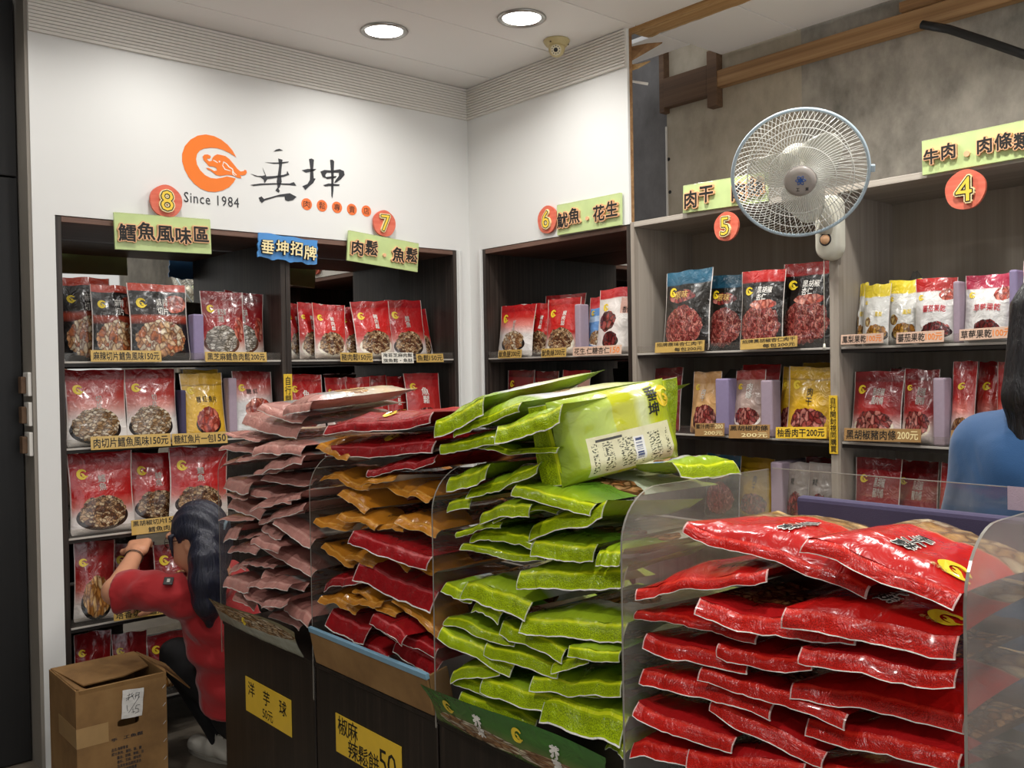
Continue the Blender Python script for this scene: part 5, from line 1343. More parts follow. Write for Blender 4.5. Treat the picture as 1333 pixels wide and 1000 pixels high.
('amber', 'amber', -1.521, 0.9688, -1.6856, 0.9441, 0.252, 0.0354, 0.0237, 0.02, 0.002, -0.017, 'amber_txt', 'seventh highest amber snack bag on the left side of the second bin', 'amber and crimson bags piled in the second bin', 0.55),
('amber', 'amber', -1.6528, 0.9681, -1.8034, 0.9715, 0.36, 0.042, 0.0211, 0.009, 0.0, -0.1, '', 'sixth highest amber snack bag on the left side of the second bin', 'amber and crimson bags piled in the second bin', 0.55),
('amber', 'amber', -1.7921, 1.0078, -1.9479, 0.9872, 0.36, 0.0354, 0.0215, 0.004, -0.023, 0.0, 'amber_txt', 'fifth highest amber snack bag on the right side of the second bin', 'amber and crimson bags piled in the second bin', 0.55),
('amber', 'amber', -1.93, 1.0093, -2.0491, 0.9824, 0.36, 0.036750000000000005, 0.0165, 0.004, 0.0, 0.0, '', 'sixth highest amber snack bag on the right side of the second bin', 'amber and crimson bags piled in the second bin', 0.55),
('crimson', 'crimson', -1.5356, 0.8776, -1.735, 0.9245, 0.36, 0.024, 0.0224, 0.0115, 0.0, -0.06666666666666668, '', 'sixth highest crimson snack bag in the second bin', 'amber and crimson bags piled in the second bin', 1.0),
('crimson', 'crimson', -1.7291, 0.9448, -2.0317, 0.9018, 0.252, 0.018, 0.0445, -0.002, 0.067, 0.05, '', 'fifth highest crimson snack bag in the second bin', 'amber and crimson bags piled in the second bin', 1.0),
('amber', 'amber', -1.5308, 0.839, -1.7111, 0.835, 0.36, 0.04725, 0.0235, 0.0065, 0.0, 0.033333333333333326, '', 'ninth highest amber snack bag on the left side of the second bin', 'amber and crimson bags piled in the second bin', 0.55),
('amber', 'amber', -1.6672, 0.8593, -1.844, 0.8714, 0.36, 0.0307, 0.0239, -0.002, -0.013, -0.0, 'amber_txt', 'eighth highest amber snack bag on the left side of the second bin', 'amber and crimson bags piled in the second bin', 0.55),
('amber', 'amber', -1.6956, 0.8962, -1.8997, 0.861, 0.36, 0.0276, 0.0177, 0.004, -0.002, -0.05, '', 'seventh highest amber snack bag on the right side of the second bin', 'amber and crimson bags piled in the second bin', 0.55),
('amber', 'amber', -1.8807, 0.8999, -2.0439, 0.8506, 0.36, 0.036750000000000005, 0.0209, 0.009, 0.0, 0.06666666666666668, '', 'eighth highest amber snack bag on the right side of the second bin', 'amber and crimson bags piled in the second bin', 0.55),
('crimson', 'crimson', -1.5647, 0.7827, -1.7517, 0.7746, 0.36, 0.024, 0.0409, 0.0065, 0.0, 0.0, '', 'ninth highest crimson snack bag in the second bin', 'amber and crimson bags piled in the second bin', 1.0),
('crimson', 'crimson', -1.8204, 0.8512, -1.9745, 0.8397, 0.36, 0.0216, 0.0238, -0.026, -0.026, -0.067, '', 'seventh highest crimson snack bag in the second bin', 'amber and crimson bags piled in the second bin', 1.0),
('crimson', 'crimson', -1.8328, 0.8184, -2.0496, 0.8153, 0.36, 0.0156, 0.0202, 0.004, -0.009, 0.0, '', 'eighth highest crimson snack bag in the second bin', 'amber and crimson bags piled in the second bin', 1.0),
('crimson', 'crimson', -1.8768, 0.7864, -2.0413, 0.7677, 0.36, 0.024, 0.0336, 0.009, 0.0, 0.033333333333333326, '', 'tenth highest crimson snack bag in the second bin', 'amber and crimson bags piled in the second bin', 1.0),
('crimson', 'crimson', -1.5791, 0.7455, -1.8398, 0.7457, 0.36, 0.024, 0.0329, 0.0065, 0.0, -0.03333333333333334, '', 'eleventh highest crimson snack bag in the second bin', 'amber and crimson bags piled in the second bin', 1.0),
('green', 'green_white', -2.068, 1.2948, -2.2342, 1.3577, 0.41, 0.0309, 0.0372, 0.004, 0.143, 0, '', 'second highest lime snack bag on the left side of the lime pile', 'lime bags piled in the third bin', 1),
('green', 'green_white', -2.1245, 1.3017, -2.3407, 1.3616, 0.41, 0.045, 0.0239, 0.0112, 0.09, 0, '', 'topmost lime snack bag on the left side of the lime pile', 'lime bags piled in the third bin', 0.8),
('green', 'green_white', -2.2909, 1.2921, -2.4779, 1.3461, 0.41, 0.0292, 0.0363, -0.01, 0.079, 0.0, 'green_txt', 'topmost lime snack bag on the right side of the lime pile', 'lime bags piled in the third bin', 0.95),
('green', 'green', -2.2203, 1.282, -2.4018, 1.3231, 0.38, 0.0225, 0.0145, 0.0136, 0, -0.060000000000000005, '', 'third highest lime snack bag on the left side of the lime pile', 'lime bags piled in the third bin', 0.6),
('green', 'green', -2.0697, 1.2653, -2.2746, 1.2991, 0.266, 0.0169, 0.0215, 0.012, 0.079, 0.0, '', 'fourth highest lime snack bag on the left side of the lime pile', 'lime bags piled in the third bin', 1),
('green', 'green', -2.179, 1.2776, -2.4326, 1.2815, 0.38, 0.0146, 0.0146, 0.02, -0.078, 0.015, '', 'fifth highest lime snack bag on the left side of the lime pile', 'lime bags piled in the third bin', 0.8),
('green', 'green', -2.0905, 1.1778, -2.234, 1.2163, 0.38, 0.03375, 0.034, 0.0112, 0, -0.030000000000000002, 'green_txt', 'sixth highest lime snack bag on the left side of the lime pile', 'lime bags piled in the third bin', 0.95),
('green', 'green', -2.1646, 1.1551, -2.3902, 1.223, 0.266, 0.0338, 0.0383, 0.012, -0.04, -0.0, 'green_txt', 'seventh highest lime snack bag on the left side of the lime pile', 'lime bags piled in the third bin', 0.6),
('green', 'green', -2.0918, 1.1407, -2.1679, 1.1569, 0.38, 0.0225, 0.0219, 0.0136, 0, 0.060000000000000005, '', 'ninth highest lime snack bag on the left side of the lime pile', 'lime bags piled in the third bin', 1),
('green', 'green', -2.3112, 1.1905, -2.5309, 1.1734, 0.38, 0.03, 0.0278, 0.0088, 0, 0.0, '', 'second highest lime snack bag on the right side of the lime pile', 'lime bags piled in the third bin', 0.8),
('green', 'green', -2.2077, 1.1316, -2.3733, 1.1699, 0.38, 0.026250000000000002, 0.0264, 0.004, 0, -0.060000000000000005, '', 'eighth highest lime snack bag on the left side of the lime pile', 'lime bags piled in the third bin', 0.95),
('green', 'green', -2.2485, 1.1359, -2.4259, 1.1737, 0.38, 0.0225, 0.0145, 0.02, -0.004, 0.09, '', 'third highest lime snack bag on the right side of the lime pile', 'lime bags piled in the third bin', 0.6),
('green', 'green', -2.128, 1.0884, -2.2702, 1.1362, 0.323, 0.0169, 0.0122, 0.012, -0.03, 0.03, '', 'tenth highest lime snack bag on the left side of the lime pile', 'lime bags piled in the third bin', 1),
('green', 'green', -2.1604, 1.0849, -2.3583, 1.0983, 0.38, 0.0263, 0.0254, 0.02, -0.055, -0.0, '', 'eleventh highest lime snack bag on the left side of the lime pile', 'lime bags piled in the third bin', 0.8),
('green', 'green_white', -2.3448, 1.1082, -2.5699, 1.1719, 0.266, 0.0253, 0.0343, 0.012, -0.085, -0.09, '', 'fourth highest lime snack bag on the right side of the lime pile', 'lime bags piled in the third bin', 0.95),
('green', 'green', -2.1356, 1.0552, -2.3863, 1.06, 0.266, 0.0236, 0.0224, 0.02, -0.018, 0.06, '', 'twelfth highest lime snack bag on the left side of the lime pile', 'lime bags piled in the third bin', 0.6),
('green', 'green', -2.3631, 1.0835, -2.5345, 1.0909, 0.38, 0.026250000000000002, 0.0303, 0.0112, 0, 0.0, '', 'sixth highest lime snack bag on the right side of the lime pile', 'lime bags piled in the third bin', 1),
('green', 'green', -2.5428, 1.0817, -2.6067, 1.0942, 0.38, 0.0225, 0.0339, 0.0064, 0, -0.060000000000000005, '', 'fifth highest lime snack bag on the right side of the lime pile', 'lime bags piled in the third bin', 0.8),
('green', 'green_white', -2.3313, 1.0113, -2.5992, 1.0496, 0.38, 0.037500000000000006, 0.0356, 0.0136, 0, 0.09, '', 'seventh highest lime snack bag on the right side of the lime pile', 'lime bags piled in the third bin', 0.95),
('green', 'green_white', -2.068, 0.9517, -2.1756, 0.937, 0.38, 0.03, 0.0319, 0.0088, 0, 0.029999999999999992, '', 'fourteenth highest lime snack bag on the left side of the lime pile', 'lime bags piled in the third bin', 0.6),
('green', 'green_white', -2.1402, 0.9675, -2.3544, 0.9563, 0.38, 0.03375, 0.036, 0.004, 0, -0.030000000000000002, '', 'thirteenth highest lime snack bag on the left side of the lime pile', 'lime bags piled in the third bin', 1),
('green', 'green', -2.1699, 0.9371, -2.2608, 0.9305, 0.38, 0.0225, 0.0305, 0.0112, 0, -0.09, '', 'fifteenth highest lime snack bag on the left side of the lime pile', 'lime bags piled in the third bin', 0.8),
('green', 'green_white', -2.3419, 0.9275, -2.6038, 0.9524, 0.38, 0.03375, 0.0341, 0.0064, 0, 0.060000000000000005, '', 'eighth highest lime snack bag on the right side of the lime pile', 'lime bags piled in the third bin', 0.95),
('green', 'green', -2.068, 0.8853, -2.3068, 0.8739, 0.38, 0.026250000000000002, 0.0279, 0.0136, 0, 0.0, '', 'sixteenth highest lime snack bag on the left side of the lime pile', 'lime bags piled in the third bin', 0.6),
('green', 'green', -2.2605, 0.9025, -2.4564, 0.8995, 0.38, 0.026250000000000002, 0.0259, 0.0088, 0, -0.060000000000000005, '', 'tenth highest lime snack bag on the right side of the lime pile', 'lime bags piled in the third bin', 1),
('green', 'green', -2.068, 0.851, -2.2881, 0.8188, 0.38, 0.026250000000000002, 0.0309, 0.004, 0, 0.09, '', 'seventeenth highest lime snack bag on the left side of the lime pile', 'lime bags piled in the third bin', 0.8),
('green', 'green', -2.214, 0.8553, -2.4318, 0.8551, 0.38, 0.026250000000000002, 0.0263, 0.0112, 0, 0.029999999999999992, '', 'twelfth highest lime snack bag on the right side of the lime pile', 'lime bags piled in the third bin', 0.95),
('green', 'green_white', -2.4373, 0.8566, -2.5394, 0.9039, 0.266, 0.0171, 0.0326, -0.002, 0.006, -0.03, '', 'eleventh highest lime snack bag on the right side of the lime pile', 'lime bags piled in the third bin', 0.6),
('green', 'green', -2.4843, 0.9156, -2.615, 0.9309, 0.266, 0.0146, 0.0184, -0.01, 0.052, -0.0, '', 'ninth highest lime snack bag on the right side of the lime pile', 'lime bags piled in the third bin', 1),
('green', 'green', -2.1038, 0.7727, -2.2655, 0.8169, 0.38, 0.026250000000000002, 0.0309, 0.0088, 0, 0.060000000000000005, '', 'eighteenth highest lime snack bag on the left side of the lime pile', 'lime bags piled in the third bin', 0.8),
('green', 'green', -2.3645, 0.8162, -2.6043, 0.8687, 0.38, 0.03, 0.0272, 0.004, 0, 0.0, '', 'thirteenth highest lime snack bag on the right side of the lime pile', 'lime bags piled in the third bin', 0.95),
('green', 'green', -2.4864, 0.8259, -2.5912, 0.8532, 0.323, 0.0146, 0.0188, 0.02, -0.039, -0.06, '', 'fourteenth highest lime snack bag on the right side of the lime pile', 'lime bags piled in the third bin', 0.6),
('green', 'green', -2.2078, 0.7702, -2.4547, 0.7939, 0.266, 0.0197, 0.032, 0.004, 0.006, 0.0, '', 'fifteenth highest lime snack bag on the right side of the lime pile', 'lime bags piled in the third bin', 1),
('green', 'green', -2.1053, 0.7602, -2.2754, 0.7662, 0.38, 0.0225, 0.0247, 0.0136, 0, 0.029999999999999992, '', 'nineteenth highest lime snack bag on the left side of the lime pile', 'lime bags piled in the third bin', 0.8),
('green', 'green', -2.4007, 0.7651, -2.615, 0.789, 0.38, 0.027, 0.0509, -0.01, -0.047, -0.015, 'green_txt', 'sixteenth highest lime snack bag on the right side of the lime pile', 'lime bags piled in the third bin', 0.95),
('green', 'green', -2.5631, 0.761, -2.6093, 0.7585, 0.38, 0.0225, 0.0235, 0.004, 0, -0.09, '', 'seventeenth highest lime snack bag on the right side of the lime pile', 'lime bags piled in the third bin', 0.6),
('green', 'green', -2.1264, 0.721, -2.3544, 0.7327, 0.38, 0.0225, 0.0303, 0.0112, 0, 0.060000000000000005, '', 'twentieth highest lime snack bag on the left side of the lime pile', 'lime bags piled in the third bin', 1),
('red', 'red', -2.9848, 1.1919, -3.199, 1.1397, 0.34, 0.0429, 0.0214, -0.026, -0.046, 0.0, 'red_big', 'topmost red snack bag on the right side of the nearest bin', 'red bags piled in the nearest bin', 1.0),
('red', 'red', -2.7334, 1.1691, -3.0582, 1.1284, 0.28, 0.055, 0.0178, 0.02, -0.046, 0.0, 'red_big', 'second highest red snack bag on the right side of the nearest bin', 'red bags piled in the nearest bin', 1.0),
('red', 'red', -2.6384, 1.0483, -2.9078, 1.1214, 0.4, 0.036, 0.0189, 0.006, -0.04, 0.0, '', 'topmost red snack bag on the left side of the nearest bin', 'red bags piled in the nearest bin', 1.0),
('red', 'red', -2.625, 1.0129, -2.8818, 1.0212, 0.4, 0.032, 0.0144, 0.012, -0.04, -0.03333333333333334, '', 'second highest red snack bag on the left side of the nearest bin', 'red bags piled in the nearest bin', 1.0),
('red', 'red_clear', -2.7832, 1.0457, -3.0565, 1.0512, 0.34, 0.0208, 0.025, -0.01, -0.01, 0.025, '', 'fourth highest red snack bag on the right side of the nearest bin', 'red bags piled in the nearest bin', 1.0),
('red', 'red', -2.9493, 1.0749, -3.199, 1.0744, 0.34, 0.027, 0.0275, -0.026, 0.035, 0.008, 'red_big', 'third highest red snack bag on the right side of the nearest bin', 'red bags piled in the nearest bin', 1.0),
('red', 'red_clear', -2.6488, 0.9561, -2.867, 0.9634, 0.4, 0.032, 0.0239, 0.01, -0.04, -0.01666666666666667, '', 'third highest red snack bag on the left side of the nearest bin', 'red bags piled in the nearest bin', 1.0),
('red', 'red', -2.8122, 0.9787, -2.9885, 1.0, 0.28, 0.018, 0.0199, -0.002, -0.016, -0.05, '', 'sixth highest red snack bag on the right side of the nearest bin', 'red bags piled in the nearest bin', 1.0),
('red', 'red_clear', -2.9788, 1.0209, -3.199, 1.03, 0.4, 0.0208, 0.0215, -0.026, -0.033, 0.033, '', 'fifth highest red snack bag on the right side of the nearest bin', 'red bags piled in the nearest bin', 1.0),
('red', 'red', -2.6407, 0.8962, -2.9035, 0.9153, 0.28, 0.024, 0.0238, 0.012, -0.069, 0.0, '', 'fourth highest red snack bag on the left side of the nearest bin', 'red bags piled in the nearest bin', 1.0),
('red', 'red_clear', -2.7719, 0.9356, -3.0335, 0.9396, 0.28, 0.0156, 0.021, 0.004, -0.082, -0.017, '', 'eighth highest red snack bag on the right side of the nearest bin', 'red bags piled in the nearest bin', 1.0),
('red', 'red', -2.9426, 0.9598, -3.1918, 0.9683, 0.4, 0.032, 0.0223, 0.01, -0.04, 0.05, '', 'seventh highest red snack bag on the right side of the nearest bin', 'red bags piled in the nearest bin', 1.0),
('red', 'red_clear', -2.6324, 0.8351, -2.8363, 0.8365, 0.4, 0.032, 0.0231, 0.006, -0.04, 0.016666666666666663, '', 'fifth highest red snack bag on the left side of the nearest bin', 'red bags piled in the nearest bin', 1.0),
('red', 'red_clear', -2.7849, 0.8831, -2.9907, 0.8626, 0.4, 0.028000000000000004, 0.0225, 0.012, -0.04, -0.01666666666666667, '', 'tenth highest red snack bag on the right side of the nearest bin', 'red bags piled in the nearest bin', 1.0),
('red', 'red_clear', -2.961, 0.9, -3.1922, 0.9192, 0.4, 0.032, 0.0232, 0.008, -0.04, -0.05, '', 'ninth highest red snack bag on the right side of the nearest bin', 'red bags piled in the nearest bin', 1.0),
('red', 'red', -2.625, 0.7761, -2.7585, 0.7906, 0.4, 0.028000000000000004, 0.0236, 0.004, -0.04, 0.03333333333333334, '', 'seventh highest red snack bag on the left side of the nearest bin', 'red bags piled in the nearest bin', 1.0),
('red', 'red_clear', -2.7521, 0.7878, -2.9689, 0.835, 0.28, 0.0288, 0.0272, -0.002, -0.048, 0.0, '', 'sixth highest red snack bag on the left side of the nearest bin', 'red bags piled in the nearest bin', 1.0),
('red', 'red', -2.894, 0.8155, -3.1339, 0.8637, 0.34, 0.0208, 0.0253, 0.02, -0.125, -0.017, '', 'eleventh highest red snack bag on the right side of the nearest bin', 'red bags piled in the nearest bin', 1.0)]
LEAN = {'w': 0.2815, 'h': 0.1669, 'm': ((0.96067, -0.12239, -0.24926, -1.57), (-0.23305, 0.13274, -0.96336, -2.45496), (0.15099, 0.98357, 0.09899, 1.24108), (0.0, 0.0, 0.0, 1.0))}
POST = [((-1.75, -1.2359, 0.4956), 0.2873, 0.1035), ((-1.75, -1.7695, 0.5288), 0.2984, 0.0996)]
# ------------------------------------------------------------------ bags on the shelves
TXT = {  # lettering printed on each kind: text, x, y, width, height, material
    'black_cracker': (('麻辣\n切片', .56, .7, .2, .22), 'white_print'),
    'red_sesame': (('黑芝麻\n肉鬆', .46, .64, .2, .2), 'silver_print'),
    'red_white_shred': (('切\n片', .52, .56, .1, .18), 'silver_print'),
    'gold_candy': (('糖 紅 魚片', .55, .6, .5, .1), 'ink'),
    'white_candy': (('糖 紅', .45, .68, .3, .08), 'ink'),
    'red_floss': (('豬\n肉\n鬆', .56, .64, .12, .26), 'white_print'),
    'red_shred': (('鱈\n魚', .5, .62, .12, .2), 'silver_print'),
    'red_bowl': (('魚\n鬆', .5, .56, .2, .32), 'white_print'),
    'dark_red': None,
    'red_chips': None,
    'white_squid': (('魷\n魚\n腿', .5, .6, .08, .2), 'silver_print'),
    'blue_bean': None,
    'red_dots': (('杏仁', .78, .66, .2, .1), 'ink'),
    'navy_meat': (('原味', .4, .7, .3, .1), 'card_tan'),
    'black_meat': (('黑胡椒\n杏仁', .56, .7, .34, .18), 'white_print'),
    'tan_meat': (('肉\n干', .45, .62, .16, .2), 'white_print'),
    'mauve_meat': (('肉\n條', .55, .68, .22, .24), 'white_print'),
    'gold_meat': (('肉\n干', .52, .58, .12, .26), 'ink'),
    'white_pine': (('鳳梨', .7, .5, .24, .08), 'yellow_logo'),
    'white_tomato': (('蕃茄果乾', .52, .52, .56, .11), 'red_print'),
    'white_straw': (('草莓果乾', .52, .5, .56, .11), 'red_print'),
    'white_magenta': None,
    'red_strip_meat': (('黑胡椒\n豬肉條', .56, .64, .24, .24), 'silver_print'),
    'red_clear_top': None, 'grey_clear': None, 'window_dark': (('果乾', .3, .72, .2, .1), 'ink'),
}
FR = {'A': RA, 'B': RB}
for (kind, fr, x, y, z, w, h, th, lean, yaw, roll, label, group) in SHELFBAGS:
    tx = TXT.get(kind)
    logo = None if kind in ('grey_clear', 'window_dark') else (.2, .74, .085)
    if kind.startswith('white_') and kind not in ('white_candy', 'white_squid'): logo = (.16, .7, .07)
    if kind == 'red_clear_top': logo = (.42, .7, .15)
    if kind in ('red_dots', 'blue_bean'): logo = (.22, .72, .075)
    if kind == 'red_chips': logo = (.2, .74, .1)
    ex = ()
    if kind in ('white_tomato', 'white_straw', 'white_pine'): ex = (('fruit snack', .55, .42, .34, .045, 'ink'),) if False else ()
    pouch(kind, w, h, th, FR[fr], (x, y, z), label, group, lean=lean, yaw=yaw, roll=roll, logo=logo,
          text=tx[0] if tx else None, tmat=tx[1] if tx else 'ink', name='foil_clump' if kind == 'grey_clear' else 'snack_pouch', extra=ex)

# a small yellow sticker, and foam spacer blocks between the bags
def foam(label, fr, x, y, z, w, h, dp, mat, lean=0.0, roll=0.0):
    b = MB().bbox(-w / 2, w / 2, 0, h, -dp, 0, .006).build('foam_block', M[mat], None, True)
    b.matrix_world = Matrix.Translation((x, y, z)) @ FR[fr] @ Matrix.Rotation(roll, 4, 'Z') @ Matrix.Rotation(-lean, 4, 'X')
    for p in b.data.polygons: p.use_smooth = False
    tag(b, label, 'foam block', 'foam spacer blocks on the shelves')
for a in FOAMS: foam(*a)

# ------------------------------------------------------------------ the island of bins
XF, XB = -1.75, -1.305
YD = [-.937, -1.516, -2.063, -2.620, -3.204]
ZF = .685
BAYN = ['pink', 'amber and red', 'green', 'red']
for i in range(4):
    r = empty('bin_cabinet', (XF, (YD[i] + YD[i + 1]) / 2, 0))
    tag(r, 'dark wood bin cabinet under the %s bags' % BAYN[i], 'cabinet', 'island bin cabinets')
    hw = (YD[i] - YD[i + 1]) / 2 - .004
    yoff = 0
    zt = ZF - (.0 if i else .0)
    MB().bbox(.0, .018, -hw, hw, .06, zt - .012, .0015).build('front_panel', M['island_wood'], r)
    MB().bbox(.02, .44, hw - .018, hw, .06, zt - .012, .0015).build('side_panel', M['island_wood'], r)
    MB().bbox(.02, .44, -hw, -hw + .018, .06, zt - .012, .0015).build('side_panel', M['island_wood'], r)
    MB().box(.422, .44, -hw + .019, hw - .019, .06, zt - .012).build('back_panel', M['island_wood'], r)
    MB().bbox(-.004, .444, -hw, hw, zt - .011, zt, .0015).build('bin_floor', M['island_wood'], r)
    MB().box(.03, .43, -hw + .01, hw - .01, .0, .059).build('plinth', M['black'], r)

def divider(label, y, mat, i):
    """acrylic sheet across the bin, top front corner rounded"""
    r = empty('acrylic_divider', (XF, y, ZF))
    tag(r, label, 'acrylic divider', 'acrylic bin dividers')
    H = .552; D = .44; R_ = .10
    pts = [(-.006, -.1 if i in (0, 1) else -.02), (-.006, H - R_)]
    for k in range(1, 10):
        a = PI - k * PI / 20
        pts.append((-.006 + R_ + R_ * math.cos(a), H - R_ + R_ * math.sin(a)))
    pts += [(R_, H), (D, H + .0), (D, .003), (.0, .003), (.0, -.1 if i in (0, 1) else -.02)]
    mb = MB()
    P, F = poly_mesh([pts])
    for yy, fl in ((.002, False), (-.002, True)):
        mb.add([(px, yy, pz) for px, pz in P], [f if fl else f[::-1] for f in F])
    mb.build('sheet', M[mat], r)
    # the polished edge that catches the light
    e = pts[:13]
    mb = MB()
    n = len(e)
    mb.add([(a, .0021, b) for a, b in e] + [(a, -.0021, b) for a, b in e], [(k, k + 1, k + 1 + n, k + n) for k in range(n - 1)])
    mb.build('polished_edge', M['acrylic_edge'], r)
NM = ['clear acrylic divider at the far left end of the pink bags', 'clear acrylic divider between the pink and the amber bags', 'clear acrylic divider between the amber and the green bags',
      'hazy scratched acrylic divider between the green and the red bags', 'hazy acrylic end sheet at the right of the red bags']
for i in range(5): divider(NM[i], YD[i], 'acrylic_hazy' if i >= 3 else 'acrylic', i)
# back sheets with a strip of tape
r = empty('acrylic_back_sheet', (XB + .004, (YD[3] + YD[4]) / 2, ZF))
tag(r, 'clear acrylic back sheet behind the red bags, tape at its top edge', 'acrylic sheet')
hw = (YD[3] - YD[4]) / 2 - .003
MB().box(0, .004, -hw, hw, .003, .552).build('sheet', M['acrylic'], r)
MB().box(-.0004, .0044, -hw, hw, .5522, .5534).build('polished_edge', M['acrylic_edge'], r)
MB().box(-.0012, -.0006, -hw + .06, -hw + .12, .515, .5545).build('tape', M['mauve_foam'], r)
# purple foam slab at the back of the red bin
b = MB().bbox(-.025, 0, -.44, .0, 0, .13, .008).build('foam_slab', M['purple_foam'])
b.location = (XB - .004, -2.705, 1.065); b.rotation_euler = (0, -.1, 0)
tag(b, 'long dusky purple foam slab standing behind the red bags', 'foam block')

# ------------------------------------------------------------------ bags in the bins
ORD = ['topmost', 'second', 'third', 'fourth', 'fifth', 'sixth', 'seventh', 'eighth', 'ninth', 'tenth', 'eleventh', 'twelfth', 'thirteenth', 'fourteenth', 'fifteenth', 'sixteenth',
       'seventeenth', 'eighteenth', 'nineteenth', 'twentieth', 'twenty-first', 'twenty-second', 'twenty-third', 'twenty-fourth', 'twenty-fifth', 'twenty-sixth', 'twenty-seventh', 'twenty-eighth']
def brand2d(s): return text2d(s, .02)
STACKDECAL = {
    'red_big': [(text2d('手\n工\n餅', .1), .5, .27, .03, 'white_print', 'lettering_outline'), (text2d('手\n工\n餅', .03), .5, .27, .03, 'ink', 'lettering'), (LOGO, .86, .15, .024, 'yellow_logo', 'logo'), (text2d('老手工', .02), .8, .085, .009, 'card_tan', 'small_lettering')],
    'crimson_big': [(LOGO, .56, .1, .03, 'yellow_logo', 'logo')],
    'green_txt': [(text2d('芥\n末', .02), .3, .16, .022, 'ink', 'lettering')],
    'amber_txt': [(text2d('麻\n辣', .02), .3, .12, .014, 'ink', 'lettering')],
    '': [],
}
seed = 11
WOB = {'pink': .6, 'amber': 1.0, 'crimson': .55, 'green': .55, 'red': .55}
for (kind, matk, y0, z0, y1, z1, length, th, band, dx, pitch, yaw, dec, label, group, droop) in BINBAGS:
    seed += 1
    lying_bag(kind, y0, z0, y1, z1, length, th, band, seed, label, group, x=XF + dx, pitch=pitch, yaw=yaw, matk=matk, decals=STACKDECAL[dec], droop=droop, wobble=WOB[kind])

# the bag leaning on top of the green stack, its back label showing
lm = NT('lime_bag_back_print')
uv = lm.uv(); u, v, _ = lm.sep(uv)
def rect(x0, x1, y0, y1):
    return lm.math('MULTIPLY', lm.math('MULTIPLY', lm.math('GREATER_THAN', u, x0), lm.math('LESS_THAN', u, x1)), lm.math('MULTIPLY', lm.math('GREATER_THAN', v, y0), lm.math('LESS_THAN', v, y1)))
col = lm.ramp(u, [(0, '#7d951c'), (.14, '#9db021'), (.2, '#a3ba3a'), (.42, '#b4c658'), (.43, '#b9bd10'), (.7, '#b7bb12'), (.71, '#c3cf6a'), (.78, '#bcc21c'), (1, '#8fa51f')])
nzg = lm.noise(uv, 4, 2)
col = lm.mix(lm.ramp(u, [(.6, '#000000'), (.66, '#ffffff'), (.7, '#ffffff'), (.74, '#000000')]), col, hexc('#cfd79a'))
col = lm.mix(rect(.17, .9, .05, .5), col, hexc('#dcd8b0'))
tx = lm.map(uv, (46, 60, 1))
pr = lm.math('MULTIPLY', lm.math('GREATER_THAN', lm.noise(tx, 1, 1), .54), lm.math('GREATER_THAN', lm.noise(lm.map(uv, (16, 1, 1)), 1, 0), .47))
col = lm.mix(lm.math('MULTIPLY', pr, rect(.2, .87, .08, .42)), col, hexc('#4a4a30'))
col = lm.mix(rect(.24, .46, .43, .46), col, hexc('#2a2a1c'))
col = lm.mix(rect(.55, .64, .12, .4), col, hexc('#e6e6e0'))
bars = lm.math('GREATER_THAN', lm.noise(lm.map(uv, (1, 120, 1)), 1, 0), .5)
col = lm.mix(lm.math('MULTIPLY', bars, rect(.565, .62, .14, .38)), col, hexc('#2a3a6a'))
lm.set(Base_Color=col, Roughness=.25, Coat_Weight=.5, Coat_Roughness=.12)
lm.bump(lm.noise(lm.obj(), 20, 3, .5, 1), .35, .012)
B['lime_back'] = lm.m
S = pouch_fn(LEAN['w'], LEAN['h'], .075, 5, .006)
def S2(u_, v_, side=1):
    g = min(1.0, min(v_, 1 - v_) / .16) ** .5
    pr = max(0.0, 1 - abs(u_) ** 5) ** .6
    off = Vector((3.1, 5.2, 1.1))
    p = Vector((u_ * 1.5, v_ * 2, side)) + off
    return Vector((u_ * LEAN['w'] / 2 * (1 - .03 * math.sin(PI * v_)), v_ * LEAN['h'], side * .042 * g * pr + .004 * noise.noise(p * 1.5) * g + .003 * noise.noise(p * 4) * g))
o = link('snack_bag', pouch_mesh('snack_bag', S2, B['lime_back'], 22, 22))
decal('lettering', S2, LEAN['w'], LEAN['h'], fit2d(text2d('垂\n坤', .02), .03, .06), .78, .76, M['ink'], o)
decal('emblem_print', S2, LEAN['w'], LEAN['h'], sc2d(LOGO, .022), .9, .8, M['yellow_logo'], o)
# folded gusset at its left side and the seal flap at its right
def flap(nm, x0, x1, zoff, mat, hh=1.0, tw=0.0):
    V = []; F = []; UV = []
    rows = []; uvs = []
    for j in range(13):
        q = j / 12
        r = []; c = []
        for i in range(5):
            a = i / 4
            r.append(Vector((x0 + (x1 - x0) * a, LEAN['h'] * (.02 + .96 * q * hh), zoff * a + .004 * math.sin(q * 6 + a * 3) + tw * (q - .5) * a)))
            c.append((q, .1 + .85 * (1 - a)))
        rows.append(r); uvs.append(c)
    uvgrid(V, F, UV, rows, uvs)
    return link(nm, mesh_uv(nm, V, F, UV, SM['green']), o)
flap('side_gusset', -LEAN['w'] / 2 + .004, -LEAN['w'] / 2 - .012, -.055, 'green')
flap('end_seal', LEAN['w'] / 2 - .004, LEAN['w'] / 2 + .032, -.02, 'green', 1.0, .05)
o.matrix_world = Matrix(LEAN['m'])
tag(o, 'fat lime bag leaning on top of the green stack, cream ingredients label showing', 'snack bag')

# one bag lies crosswise at the back, its seal towards the red bin
o = lying_bag('green', .095, 0, -.095, 0, .15, .03, .03, 77, 'lime snack bag lying crosswise behind the leaning lime bag, by the hazy divider', 'lime bags piled in the third bin', matk='green_white')
o.matrix_world = Matrix.Translation((-1.470, -2.60, 1.232)) @ Matrix.Rotation(PI / 2, 4, 'Z') @ Matrix.Rotation(.12, 4, 'Y')

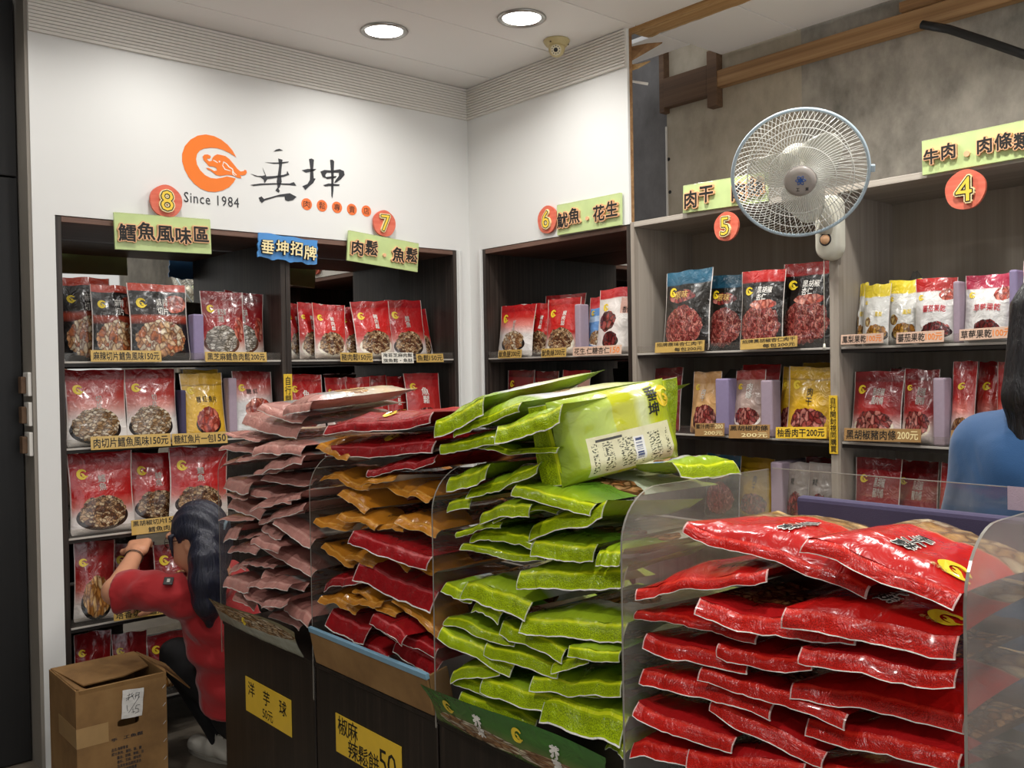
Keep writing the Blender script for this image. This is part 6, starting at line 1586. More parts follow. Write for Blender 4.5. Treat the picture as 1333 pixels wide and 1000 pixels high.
# flat packs and box lids that stop the stacks sliding out
def front_stop(label, p, mat, name, cat, decals=(), lean=.5, w=.5, h=.075, th=.016, sag=.0):
    V = []; F = []; UV = []
    S = pouch_fn(w, h, th, 3.3, .002)
    o = link(name, pouch_mesh(name, S, LM[mat], 18, 10))
    for (pf, cx, cy, k, m, nm) in decals:
        decal(nm, S, w, h, sc2d(pf, k), cx, cy, M[m], o)
    o.matrix_world = Matrix.Translation(p) @ RB @ Matrix.Rotation(lean, 4, 'X')
    tag(o, label, cat)
    return o
front_stop('flat grey-green printed pack lying along the front of the pink bin', (XF - .012, -1.215, ZF + .004), 'grey_pack', 'flat_pack', 'snack bag',
           [(LOGO, .42, .62, .012, 'yellow_logo', 'logo')], .42, .54, .085)
front_stop('flat dark green printed pack lying along the front of the green bin', (XF - .012, -2.345, ZF + .004), 'leaf_pack', 'flat_pack', 'snack bag',
           [(LOGO, .14, .66, .016, 'yellow_logo', 'logo'), (LOGO, .56, .66, .016, 'yellow_logo', 'logo'),
            (text2d('芥\n末', .08), .33, .5, .026, 'white_print', 'lettering_outline'), (text2d('芥\n末', .02), .33, .5, .026, 'ink', 'lettering'),
            (text2d('芥\n末', .08), .76, .5, .026, 'white_print', 'lettering_outline'), (text2d('芥\n末', .02), .76, .5, .026, 'ink', 'lettering')], .42, .54, .1)
r = empty('cardboard_tray', (XF - .004, -1.79, ZF + .002))
tag(r, 'brown cardboard tray front with a light blue tape edge below the amber bags', 'cardboard box')
mb = MB().bbox(.0, .006, -.262, .262, 0, .098, .0015, Matrix.Rotation(-.2, 4, 'Y')); mb.build('front_board', M['cardboard'], r)
MB().bbox(-.0012, .0085, -.263, .263, .086, .0995, .0008, Matrix.Rotation(-.2, 4, 'Y')).build('blue_tape', plain('light_blue_tape', '#7fa6bd', .4, var=.08, scale=40), r)
MB().bbox(.0075, .06, -.262, -.256, 0, .092, .001, Matrix.Rotation(-.2, 4, 'Y')).build('end_board', M['cardboard'], r)

# yellow price posters on the cabinet fronts
def poster(label, c, w, h, items, roll):
    r = empty('price_poster', c, RB @ Matrix.Rotation(roll, 4, 'Z'))
    tag(r, label, 'price card', 'yellow posters on the island front')
    MB().bbox(-w / 2, w / 2, -h / 2, h / 2, .0006, .0018, .0004).build('sheet', M['card_yellow'], r)
    for (s, x, y, k, b, sp) in items:
        flat('lettering', sc2d(text2d(s, b, sp), k), M['ink'], r, .0022, (x * w, y * h))
poster('yellow poster reading 50 yuan on the cabinet below the pink bags', POST[0][0], POST[0][1], POST[0][2], [('洋', -.36, .2, .046, .012, 1), ('芋', -.02, .17, .046, .012, 1), ('球', .33, .16, .046, .012, 1), ('50元', -.0, -.28, .036, .006, .9)], .0)
poster('yellow poster with a large 50 on the cabinet below the amber bags', POST[1][0], POST[1][1], POST[1][2], [('椒麻', -.3, .24, .05, .01, .9), ('辣鬆餅', -.06, -.24, .05, .01, .9), ('50-', .34, -.1, .085, -.004, .9)], .0)

# ------------------------------------------------------------------ cardboard box on the floor
r = empty('cardboard_box', (-2.065, -.50, 0))
tag(r, 'open brown cardboard box on the floor by the white pier, handwritten note on it', 'cardboard box')
BW, BD, BH = .295, .31, .425
def panel(nm, pts, m='cardboard', th=None, parent=r):
    mb = MB()
    a = Vector(pts[1]) - Vector(pts[0]); b = Vector(pts[-1]) - Vector(pts[0])
    n = a.cross(b).normalized() * .0045
    k = len(pts)
    mb.add([Vector(p) for p in pts] + [Vector(p) - n for p in pts], [tuple(range(k)), tuple(range(k, 2 * k))[::-1]] + [(i + k, (i + 1) % k + k, (i + 1) % k, i) for i in range(k)])
    o = mb.build(nm, M[m], parent); fix_normals(o.data)
    return o
# front wall with a hand hole
hx, hz, ha, hb = .165, .285, .036, .013
hole = [(hx + ha * math.copysign(abs(math.cos(a)) ** .5, math.cos(a)), hz + hb * math.copysign(abs(math.sin(a)) ** .6, math.sin(a))) for a in [2 * PI * k / 20 for k in range(20)]]
bm = bmesh.new()
ov = [bm.verts.new((x, 0, z)) for x, z in ((0, 0), (BW, 0), (BW, BH), (0, BH))]
hv = [bm.verts.new((x, 0, z)) for x, z in hole]
eds = [bm.edges.new((ov[i], ov[(i + 1) % 4])) for i in range(4)] + [bm.edges.new((hv[i], hv[(i + 1) % 20])) for i in range(20)]
bmesh.ops.triangle_fill(bm, use_beauty=True, edges=eds)
bmesh.ops.solidify(bm, geom=bm.faces[:], thickness=.0045)
me = bpy.data.meshes.new('front_wall'); bm.to_mesh(me); bm.free()
me.materials.append(M['cardboard']); fix_normals(me)
link('front_wall', me, r)
panel('left_wall', [(0, BD, 0), (0, 0.005, 0), (0, 0.005, BH), (0, BD, BH)])
panel('right_wall', [(BW, .005, 0), (BW, BD, 0), (BW, BD, BH), (BW, .005, BH)])
panel('back_wall', [(BW - .005, BD, 0), (.005, BD, 0), (.005, BD, BH), (BW - .005, BD, BH)])
panel('bottom', [(.005, .005, .006), (BW - .005, .005, .006), (BW - .005, BD - .005, .006), (.005, BD - .005, .006)])
panel('flap', [(0.004, BD - .004, BH), (BW - .004, BD - .004, BH), (BW - .012, BD - .17, BH - .012), (BW * .62, BD - .225, BH - .012), (.05, BD - .215, BH - .018)])
panel('flap', [(BW, .01, BH), (BW, BD - .01, BH), (BW + .09, BD - .05, BH - .055), (BW + .105, .06, BH - .10)])
panel('flap', [(.002, .02, BH), (.002, BD - .02, BH), (.07, BD - .05, BH - .05), (.085, .05, BH - .05)])
panel('flap', [(.01, .001, BH), (BW - .01, .001, BH), (BW - .02, .03, BH - .12), (.02, .03, BH - .12)])
tp = plain('clear_brown_tape', '#a8875a', .3, var=.08, scale=30)
mb = MB().box(-.0008, .10, -.0008, -.0002, .235, .30).box(-.0008, -.0002, 0, .2, .235, .30)
mb.build('tape', tp, r)
note = empty('paper_note', (-2.065 + .178, -.5015, .345), Matrix.Rotation(PI / 2, 4, 'X') @ Matrix.Rotation(-.06, 4, 'Z'))
tag(note, 'white handwritten paper slip stuck on the front of the cardboard box', 'note')
rows = [[Vector((-.034 + .068 * i / 8, -.048 + .096 * j / 8, .0012 + .003 * math.sin(j * .7 + i * .4) ** 2 + (.008 * (i / 8) ** 2 * (j / 8)))) for i in range(9)] for j in range(9)]
mb = MB().grid(rows); mb.build('sheet', M['paper'], note)
def S3(x, y): return .0022 + .003 * math.sin((y + .048) / .096 * 8 * .7 + (x + .034) / .068 * 8 * .4) ** 2 + .008 * ((x + .034) / .068) ** 2 * ((y + .048) / .096)
mb = MB()
def pen(pts, r_=.0007): mb.tube([(x, y, S3(x, y)) for x, y in pts], r_, 5)
for s in ([(-.02, .028), (.0, .034)], [(-.022, .02), (.002, .024)], [(-.012, .036), (-.014, .012)], [(-.022, .012), (.004, .03)], [(-.004, .03), (.004, .012)], [(.01, .034), (.008, .014)], [(.01, .034), (.02, .034), (.018, .014)], [(.006, .022), (.02, .026)],
          [(.022, .02), (-.012, -.03)], [(-.018, -.004), (-.015, -.024)], [(.002, -.02), (.004, -.034)], [(.024, -.008), (.012, -.008), (.01, -.02), (.02, -.022), (.022, -.032), (.01, -.036)], [(-.002, -.03), (.01, -.03)]): pen(s)
mb.build('handwriting', M['ink'], note)
mb = MB()
mb.cur = 0
def front_print(s, x, z, w, h, b=.02):
    P, F = fit2d(text2d(s, b, 1, 1.25), w, h)
    m2 = MB(); m2.add([(x + px, -.0006 - dz(P, i_), z + pz) for i_, (px, pz) in enumerate(P)], F)
    m2.build('printing', M['ink_soft'], r)
front_print('手   工魚鬆', .16, .235, .105, .012)
front_print('品名:海鮮零食\n成分:魚肉、澱粉、糖、鹽\n　　醬油、胡椒、辣椒、油\n　　香料、芝麻、調味粉\n　　及其他食品原料混合\n保存:常溫陰涼乾燥處', .16, .165, .105, .085)
front_print('有效日期:見包裝', .155, .1, .09, .011)
mb = MB()
for k in range(6): mb.tube([(BW - .014, -.0012, .06 + k * .062), (BW - .004, -.0012, .07 + k * .062)], .0009, 5)
mb.build('staple', M['steel'], r)
# ------------------------------------------------------------------ three wall switches on the pier's side
for i, z in enumerate((1.425, 1.315, 1.205)):
    r = empty('wall_switch', (-2.047, .045, z))
    tag(r, ['topmost of the three switch boxes on the white pier', 'middle one of the three switch boxes on the white pier', 'lowest of the three switch boxes on the white pier'][i], 'switch', 'switch boxes on the pier')
    MB().bbox(-.014, -.0005, -.034, .034, -.044, .044, .003).build('plate', M['trim_white'], r)
    MB().bbox(-.032, -.0145, -.012, .03, -.034, .028, .003).build('rocker', M['brown_board'], r)

# ------------------------------------------------------------------ wall fan
FC = Vector((-.25, -2.044, 2.067))
nrm = Vector((-.83 * .85, -.56 * .85, -.50)).normalized()
qf = Vector((0, 0, 1)).rotation_difference(nrm)
zx = Matrix((Vector((0, 0, 1)).cross(nrm).normalized(), nrm.cross(Vector((0, 0, 1)).cross(nrm).normalized()), nrm)).transposed()
RF = zx.to_4x4()
fan = empty('wall_fan', (-.002, -2.035, 1.95))
tag(fan, 'white wall fan with a wire cage on the shelf divider under the bare concrete', 'fan')
TF = Matrix.Translation(FC - Vector((-.002, -2.035, 1.95))) @ RF
RAD = .212
def circle(r_, z, n=72): return [TF @ Vector((r_ * math.cos(2 * PI * k / n), r_ * math.sin(2 * PI * k / n), z)) for k in range(n)]
MB().tube(circle(RAD, 0), .0058, 8, closed=True).build('rim', M['fan_rim'], fan, True)
def cage(name, zf, n, swirl, r0, z0, bow):
    mb = MB()
    for k in range(n):
        a = 2 * PI * k / n
        pts = []
        for j in range(9):
            q = j / 8
            rr = r0 + (RAD - .002 - r0) * q
            aa = a + swirl * (1 - q) ** 1.0
            # domed: flat in the middle, falling steeply to the rim
            zz = z0 * (1 - q ** bow)
            pts.append(TF @ Vector((rr * math.cos(aa), rr * math.sin(aa), zz)))
        mb.tube(pts, .0011, 4, caps=False)
    for rr in (.11, .165):
        q = (rr - r0) / (RAD - .002 - r0)
        mb.tube(circle(rr, z0 * (1 - q ** bow)), .0014, 4, closed=True)
    o = mb.build(name, M['fan_wire'], fan)
    o['kind'] = 'stuff'
    return o
cage('front_grille', 1, 92, .5, .05, .062, 3.0)
cage('rear_grille', -1, 64, -.3, .05, -.075, 3.2)
MB().lathe([(.0005, .074), (.030, .0735), (.043, .071), (.0495, .064), (.051, .056), (.048, .052)], 40, TF, False).build('hub_cap', M['fan_grey'], fan, True)
hc = MB()
for k in range(3):
    a = k * PI / 3
    hc.tube([TF @ (Vector((.0, .006, .0748)) + Vector((.016 * math.cos(t) * math.cos(a) - .005 * math.sin(t) * math.sin(a), .016 * math.cos(t) * math.sin(a) + .005 * math.sin(t) * math.cos(a), 0))) for t in [2 * PI * i / 24 for i in range(24)]], .0011, 5, closed=True)
hc.lathe([(.0005, .0756), (.004, .0752), (.0042, .0745)], 12, TF @ Matrix.Translation((0, .006, 0)), False)
hc.build('emblem', M['blue_print'], fan)
for ch, x in (('工', -.008), ('業', .02)):
    P, F = fit2d(text2d(ch, .02), .011, .011)
    m2 = MB(); m2.add([TF @ Vector((px + x, py - .024, .0745 - (abs(x) > .015) * .0008)) for px, py in P], F); m2.build('emblem_lettering', M['ink_soft'], fan)
for k in range(3):
    a0 = 2 * PI * k / 3 + .55
    rows = []
    for j in range(10):
        q = j / 9
        rr = .036 + .132 * q
        wd = .028 + .062 * math.sin(PI * min(1, q * 1.02) ** .8 * .86)
        row = []
        for i in range(9):
            s = (i / 8 - .5)
            ang = a0 + s * wd * 2.0 / max(rr, .05) + .25 * q
            r2 = rr - .03 * q * (s * 2) ** 2
            row.append(TF @ Vector((r2 * math.cos(ang), r2 * math.sin(ang), .012 - .055 * s * (1 - .2 * q))))
        rows.append(row)
    o = MB().grid(rows).build('blade', M['blade'], fan, True)
    so = o.modifiers.new('thickness', 'SOLIDIFY'); so.thickness = .0015
MB().lathe([(.0005, .03), (.03, .03), (.034, .02), (.034, -.02), (.0005, -.02)], 28, TF, False).build('blade_hub', M['fan_white'], fan, True)
MB().lathe([(.0005, -.082), (.058, -.08), (.064, -.09), (.062, -.135), (.05, -.158), (.03, -.168), (.0005, -.17)], 32, TF, False).build('motor_housing', M['fan_white'], fan, True)
mb = MB()
for k in range(28):
    a = 2 * PI * k / 28
    mb.box(.03, .056, -.0012, .0012, -.0815, -.0785, TF @ Matrix.Rotation(a, 4, 'Z'))
mb.build('vent_slot', M['fan_grey'], fan)
pm = TF @ Vector((0, 0, -.13))
MB().tube([pm, pm + Vector((.02, .0, -.06)), Vector((-.05, .01, -.0)), Vector((-.035, .018, -.05))], [.024, .024, .027, .03], 16).build('neck', M['fan_white'], fan, True)
# rounded wall base with dial
bw, bt, bb = .045, .11, -.115
prof = [(bw * math.cos(a), bt - bw + bw * math.sin(a)) for a in [PI * i / 14 for i in range(15)]] + [(-bw * 1.0 * math.cos(a), bb + bw - bw * math.sin(a)) for a in [PI * i / 14 for i in range(15)]]
mb = MB()
k = len(prof)
lay = [(1.0, 0.0), (1.0, .028), (.94, .042), (.8, .05)]
vs_ = []
for s_, z in lay:
    cy = (bt + bb) / 2
    vs_ += [(x * s_, cy + (y - cy) * (1 - (1 - s_) * .5), z) for x, y in prof]
fs = []
for i in range(len(lay) - 1):
    for j in range(k): fs.append((i * k + j, i * k + (j + 1) % k, (i + 1) * k + (j + 1) % k, (i + 1) * k + j))
fs.append(tuple((len(lay) - 1) * k + j for j in range(k)))
mb.add([RB.to_3x3() @ Vector(p) for p in vs_], fs)
bs = mb.build('wall_base', M['fan_white'], fan, True)
bs.location = (0, .018, -.03); fix_normals(bs.data)
QB = Matrix.Translation((0, .018, -.03)) @ RB
MB().lathe([(.0005, .060), (.014, .060), (.016, .056), (.0165, .05)], 28, QB @ Matrix.Translation((0, -.045, 0)), False).build('dial', M['cutout'], fan, True)
MB().lathe([(.017, .0495), (.0175, .0515), (.022, .0515), (.0225, .0495)], 28, QB @ Matrix.Translation((0, -.045, 0)), False).build('dial_ring', M['ink_soft'], fan, True)
MB().bbox(-.017, .017, .0, .045, .049, .0512, .0008, QB).build('speed_label', plain('lilac_label', '#a9aebd', .4, var=.15, scale=160), fan)
pb = QB @ Vector((-.018, -.1, .03))
MB().tube([pb, pb + Vector((0, .002, -.30))], .0012, 6).build('pull_cord', M['fan_white'], fan, True)
MB().lathe([(.0005, .0), (.003, .0), (.006, -.022), (.0005, -.022)], 16, Matrix.Translation(pb + Vector((0, .002, -.30))), False).build('cord_pull', M['fan_white'], fan, True)
MB().bbox(RAD + .004, RAD + .018, -.012, .012, -.006, .006, .003, TF @ Matrix.Rotation(.02, 4, 'Z')).build('rim_clip', M['fan_rim'], fan)

# ------------------------------------------------------------------ people: one smooth surface each, from blended tapered limbs
def sdf_mesh(fn, lo, hi, h):
    lo = np.array(lo, float); hi = np.array(hi, float)
    n = np.ceil((hi - lo) / h).astype(int) + 1
    ax = [lo[i] + h * np.arange(n[i]) for i in range(3)]
    G = np.stack(np.meshgrid(*ax, indexing='ij'), -1)
    D = fn(G)
    s = D < 0
    c = np.zeros(tuple(n - 1), int)
    for dx in (0, 1):
        for dy in (0, 1):
            for dz in (0, 1):
                c += s[dx:n[0] - 1 + dx, dy:n[1] - 1 + dy, dz:n[2] - 1 + dz]
    act = (c > 0) & (c < 8)
    idx = -np.ones(act.shape, int)
    cells = np.argwhere(act)
    idx[tuple(cells.T)] = np.arange(len(cells))
    acc = np.zeros((len(cells), 3)); cnt = np.zeros(len(cells))
    cor = [(a, b, d) for a in (0, 1) for b in (0, 1) for d in (0, 1)]
    for p in cor:
        for q in cor:
            if q > p and sum(abs(p[i] - q[i]) for i in range(3)) == 1:
                i0 = cells + p; i1 = cells + q
                d0 = D[tuple(i0.T)]; d1 = D[tuple(i1.T)]
                m = (d0 < 0) != (d1 < 0)
                t = np.where(m, d0 / np.where(m, d0 - d1, 1), 0)
                pt = i0 + (i1 - i0) * t[:, None]
                acc[m] += pt[m]; cnt[m] += 1
    V = lo + h * acc / cnt[:, None]
    F = []
    for axis in range(3):
        a1, a2 = [(1, 2), (2, 0), (0, 1)][axis]
        e0 = [slice(None)] * 3; e1 = [slice(None)] * 3
        e0[axis] = slice(0, n[axis] - 1); e1[axis] = slice(1, n[axis])
        ch = s[tuple(e0)] != s[tuple(e1)]
        pos = np.argwhere(ch)
        ok = (pos[:, a1] > 0) & (pos[:, a2] > 0) & (pos[:, a1] < n[a1] - 1) & (pos[:, a2] < n[a2] - 1)
        pos = pos[ok]
        ins = s[tuple(pos.T)]
        q = []
        for (o1, o2) in ((-1, -1), (0, -1), (0, 0), (-1, 0)):
            k = pos.copy(); k[:, a1] += o1; k[:, a2] += o2
            q.append(idx[tuple(k.T)])
        q = np.stack(q, 1)
        q[~ins] = q[~ins][:, ::-1]
        F.append(q)
    F = np.concatenate(F)
    F = F[(F >= 0).all(1)]
    return V, F

def cap(G, a, b, ra, rb):
    a = np.array(a, float); b = np.array(b, float)
    d = b - a
    t = np.clip(((G - a) @ d) / (d @ d), 0, 1)
    return np.linalg.norm(G - a - t[..., None] * d, axis=-1) - (ra + (rb - ra) * t)
def elp(G, c, r, rot=None):
    p = G - np.array(c, float)
    if rot is not None: p = p @ np.array(rot.to_3x3())
    r = np.array(r, float)
    k = np.linalg.norm(p / r, axis=-1)
    return (k - 1) * r.min() * np.clip(k, .6, 1.6) ** .0
def smin(k, *ds):
    r = ds[0]
    for d in ds[1:]:
        h = np.clip(.5 + .5 * (d - r) / k, 0, 1)
        r = d + (r - d) * h - k * h * (1 - h)
    return r
def body(name, fn, lo, hi, h, m, parent=None):
    V, F = sdf_mesh(fn, lo, hi, h)
    me = bpy.data.meshes.new(name)
    me.from_pydata([tuple(v) for v in V], [], [tuple(int(i) for i in f) for f in F])
    me.materials.append(m); me.shade_smooth(); me.update()
    return link(name, me, parent)

# ---- crouching woman in a red shirt, reaching into the fourth shelf
def v3(*a): return np.array(a, float)
P1 = empty('person', (-1.52, -.42, 0)); P1m = Matrix.Translation((1.52, .42, 0))
tag(P1, 'person crouching in a red T-shirt, dark ponytail, left arm reaching into the shelf', 'person')
def put(o):
    o.parent = P1; o.matrix_parent_inverse = P1m
    return o
HC = v3(-1.640, -.48, .868)           # head centre
fd = v3(-.62, .76, -.20); fd /= np.linalg.norm(fd)   # where she looks
upv = v3(-.10, .10, 1); upv -= fd * (upv @ fd); upv /= np.linalg.norm(upv)
sd = np.cross(fd, upv)                # her right
HR = Matrix((Vector(fd), Vector(-sd), Vector(upv))).transposed()
def hp(f, l, u): return HC + fd * f - sd * l + upv * u    # forward, her left, up
NECK = v3(-1.60, -.50, .735)
SH_L = v3(-1.70, -.475, .685); SH_R = v3(-1.47, -.36, .665)
ELB = v3(-1.872, -.315, .690); WR = v3(-1.722, -.085, .770)
HAND = v3(-1.690, -.028, .792)
ELR = v3(-1.50, -.22, .50); WRR = v3(-1.62, -.13, .56)
HIP = v3(-1.475, -.50, .30)
def skin_fn(G):
    d = elp(G, hp(0, 0, 0), (.092, .073, .108), HR)
    d = smin(.03, d, elp(G, hp(.035, 0, -.055), (.058, .052, .058), HR))      # jaw
    d = smin(.012, d, cap(G, hp(.088, 0, .005), hp(.103, 0, -.028), .009, .013))  # nose
    d = smin(.01, d, cap(G, hp(.085, .02, -.062), hp(.085, -.02, -.062), .01, .01))  # lips
    d = smin(.012, d, cap(G, hp(.083, -.04, .03), hp(.083, .04, .03), .012, .012))  # brow
    for sgn in (1, -1):
        d = smin(.008, d, elp(G, hp(-.008, .073 * sgn, -.012), (.021, .010, .034), HR))   # ear
        d = np.maximum(d, -elp(G, hp(-.003, .084 * sgn, -.010), (.010, .007, .019), HR))
    d = smin(.03, d, cap(G, hp(-.02, 0, -.06), NECK, .052, .056))
    d = smin(.04, d, cap(G, NECK, (SH_L + SH_R) / 2 + v3(0, 0, -.03), .06, .07))
    d = smin(.03, d, cap(G, SH_L, ELB, .045, .042))
    d = smin(.025, d, cap(G, ELB, WR, .044, .027))
    d = smin(.03, d, cap(G, SH_R, ELR, .045, .04))
    d = smin(.025, d, cap(G, ELR, WRR, .04, .027))
    return d
body_o = body('body', skin_fn, (-1.95, -.62, .44), (-1.38, -.02, 1.0), .0075, M['skin'])
put(body_o)
def hand_fn(c, wr, up):
    ax = c - wr; ax /= np.linalg.norm(ax)
    sdv = np.cross(ax, up); sdv /= np.linalg.norm(sdv)
    up2 = np.cross(sdv, ax)
    def fn(G):
        d = cap(G, wr, wr + ax * .02, .026, .026)
        pal = [cap(G, wr + ax * .02 + sdv * s, wr + ax * .085 + sdv * s * 1.15, .016, .014) for s in (-.026, -.009, .009, .026)]
        d = smin(.015, d, *pal)
        for s, L_ in ((-.03, .072), (-.0105, .082), (.0105, .076), (.03, .06)):
            k0 = wr + ax * .085 + sdv * s
            k1 = k0 + (ax * .9 - up2 * .35) * L_ * .45
            k2 = k1 + (ax * .55 - up2 * .8) * L_ * .32
            k3 = k2 + (ax * .15 - up2 * .95) * L_ * .26
            f_ = smin(.004, cap(G, k0, k1, .0095, .0088), cap(G, k1, k2, .0088, .008), cap(G, k2, k3, .008, .0068))
            d = smin(.006, d, f_)
        t0 = wr + ax * .03 - sdv * .03
        t1 = t0 + (ax * .5 - sdv * .7 - up2 * .3) * .04
        t2 = t1 + (ax * .85 - sdv * .2 - up2 * .5) * .032
        d = smin(.01, d, cap(G, t0, t1, .013, .0105)); d = smin(.005, d, cap(G, t1, t2, .0105, .0085))
        return d
    return fn
hf = hand_fn(HAND, WR, v3(-.35, -.45, .85))
put(body('left_hand', hf, WR - .09, WR + v3(.14, .2, .14), .004, M['skin']))
hf2 = hand_fn(WRR + v3(-.06, .07, .02), WRR, v3(0, -.3, 1))
put(body('right_hand', hf2, WRR - v3(.19, .1, .13), WRR + v3(.1, .2, .13), .0045, M['skin']))
# bracelet
axw = (WR - ELB) / np.linalg.norm(WR - ELB)
wb = WR - axw * .035
uu = np.cross(axw, v3(0, 0, 1)); uu /= np.linalg.norm(uu); ww = np.cross(axw, uu)
for k, dd in enumerate((0, .008)):
    o = MB().tube([tuple(wb + axw * (dd + .006 * math.sin(a)) + (uu * math.cos(a) + ww * math.sin(a)) * .0325) for a in [2 * PI * i / 28 for i in range(28)]], .0016, 6, closed=True).build('bracelet', plain('dark_bracelet', '#3a2c24', .4), None, True)
    put(o)
# T-shirt: torso, sleeves, hem; open sleeve end swallowed by the arm
def folds(G, a, s): return a * np.sin(G[..., 0] * s * .9 + G[..., 2] * s * 1.7 + 2.5 * np.sin(G[..., 1] * 9) + 1.5 * np.sin(G[..., 2] * 14))
def shirt_fn(G):
    ch = (SH_L + SH_R) / 2
    d = cap(G, SH_L + v3(.02, .0, -.015), SH_R + v3(-.02, 0, -.01), .068, .07)
    d = smin(.06, d, cap(G, ch + v3(.0, -.02, -.05), v3(-1.535, -.475, .48), .118, .128))
    d = smin(.06, d, cap(G, v3(-1.535, -.475, .50), HIP, .128, .158))
    d = smin(.05, d, cap(G, HIP, HIP + v3(.01, -.015, -.07), .150, .150))
    d = smin(.02, d, cap(G, NECK + v3(0, 0, -.02), NECK + v3(0, 0, -.05), .062, .08))
    sl = SH_L + (ELB - SH_L) * .93
    d = smin(.045, d, cap(G, SH_L, sl, .068, .073))
    d = smin(.045, d, cap(G, SH_R, SH_R + (ELR - SH_R) * .7, .068, .066))
    d = d + folds(G, .0055, 22) + .0038 * np.sin(G[..., 2] * 60 - G[..., 0] * 45 + 3 * np.sin(G[..., 1] * 16))
    # cut flat at the sleeve end, the neck and the hem
    e = ELB - SH_L; e /= np.linalg.norm(e)
    d = np.maximum(d, np.where(np.linalg.norm(G - sl, axis=-1) < .14, (G - (sl + e * .012)) @ e, -1))
    d = np.maximum(d, HIP[2] - .068 - G[..., 2])
    d = np.maximum(d, np.where(np.linalg.norm(G - NECK, axis=-1) < .095, (G - (NECK + v3(0, 0, .012))) @ v3(-.3, .15, .94), -1))
    return d
put(body('t_shirt', shirt_fn, (-1.97, -.76, .2), (-1.26, -.14, .80), .0085, M['red_shirt']))
o = MB().bbox(-.016, .016, -.019, .019, -.002, .002, .006).build('sleeve_badge', M['black'])
o.matrix_world = Matrix.Translation((-1.757, -.507, .738)) @ Vector((0, 0, 1)).rotation_difference(Vector((-.15, -.45, .85))).to_matrix().to_4x4() @ Matrix.Rotation(-.5, 4, 'Z')
m2 = MB(); P, F = fit2d(text2d('1', .05), .01, .018); m2.add([(x, y, .0026) for x, y in P], F); m2.build('badge_mark', M['white_print'], o)
bpy.context.view_layer.update()
mwo = o.matrix_world.copy(); put(o)
# hair: cap, fringe strand and ponytail
HT = hp(-.095, 0, .012)
def hair_fn(G):
    d = elp(G, hp(-.018, 0, .026), (.102, .087, .108), HR)
    d = smin(.03, d, elp(G, hp(-.055, 0, -.035), (.06, .074, .075), HR))
    d = np.maximum(d, -elp(G, hp(.085, 0, -.045), (.085, .12, .095), HR))
    for sgn in (1, -1):
        d = np.maximum(d, -elp(G, hp(.005, .085 * sgn, -.035), (.036, .04, .05), HR))
        d = smin(.01, d, cap(G, hp(.06, .066 * sgn, .03), hp(.075, .060 * sgn, -.06), .01, .004))
    t = [v3(-1.658, -0.575, 0.863), v3(-1.657, -0.590, 0.819), v3(-1.654, -0.600, 0.740), v3(-1.653, -0.600, 0.660), v3(-1.648, -0.590, 0.585)]
    d = smin(.035, d, elp(G, hp(-.05, .02, -.085), (.05, .062, .06), HR))
    d = smin(.02, d, cap(G, HT, t[0], .03, .036))
    r_ = [.036, .054, .062, .052, .014]
    for i in range(4): d = smin(.02, d, cap(G, t[i], t[i + 1], r_[i], r_[i + 1]))
    st = .0022 * np.sin(G @ v3(150, 120, 20) + 2 * np.sin(G[..., 2] * 20))
    return d + st
put(body('hair', hair_fn, (-1.82, -.70, .42), (-1.38, -.32, 1.03), .006, M['hair']))
o = MB().tube([tuple(HT + v3(.012, -.012, 0) + (v3(.5, .55, .1) * math.cos(a) + v3(.1, -.2, .95) * math.sin(a)) * .036) for a in [2 * PI * i / 20 for i in range(20)]], .006, 6, closed=True).build('hair_tie', plain('grey_hair_tie', '#6d7f8c', .6), None, True)
put(o)
# spectacles and eyes
mb = MB()
for sgn in (1, -1):
    mb.tube([tuple(hp(.094, .034 * sgn + .023 * math.cos(a), .008 + .019 * math.sin(a))) for a in [2 * PI * i / 20 for i in range(20)]], .0015, 5, closed=True)
    mb.tube([tuple(hp(.092, .057 * sgn, .012)), tuple(hp(.04, .074 * sgn, .012)), tuple(hp(-.01, .078 * sgn, .008))], .0016, 5)
mb.tube([tuple(hp(.098, .011, .01)), tuple(hp(.1, -.011, .01))], .0015, 5)
put(mb.build('spectacles', plain('thin_metal_frame', '#4a4640', .3, 1), None, True))
mb = MB()
for sgn in (1, -1): mb.lathe([(.0005, .011), (.006, .0095), (.011, .003), (.011, 0)], 14, Matrix.Translation(tuple(hp(.074, .031 * sgn, .008))) @ Vector((0, 0, 1)).rotation_difference(Vector(fd)).to_matrix().to_4x4(), False)
put(mb.build('eye', plain('eye_white', '#d8d2c8', .2), None, True))
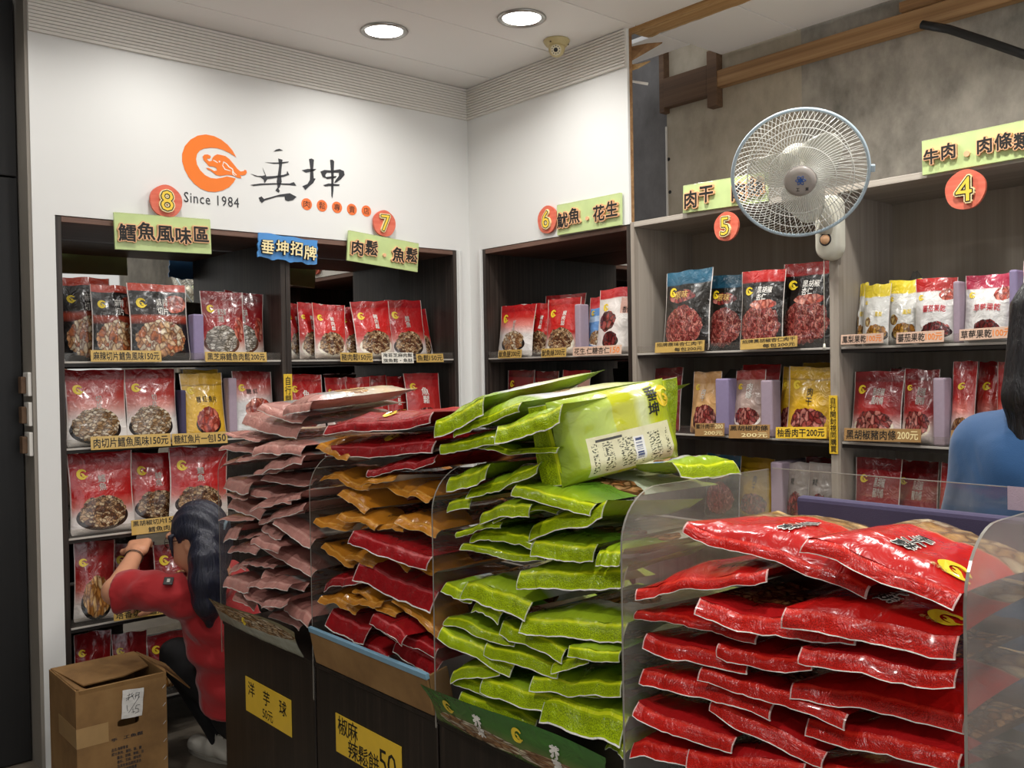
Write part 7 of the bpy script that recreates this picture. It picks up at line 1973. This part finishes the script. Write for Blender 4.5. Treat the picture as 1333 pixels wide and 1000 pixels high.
# trousers and shoes
FT_L = v3(-1.515, -.355, .0); FT_R = v3(-1.38, -.31, 0)
KN_L = v3(-1.60, -.17, .37); KN_R = v3(-1.46, -.15, .37)
def pants_fn(G):
    d = cap(G, HIP + v3(.0, 0, -.03), HIP + v3(.0, -.01, -.07), .125, .13)
    d = smin(.04, d, cap(G, HIP + v3(-.04, -.0, -.06), KN_L, .088, .066))
    d = smin(.03, d, cap(G, KN_L, FT_L + v3(0, 0, .085), .064, .046))
    d = smin(.04, d, cap(G, HIP + v3(.05, .04, -.06), KN_R, .088, .066))
    d = smin(.03, d, cap(G, KN_R, FT_R + v3(0, 0, .085), .064, .046))
    return d + folds(G, .003, 30)
put(body('trousers', pants_fn, (-1.85, -.72, .04), (-1.28, -.06, .50), .01, M['pants']))
def shoe(ft, dr):
    dr = dr / np.linalg.norm(dr)
    s_ = np.cross(dr, v3(0, 0, 1))
    def fn(G):
        d = cap(G, ft - dr * .045 + v3(0, 0, .042), ft + dr * .02 + v3(0, 0, .05), .042, .042)
        d = smin(.03, d, cap(G, ft + dr * .05 + v3(0, 0, .036), ft + dr * .15 + v3(0, 0, .03), .038, .034))
        d = smin(.02, d, cap(G, ft - dr * .03 + v3(0, 0, .06), ft - dr * .02 + v3(0, 0, .10), .040, .042))
        d = np.maximum(d, -cap(G, ft - dr * .02 + v3(0, 0, .09), ft - dr * .02 + v3(0, 0, .16), .036, .038))
        return np.maximum(d, .012 - G[..., 2])
    return fn
for nm, ft, dr in (('left_shoe', FT_L, v3(-.25, .95, 0)), ('right_shoe', FT_R, v3(-.1, .95, 0))):
    s_o = body(nm, shoe(ft, dr), ft + v3(-.22, -.14, -.02), ft + v3(.14, .22, .17), .006, M['shoe'])
    put(s_o)
    dn = dr / np.linalg.norm(dr)
    mb = MB(); s2 = np.cross(dn, v3(0, 0, 1))
    out = [ft + dn * (.055 + .135 * math.cos(a)) + s2 * (.043 * math.sin(a)) for a in [2 * PI * i / 28 for i in range(28)]]
    mb.prism([(p[0], p[1]) for p in out], .0015, .016)
    put(mb.build('sole', plain('pale_rubber_sole', '#8f8a80', .6), None))

# ---- customer in a blue T-shirt standing behind the red bin, seen from the back
PX, PY = -.93, -3.06
P2 = empty('person', (PX, PY, 0)); P2m = Matrix.Translation((-PX, -PY, 0))
tag(P2, 'person standing with their back to us in a blue T-shirt, long black hair, right edge', 'person')
def put2(o):
    o.parent = P2; o.matrix_parent_inverse = P2m
    return o
def b2(x, y, z): return v3(PX + x, PY + y, z)     # she faces +x, her left is +y
def skin2(G):
    d = elp(G, b2(.01, -.015, 1.555), (.095, .075, .112))
    d = smin(.03, d, elp(G, b2(.045, -.015, 1.50), (.06, .053, .058)))
    d = smin(.012, d, cap(G, b2(.098, -.015, 1.56), b2(.115, -.015, 1.53), .009, .013))
    d = smin(.01, d, cap(G, b2(.095, -.015, 1.492), b2(.095, -.065, 1.492), .01, .01))
    d = smin(.012, d, cap(G, b2(.09, -.005, 1.59), b2(.09, -.085, 1.59), .012, .012))
    for s in (1, -1): d = smin(.008, d, elp(G, b2(0, .076 * s - .015, 1.545), (.02, .01, .033)))
    d = smin(.03, d, cap(G, b2(-.01, -.015, 1.49), b2(-.02, -.02, 1.36), .052, .06))
    for s in (1, -1):
        d = smin(.03, d, cap(G, b2(-.02, .145 * s, 1.27), b2(.0, .195 * s, 1.03), .047, .04))
        d = smin(.025, d, cap(G, b2(0, .195 * s, 1.03), b2(.16, .19 * s, .86), .04, .027))
    d = smin(.05, d, cap(G, b2(-.02, 0, 1.36), b2(-.02, 0, 1.25), .07, .09))
    return d
put2(body('body', skin2, b2(-.2, -.3, .80), b2(.22, .3, 1.70), .01, M['skin']))
for s, nm in ((1, 'left_hand'), (-1, 'right_hand')):
    w_ = b2(.16, .19 * s, .86)
    hh = hand_fn(w_ + v3(.06, -.01 * s, -.05), w_, v3(.6, 0, .75))
    put2(body(nm, hh, w_ - v3(.1, .12, .24), w_ + v3(.2, .12, .1), .0055, M['skin']))
def shirt2(G):
    d = cap(G, b2(-.03, .0, 1.30), b2(-.03, .135, 1.262), .075, .068)
    d = smin(.02, d, cap(G, b2(-.03, .0, 1.30), b2(-.03, -.135, 1.262), .075, .068))
    d = smin(.06, d, cap(G, b2(-.03, .07, 1.22), b2(-.01, .055, .90), .125, .125))
    d = smin(.06, d, cap(G, b2(-.03, -.07, 1.22), b2(-.01, -.055, .90), .125, .125))
    d = smin(.05, d, cap(G, b2(-.01, .05, .9), b2(0, .05, .78), .125, .145))
    d = smin(.05, d, cap(G, b2(-.01, -.05, .9), b2(0, -.05, .78), .125, .145))
    d = smin(.03, d, cap(G, b2(-.03, .04, 1.335), b2(-.03, -.04, 1.335), .06, .06))
    for s in (1, -1):
        d = smin(.04, d, cap(G, b2(-.03, .138 * s, 1.262), b2(-.005, .19 * s, 1.05), .068, .072))
    d = d + .003 * np.sin(G[..., 2] * 38 + 2 * np.sin(G[..., 1] * 18)) + .0025 * np.sin(G[..., 1] * 50 + G[..., 2] * 12)
    d = np.maximum(d, .74 - G[..., 2])
    for s in (1, -1):
        d = np.maximum(d, np.where((G[..., 1] - PY) * s > .16, 1.045 - G[..., 2], -1))
    d = np.maximum(d, (G - b2(-.05, 0, 1.392)) @ v3(.2, 0, .98))
    return d
put2(body('t_shirt', shirt2, b2(-.24, -.34, .7), b2(.2, .34, 1.44), .0095, M['blue_shirt']))
def hair2(G):
    d = elp(G, b2(-.012, -.015, 1.572), (.108, .092, .118))
    d = np.maximum(d, -elp(G, b2(.10, -.015, 1.50), (.09, .1, .10)))
    for s in (.055, .02, -.02, -.055):
        d = smin(.025, d, cap(G, b2(-.075, s - .015, 1.55), b2(-.098, s * 1.2 - .015, 1.38), .045, .040))
        d = smin(.02, d, cap(G, b2(-.098, s * 1.2 - .015, 1.38), b2(-.112, s * 1.1 - .015, 1.20), .036, .014))
    for s in (1, -1): d = smin(.02, d, cap(G, b2(-.01, .088 * s - .015, 1.56), b2(-.035, .092 * s - .015, 1.36), .028, .02))
    return d + .002 * np.sin(G @ v3(60, 220, 6) + 1.5 * np.sin(G[..., 2] * 12))
put2(body('hair', hair2, b2(-.2, -.22, 1.15), b2(.14, .14, 1.72), .008, M['hair_black']))
def pants2(G):
    d = cap(G, b2(0, .05, .84), b2(0, -.05, .84), .13, .13)
    for s in (1, -1):
        d = smin(.05, d, cap(G, b2(0, .08 * s, .82), b2(.02, .09 * s, .46), .095, .062))
        d = smin(.03, d, cap(G, b2(.02, .09 * s, .46), b2(-.01, .095 * s, .08), .062, .048))
    return d + folds(G, .003, 26)
put2(body('trousers', pants2, b2(-.2, -.26, .03), b2(.2, .26, 1.0), .013, M['pants']))
for s, nm in ((1, 'left_shoe'), (-1, 'right_shoe')):
    ft = b2(-.01, .095 * s, 0)
    put2(body(nm, shoe(ft, v3(1, .1 * s, 0)), ft + v3(-.15, -.1, -.02), ft + v3(.24, .12, .17), .008, M['shoe']))

# everything flagged as setting keeps no category; make sure the scene is up to date
bpy.context.view_layer.update()
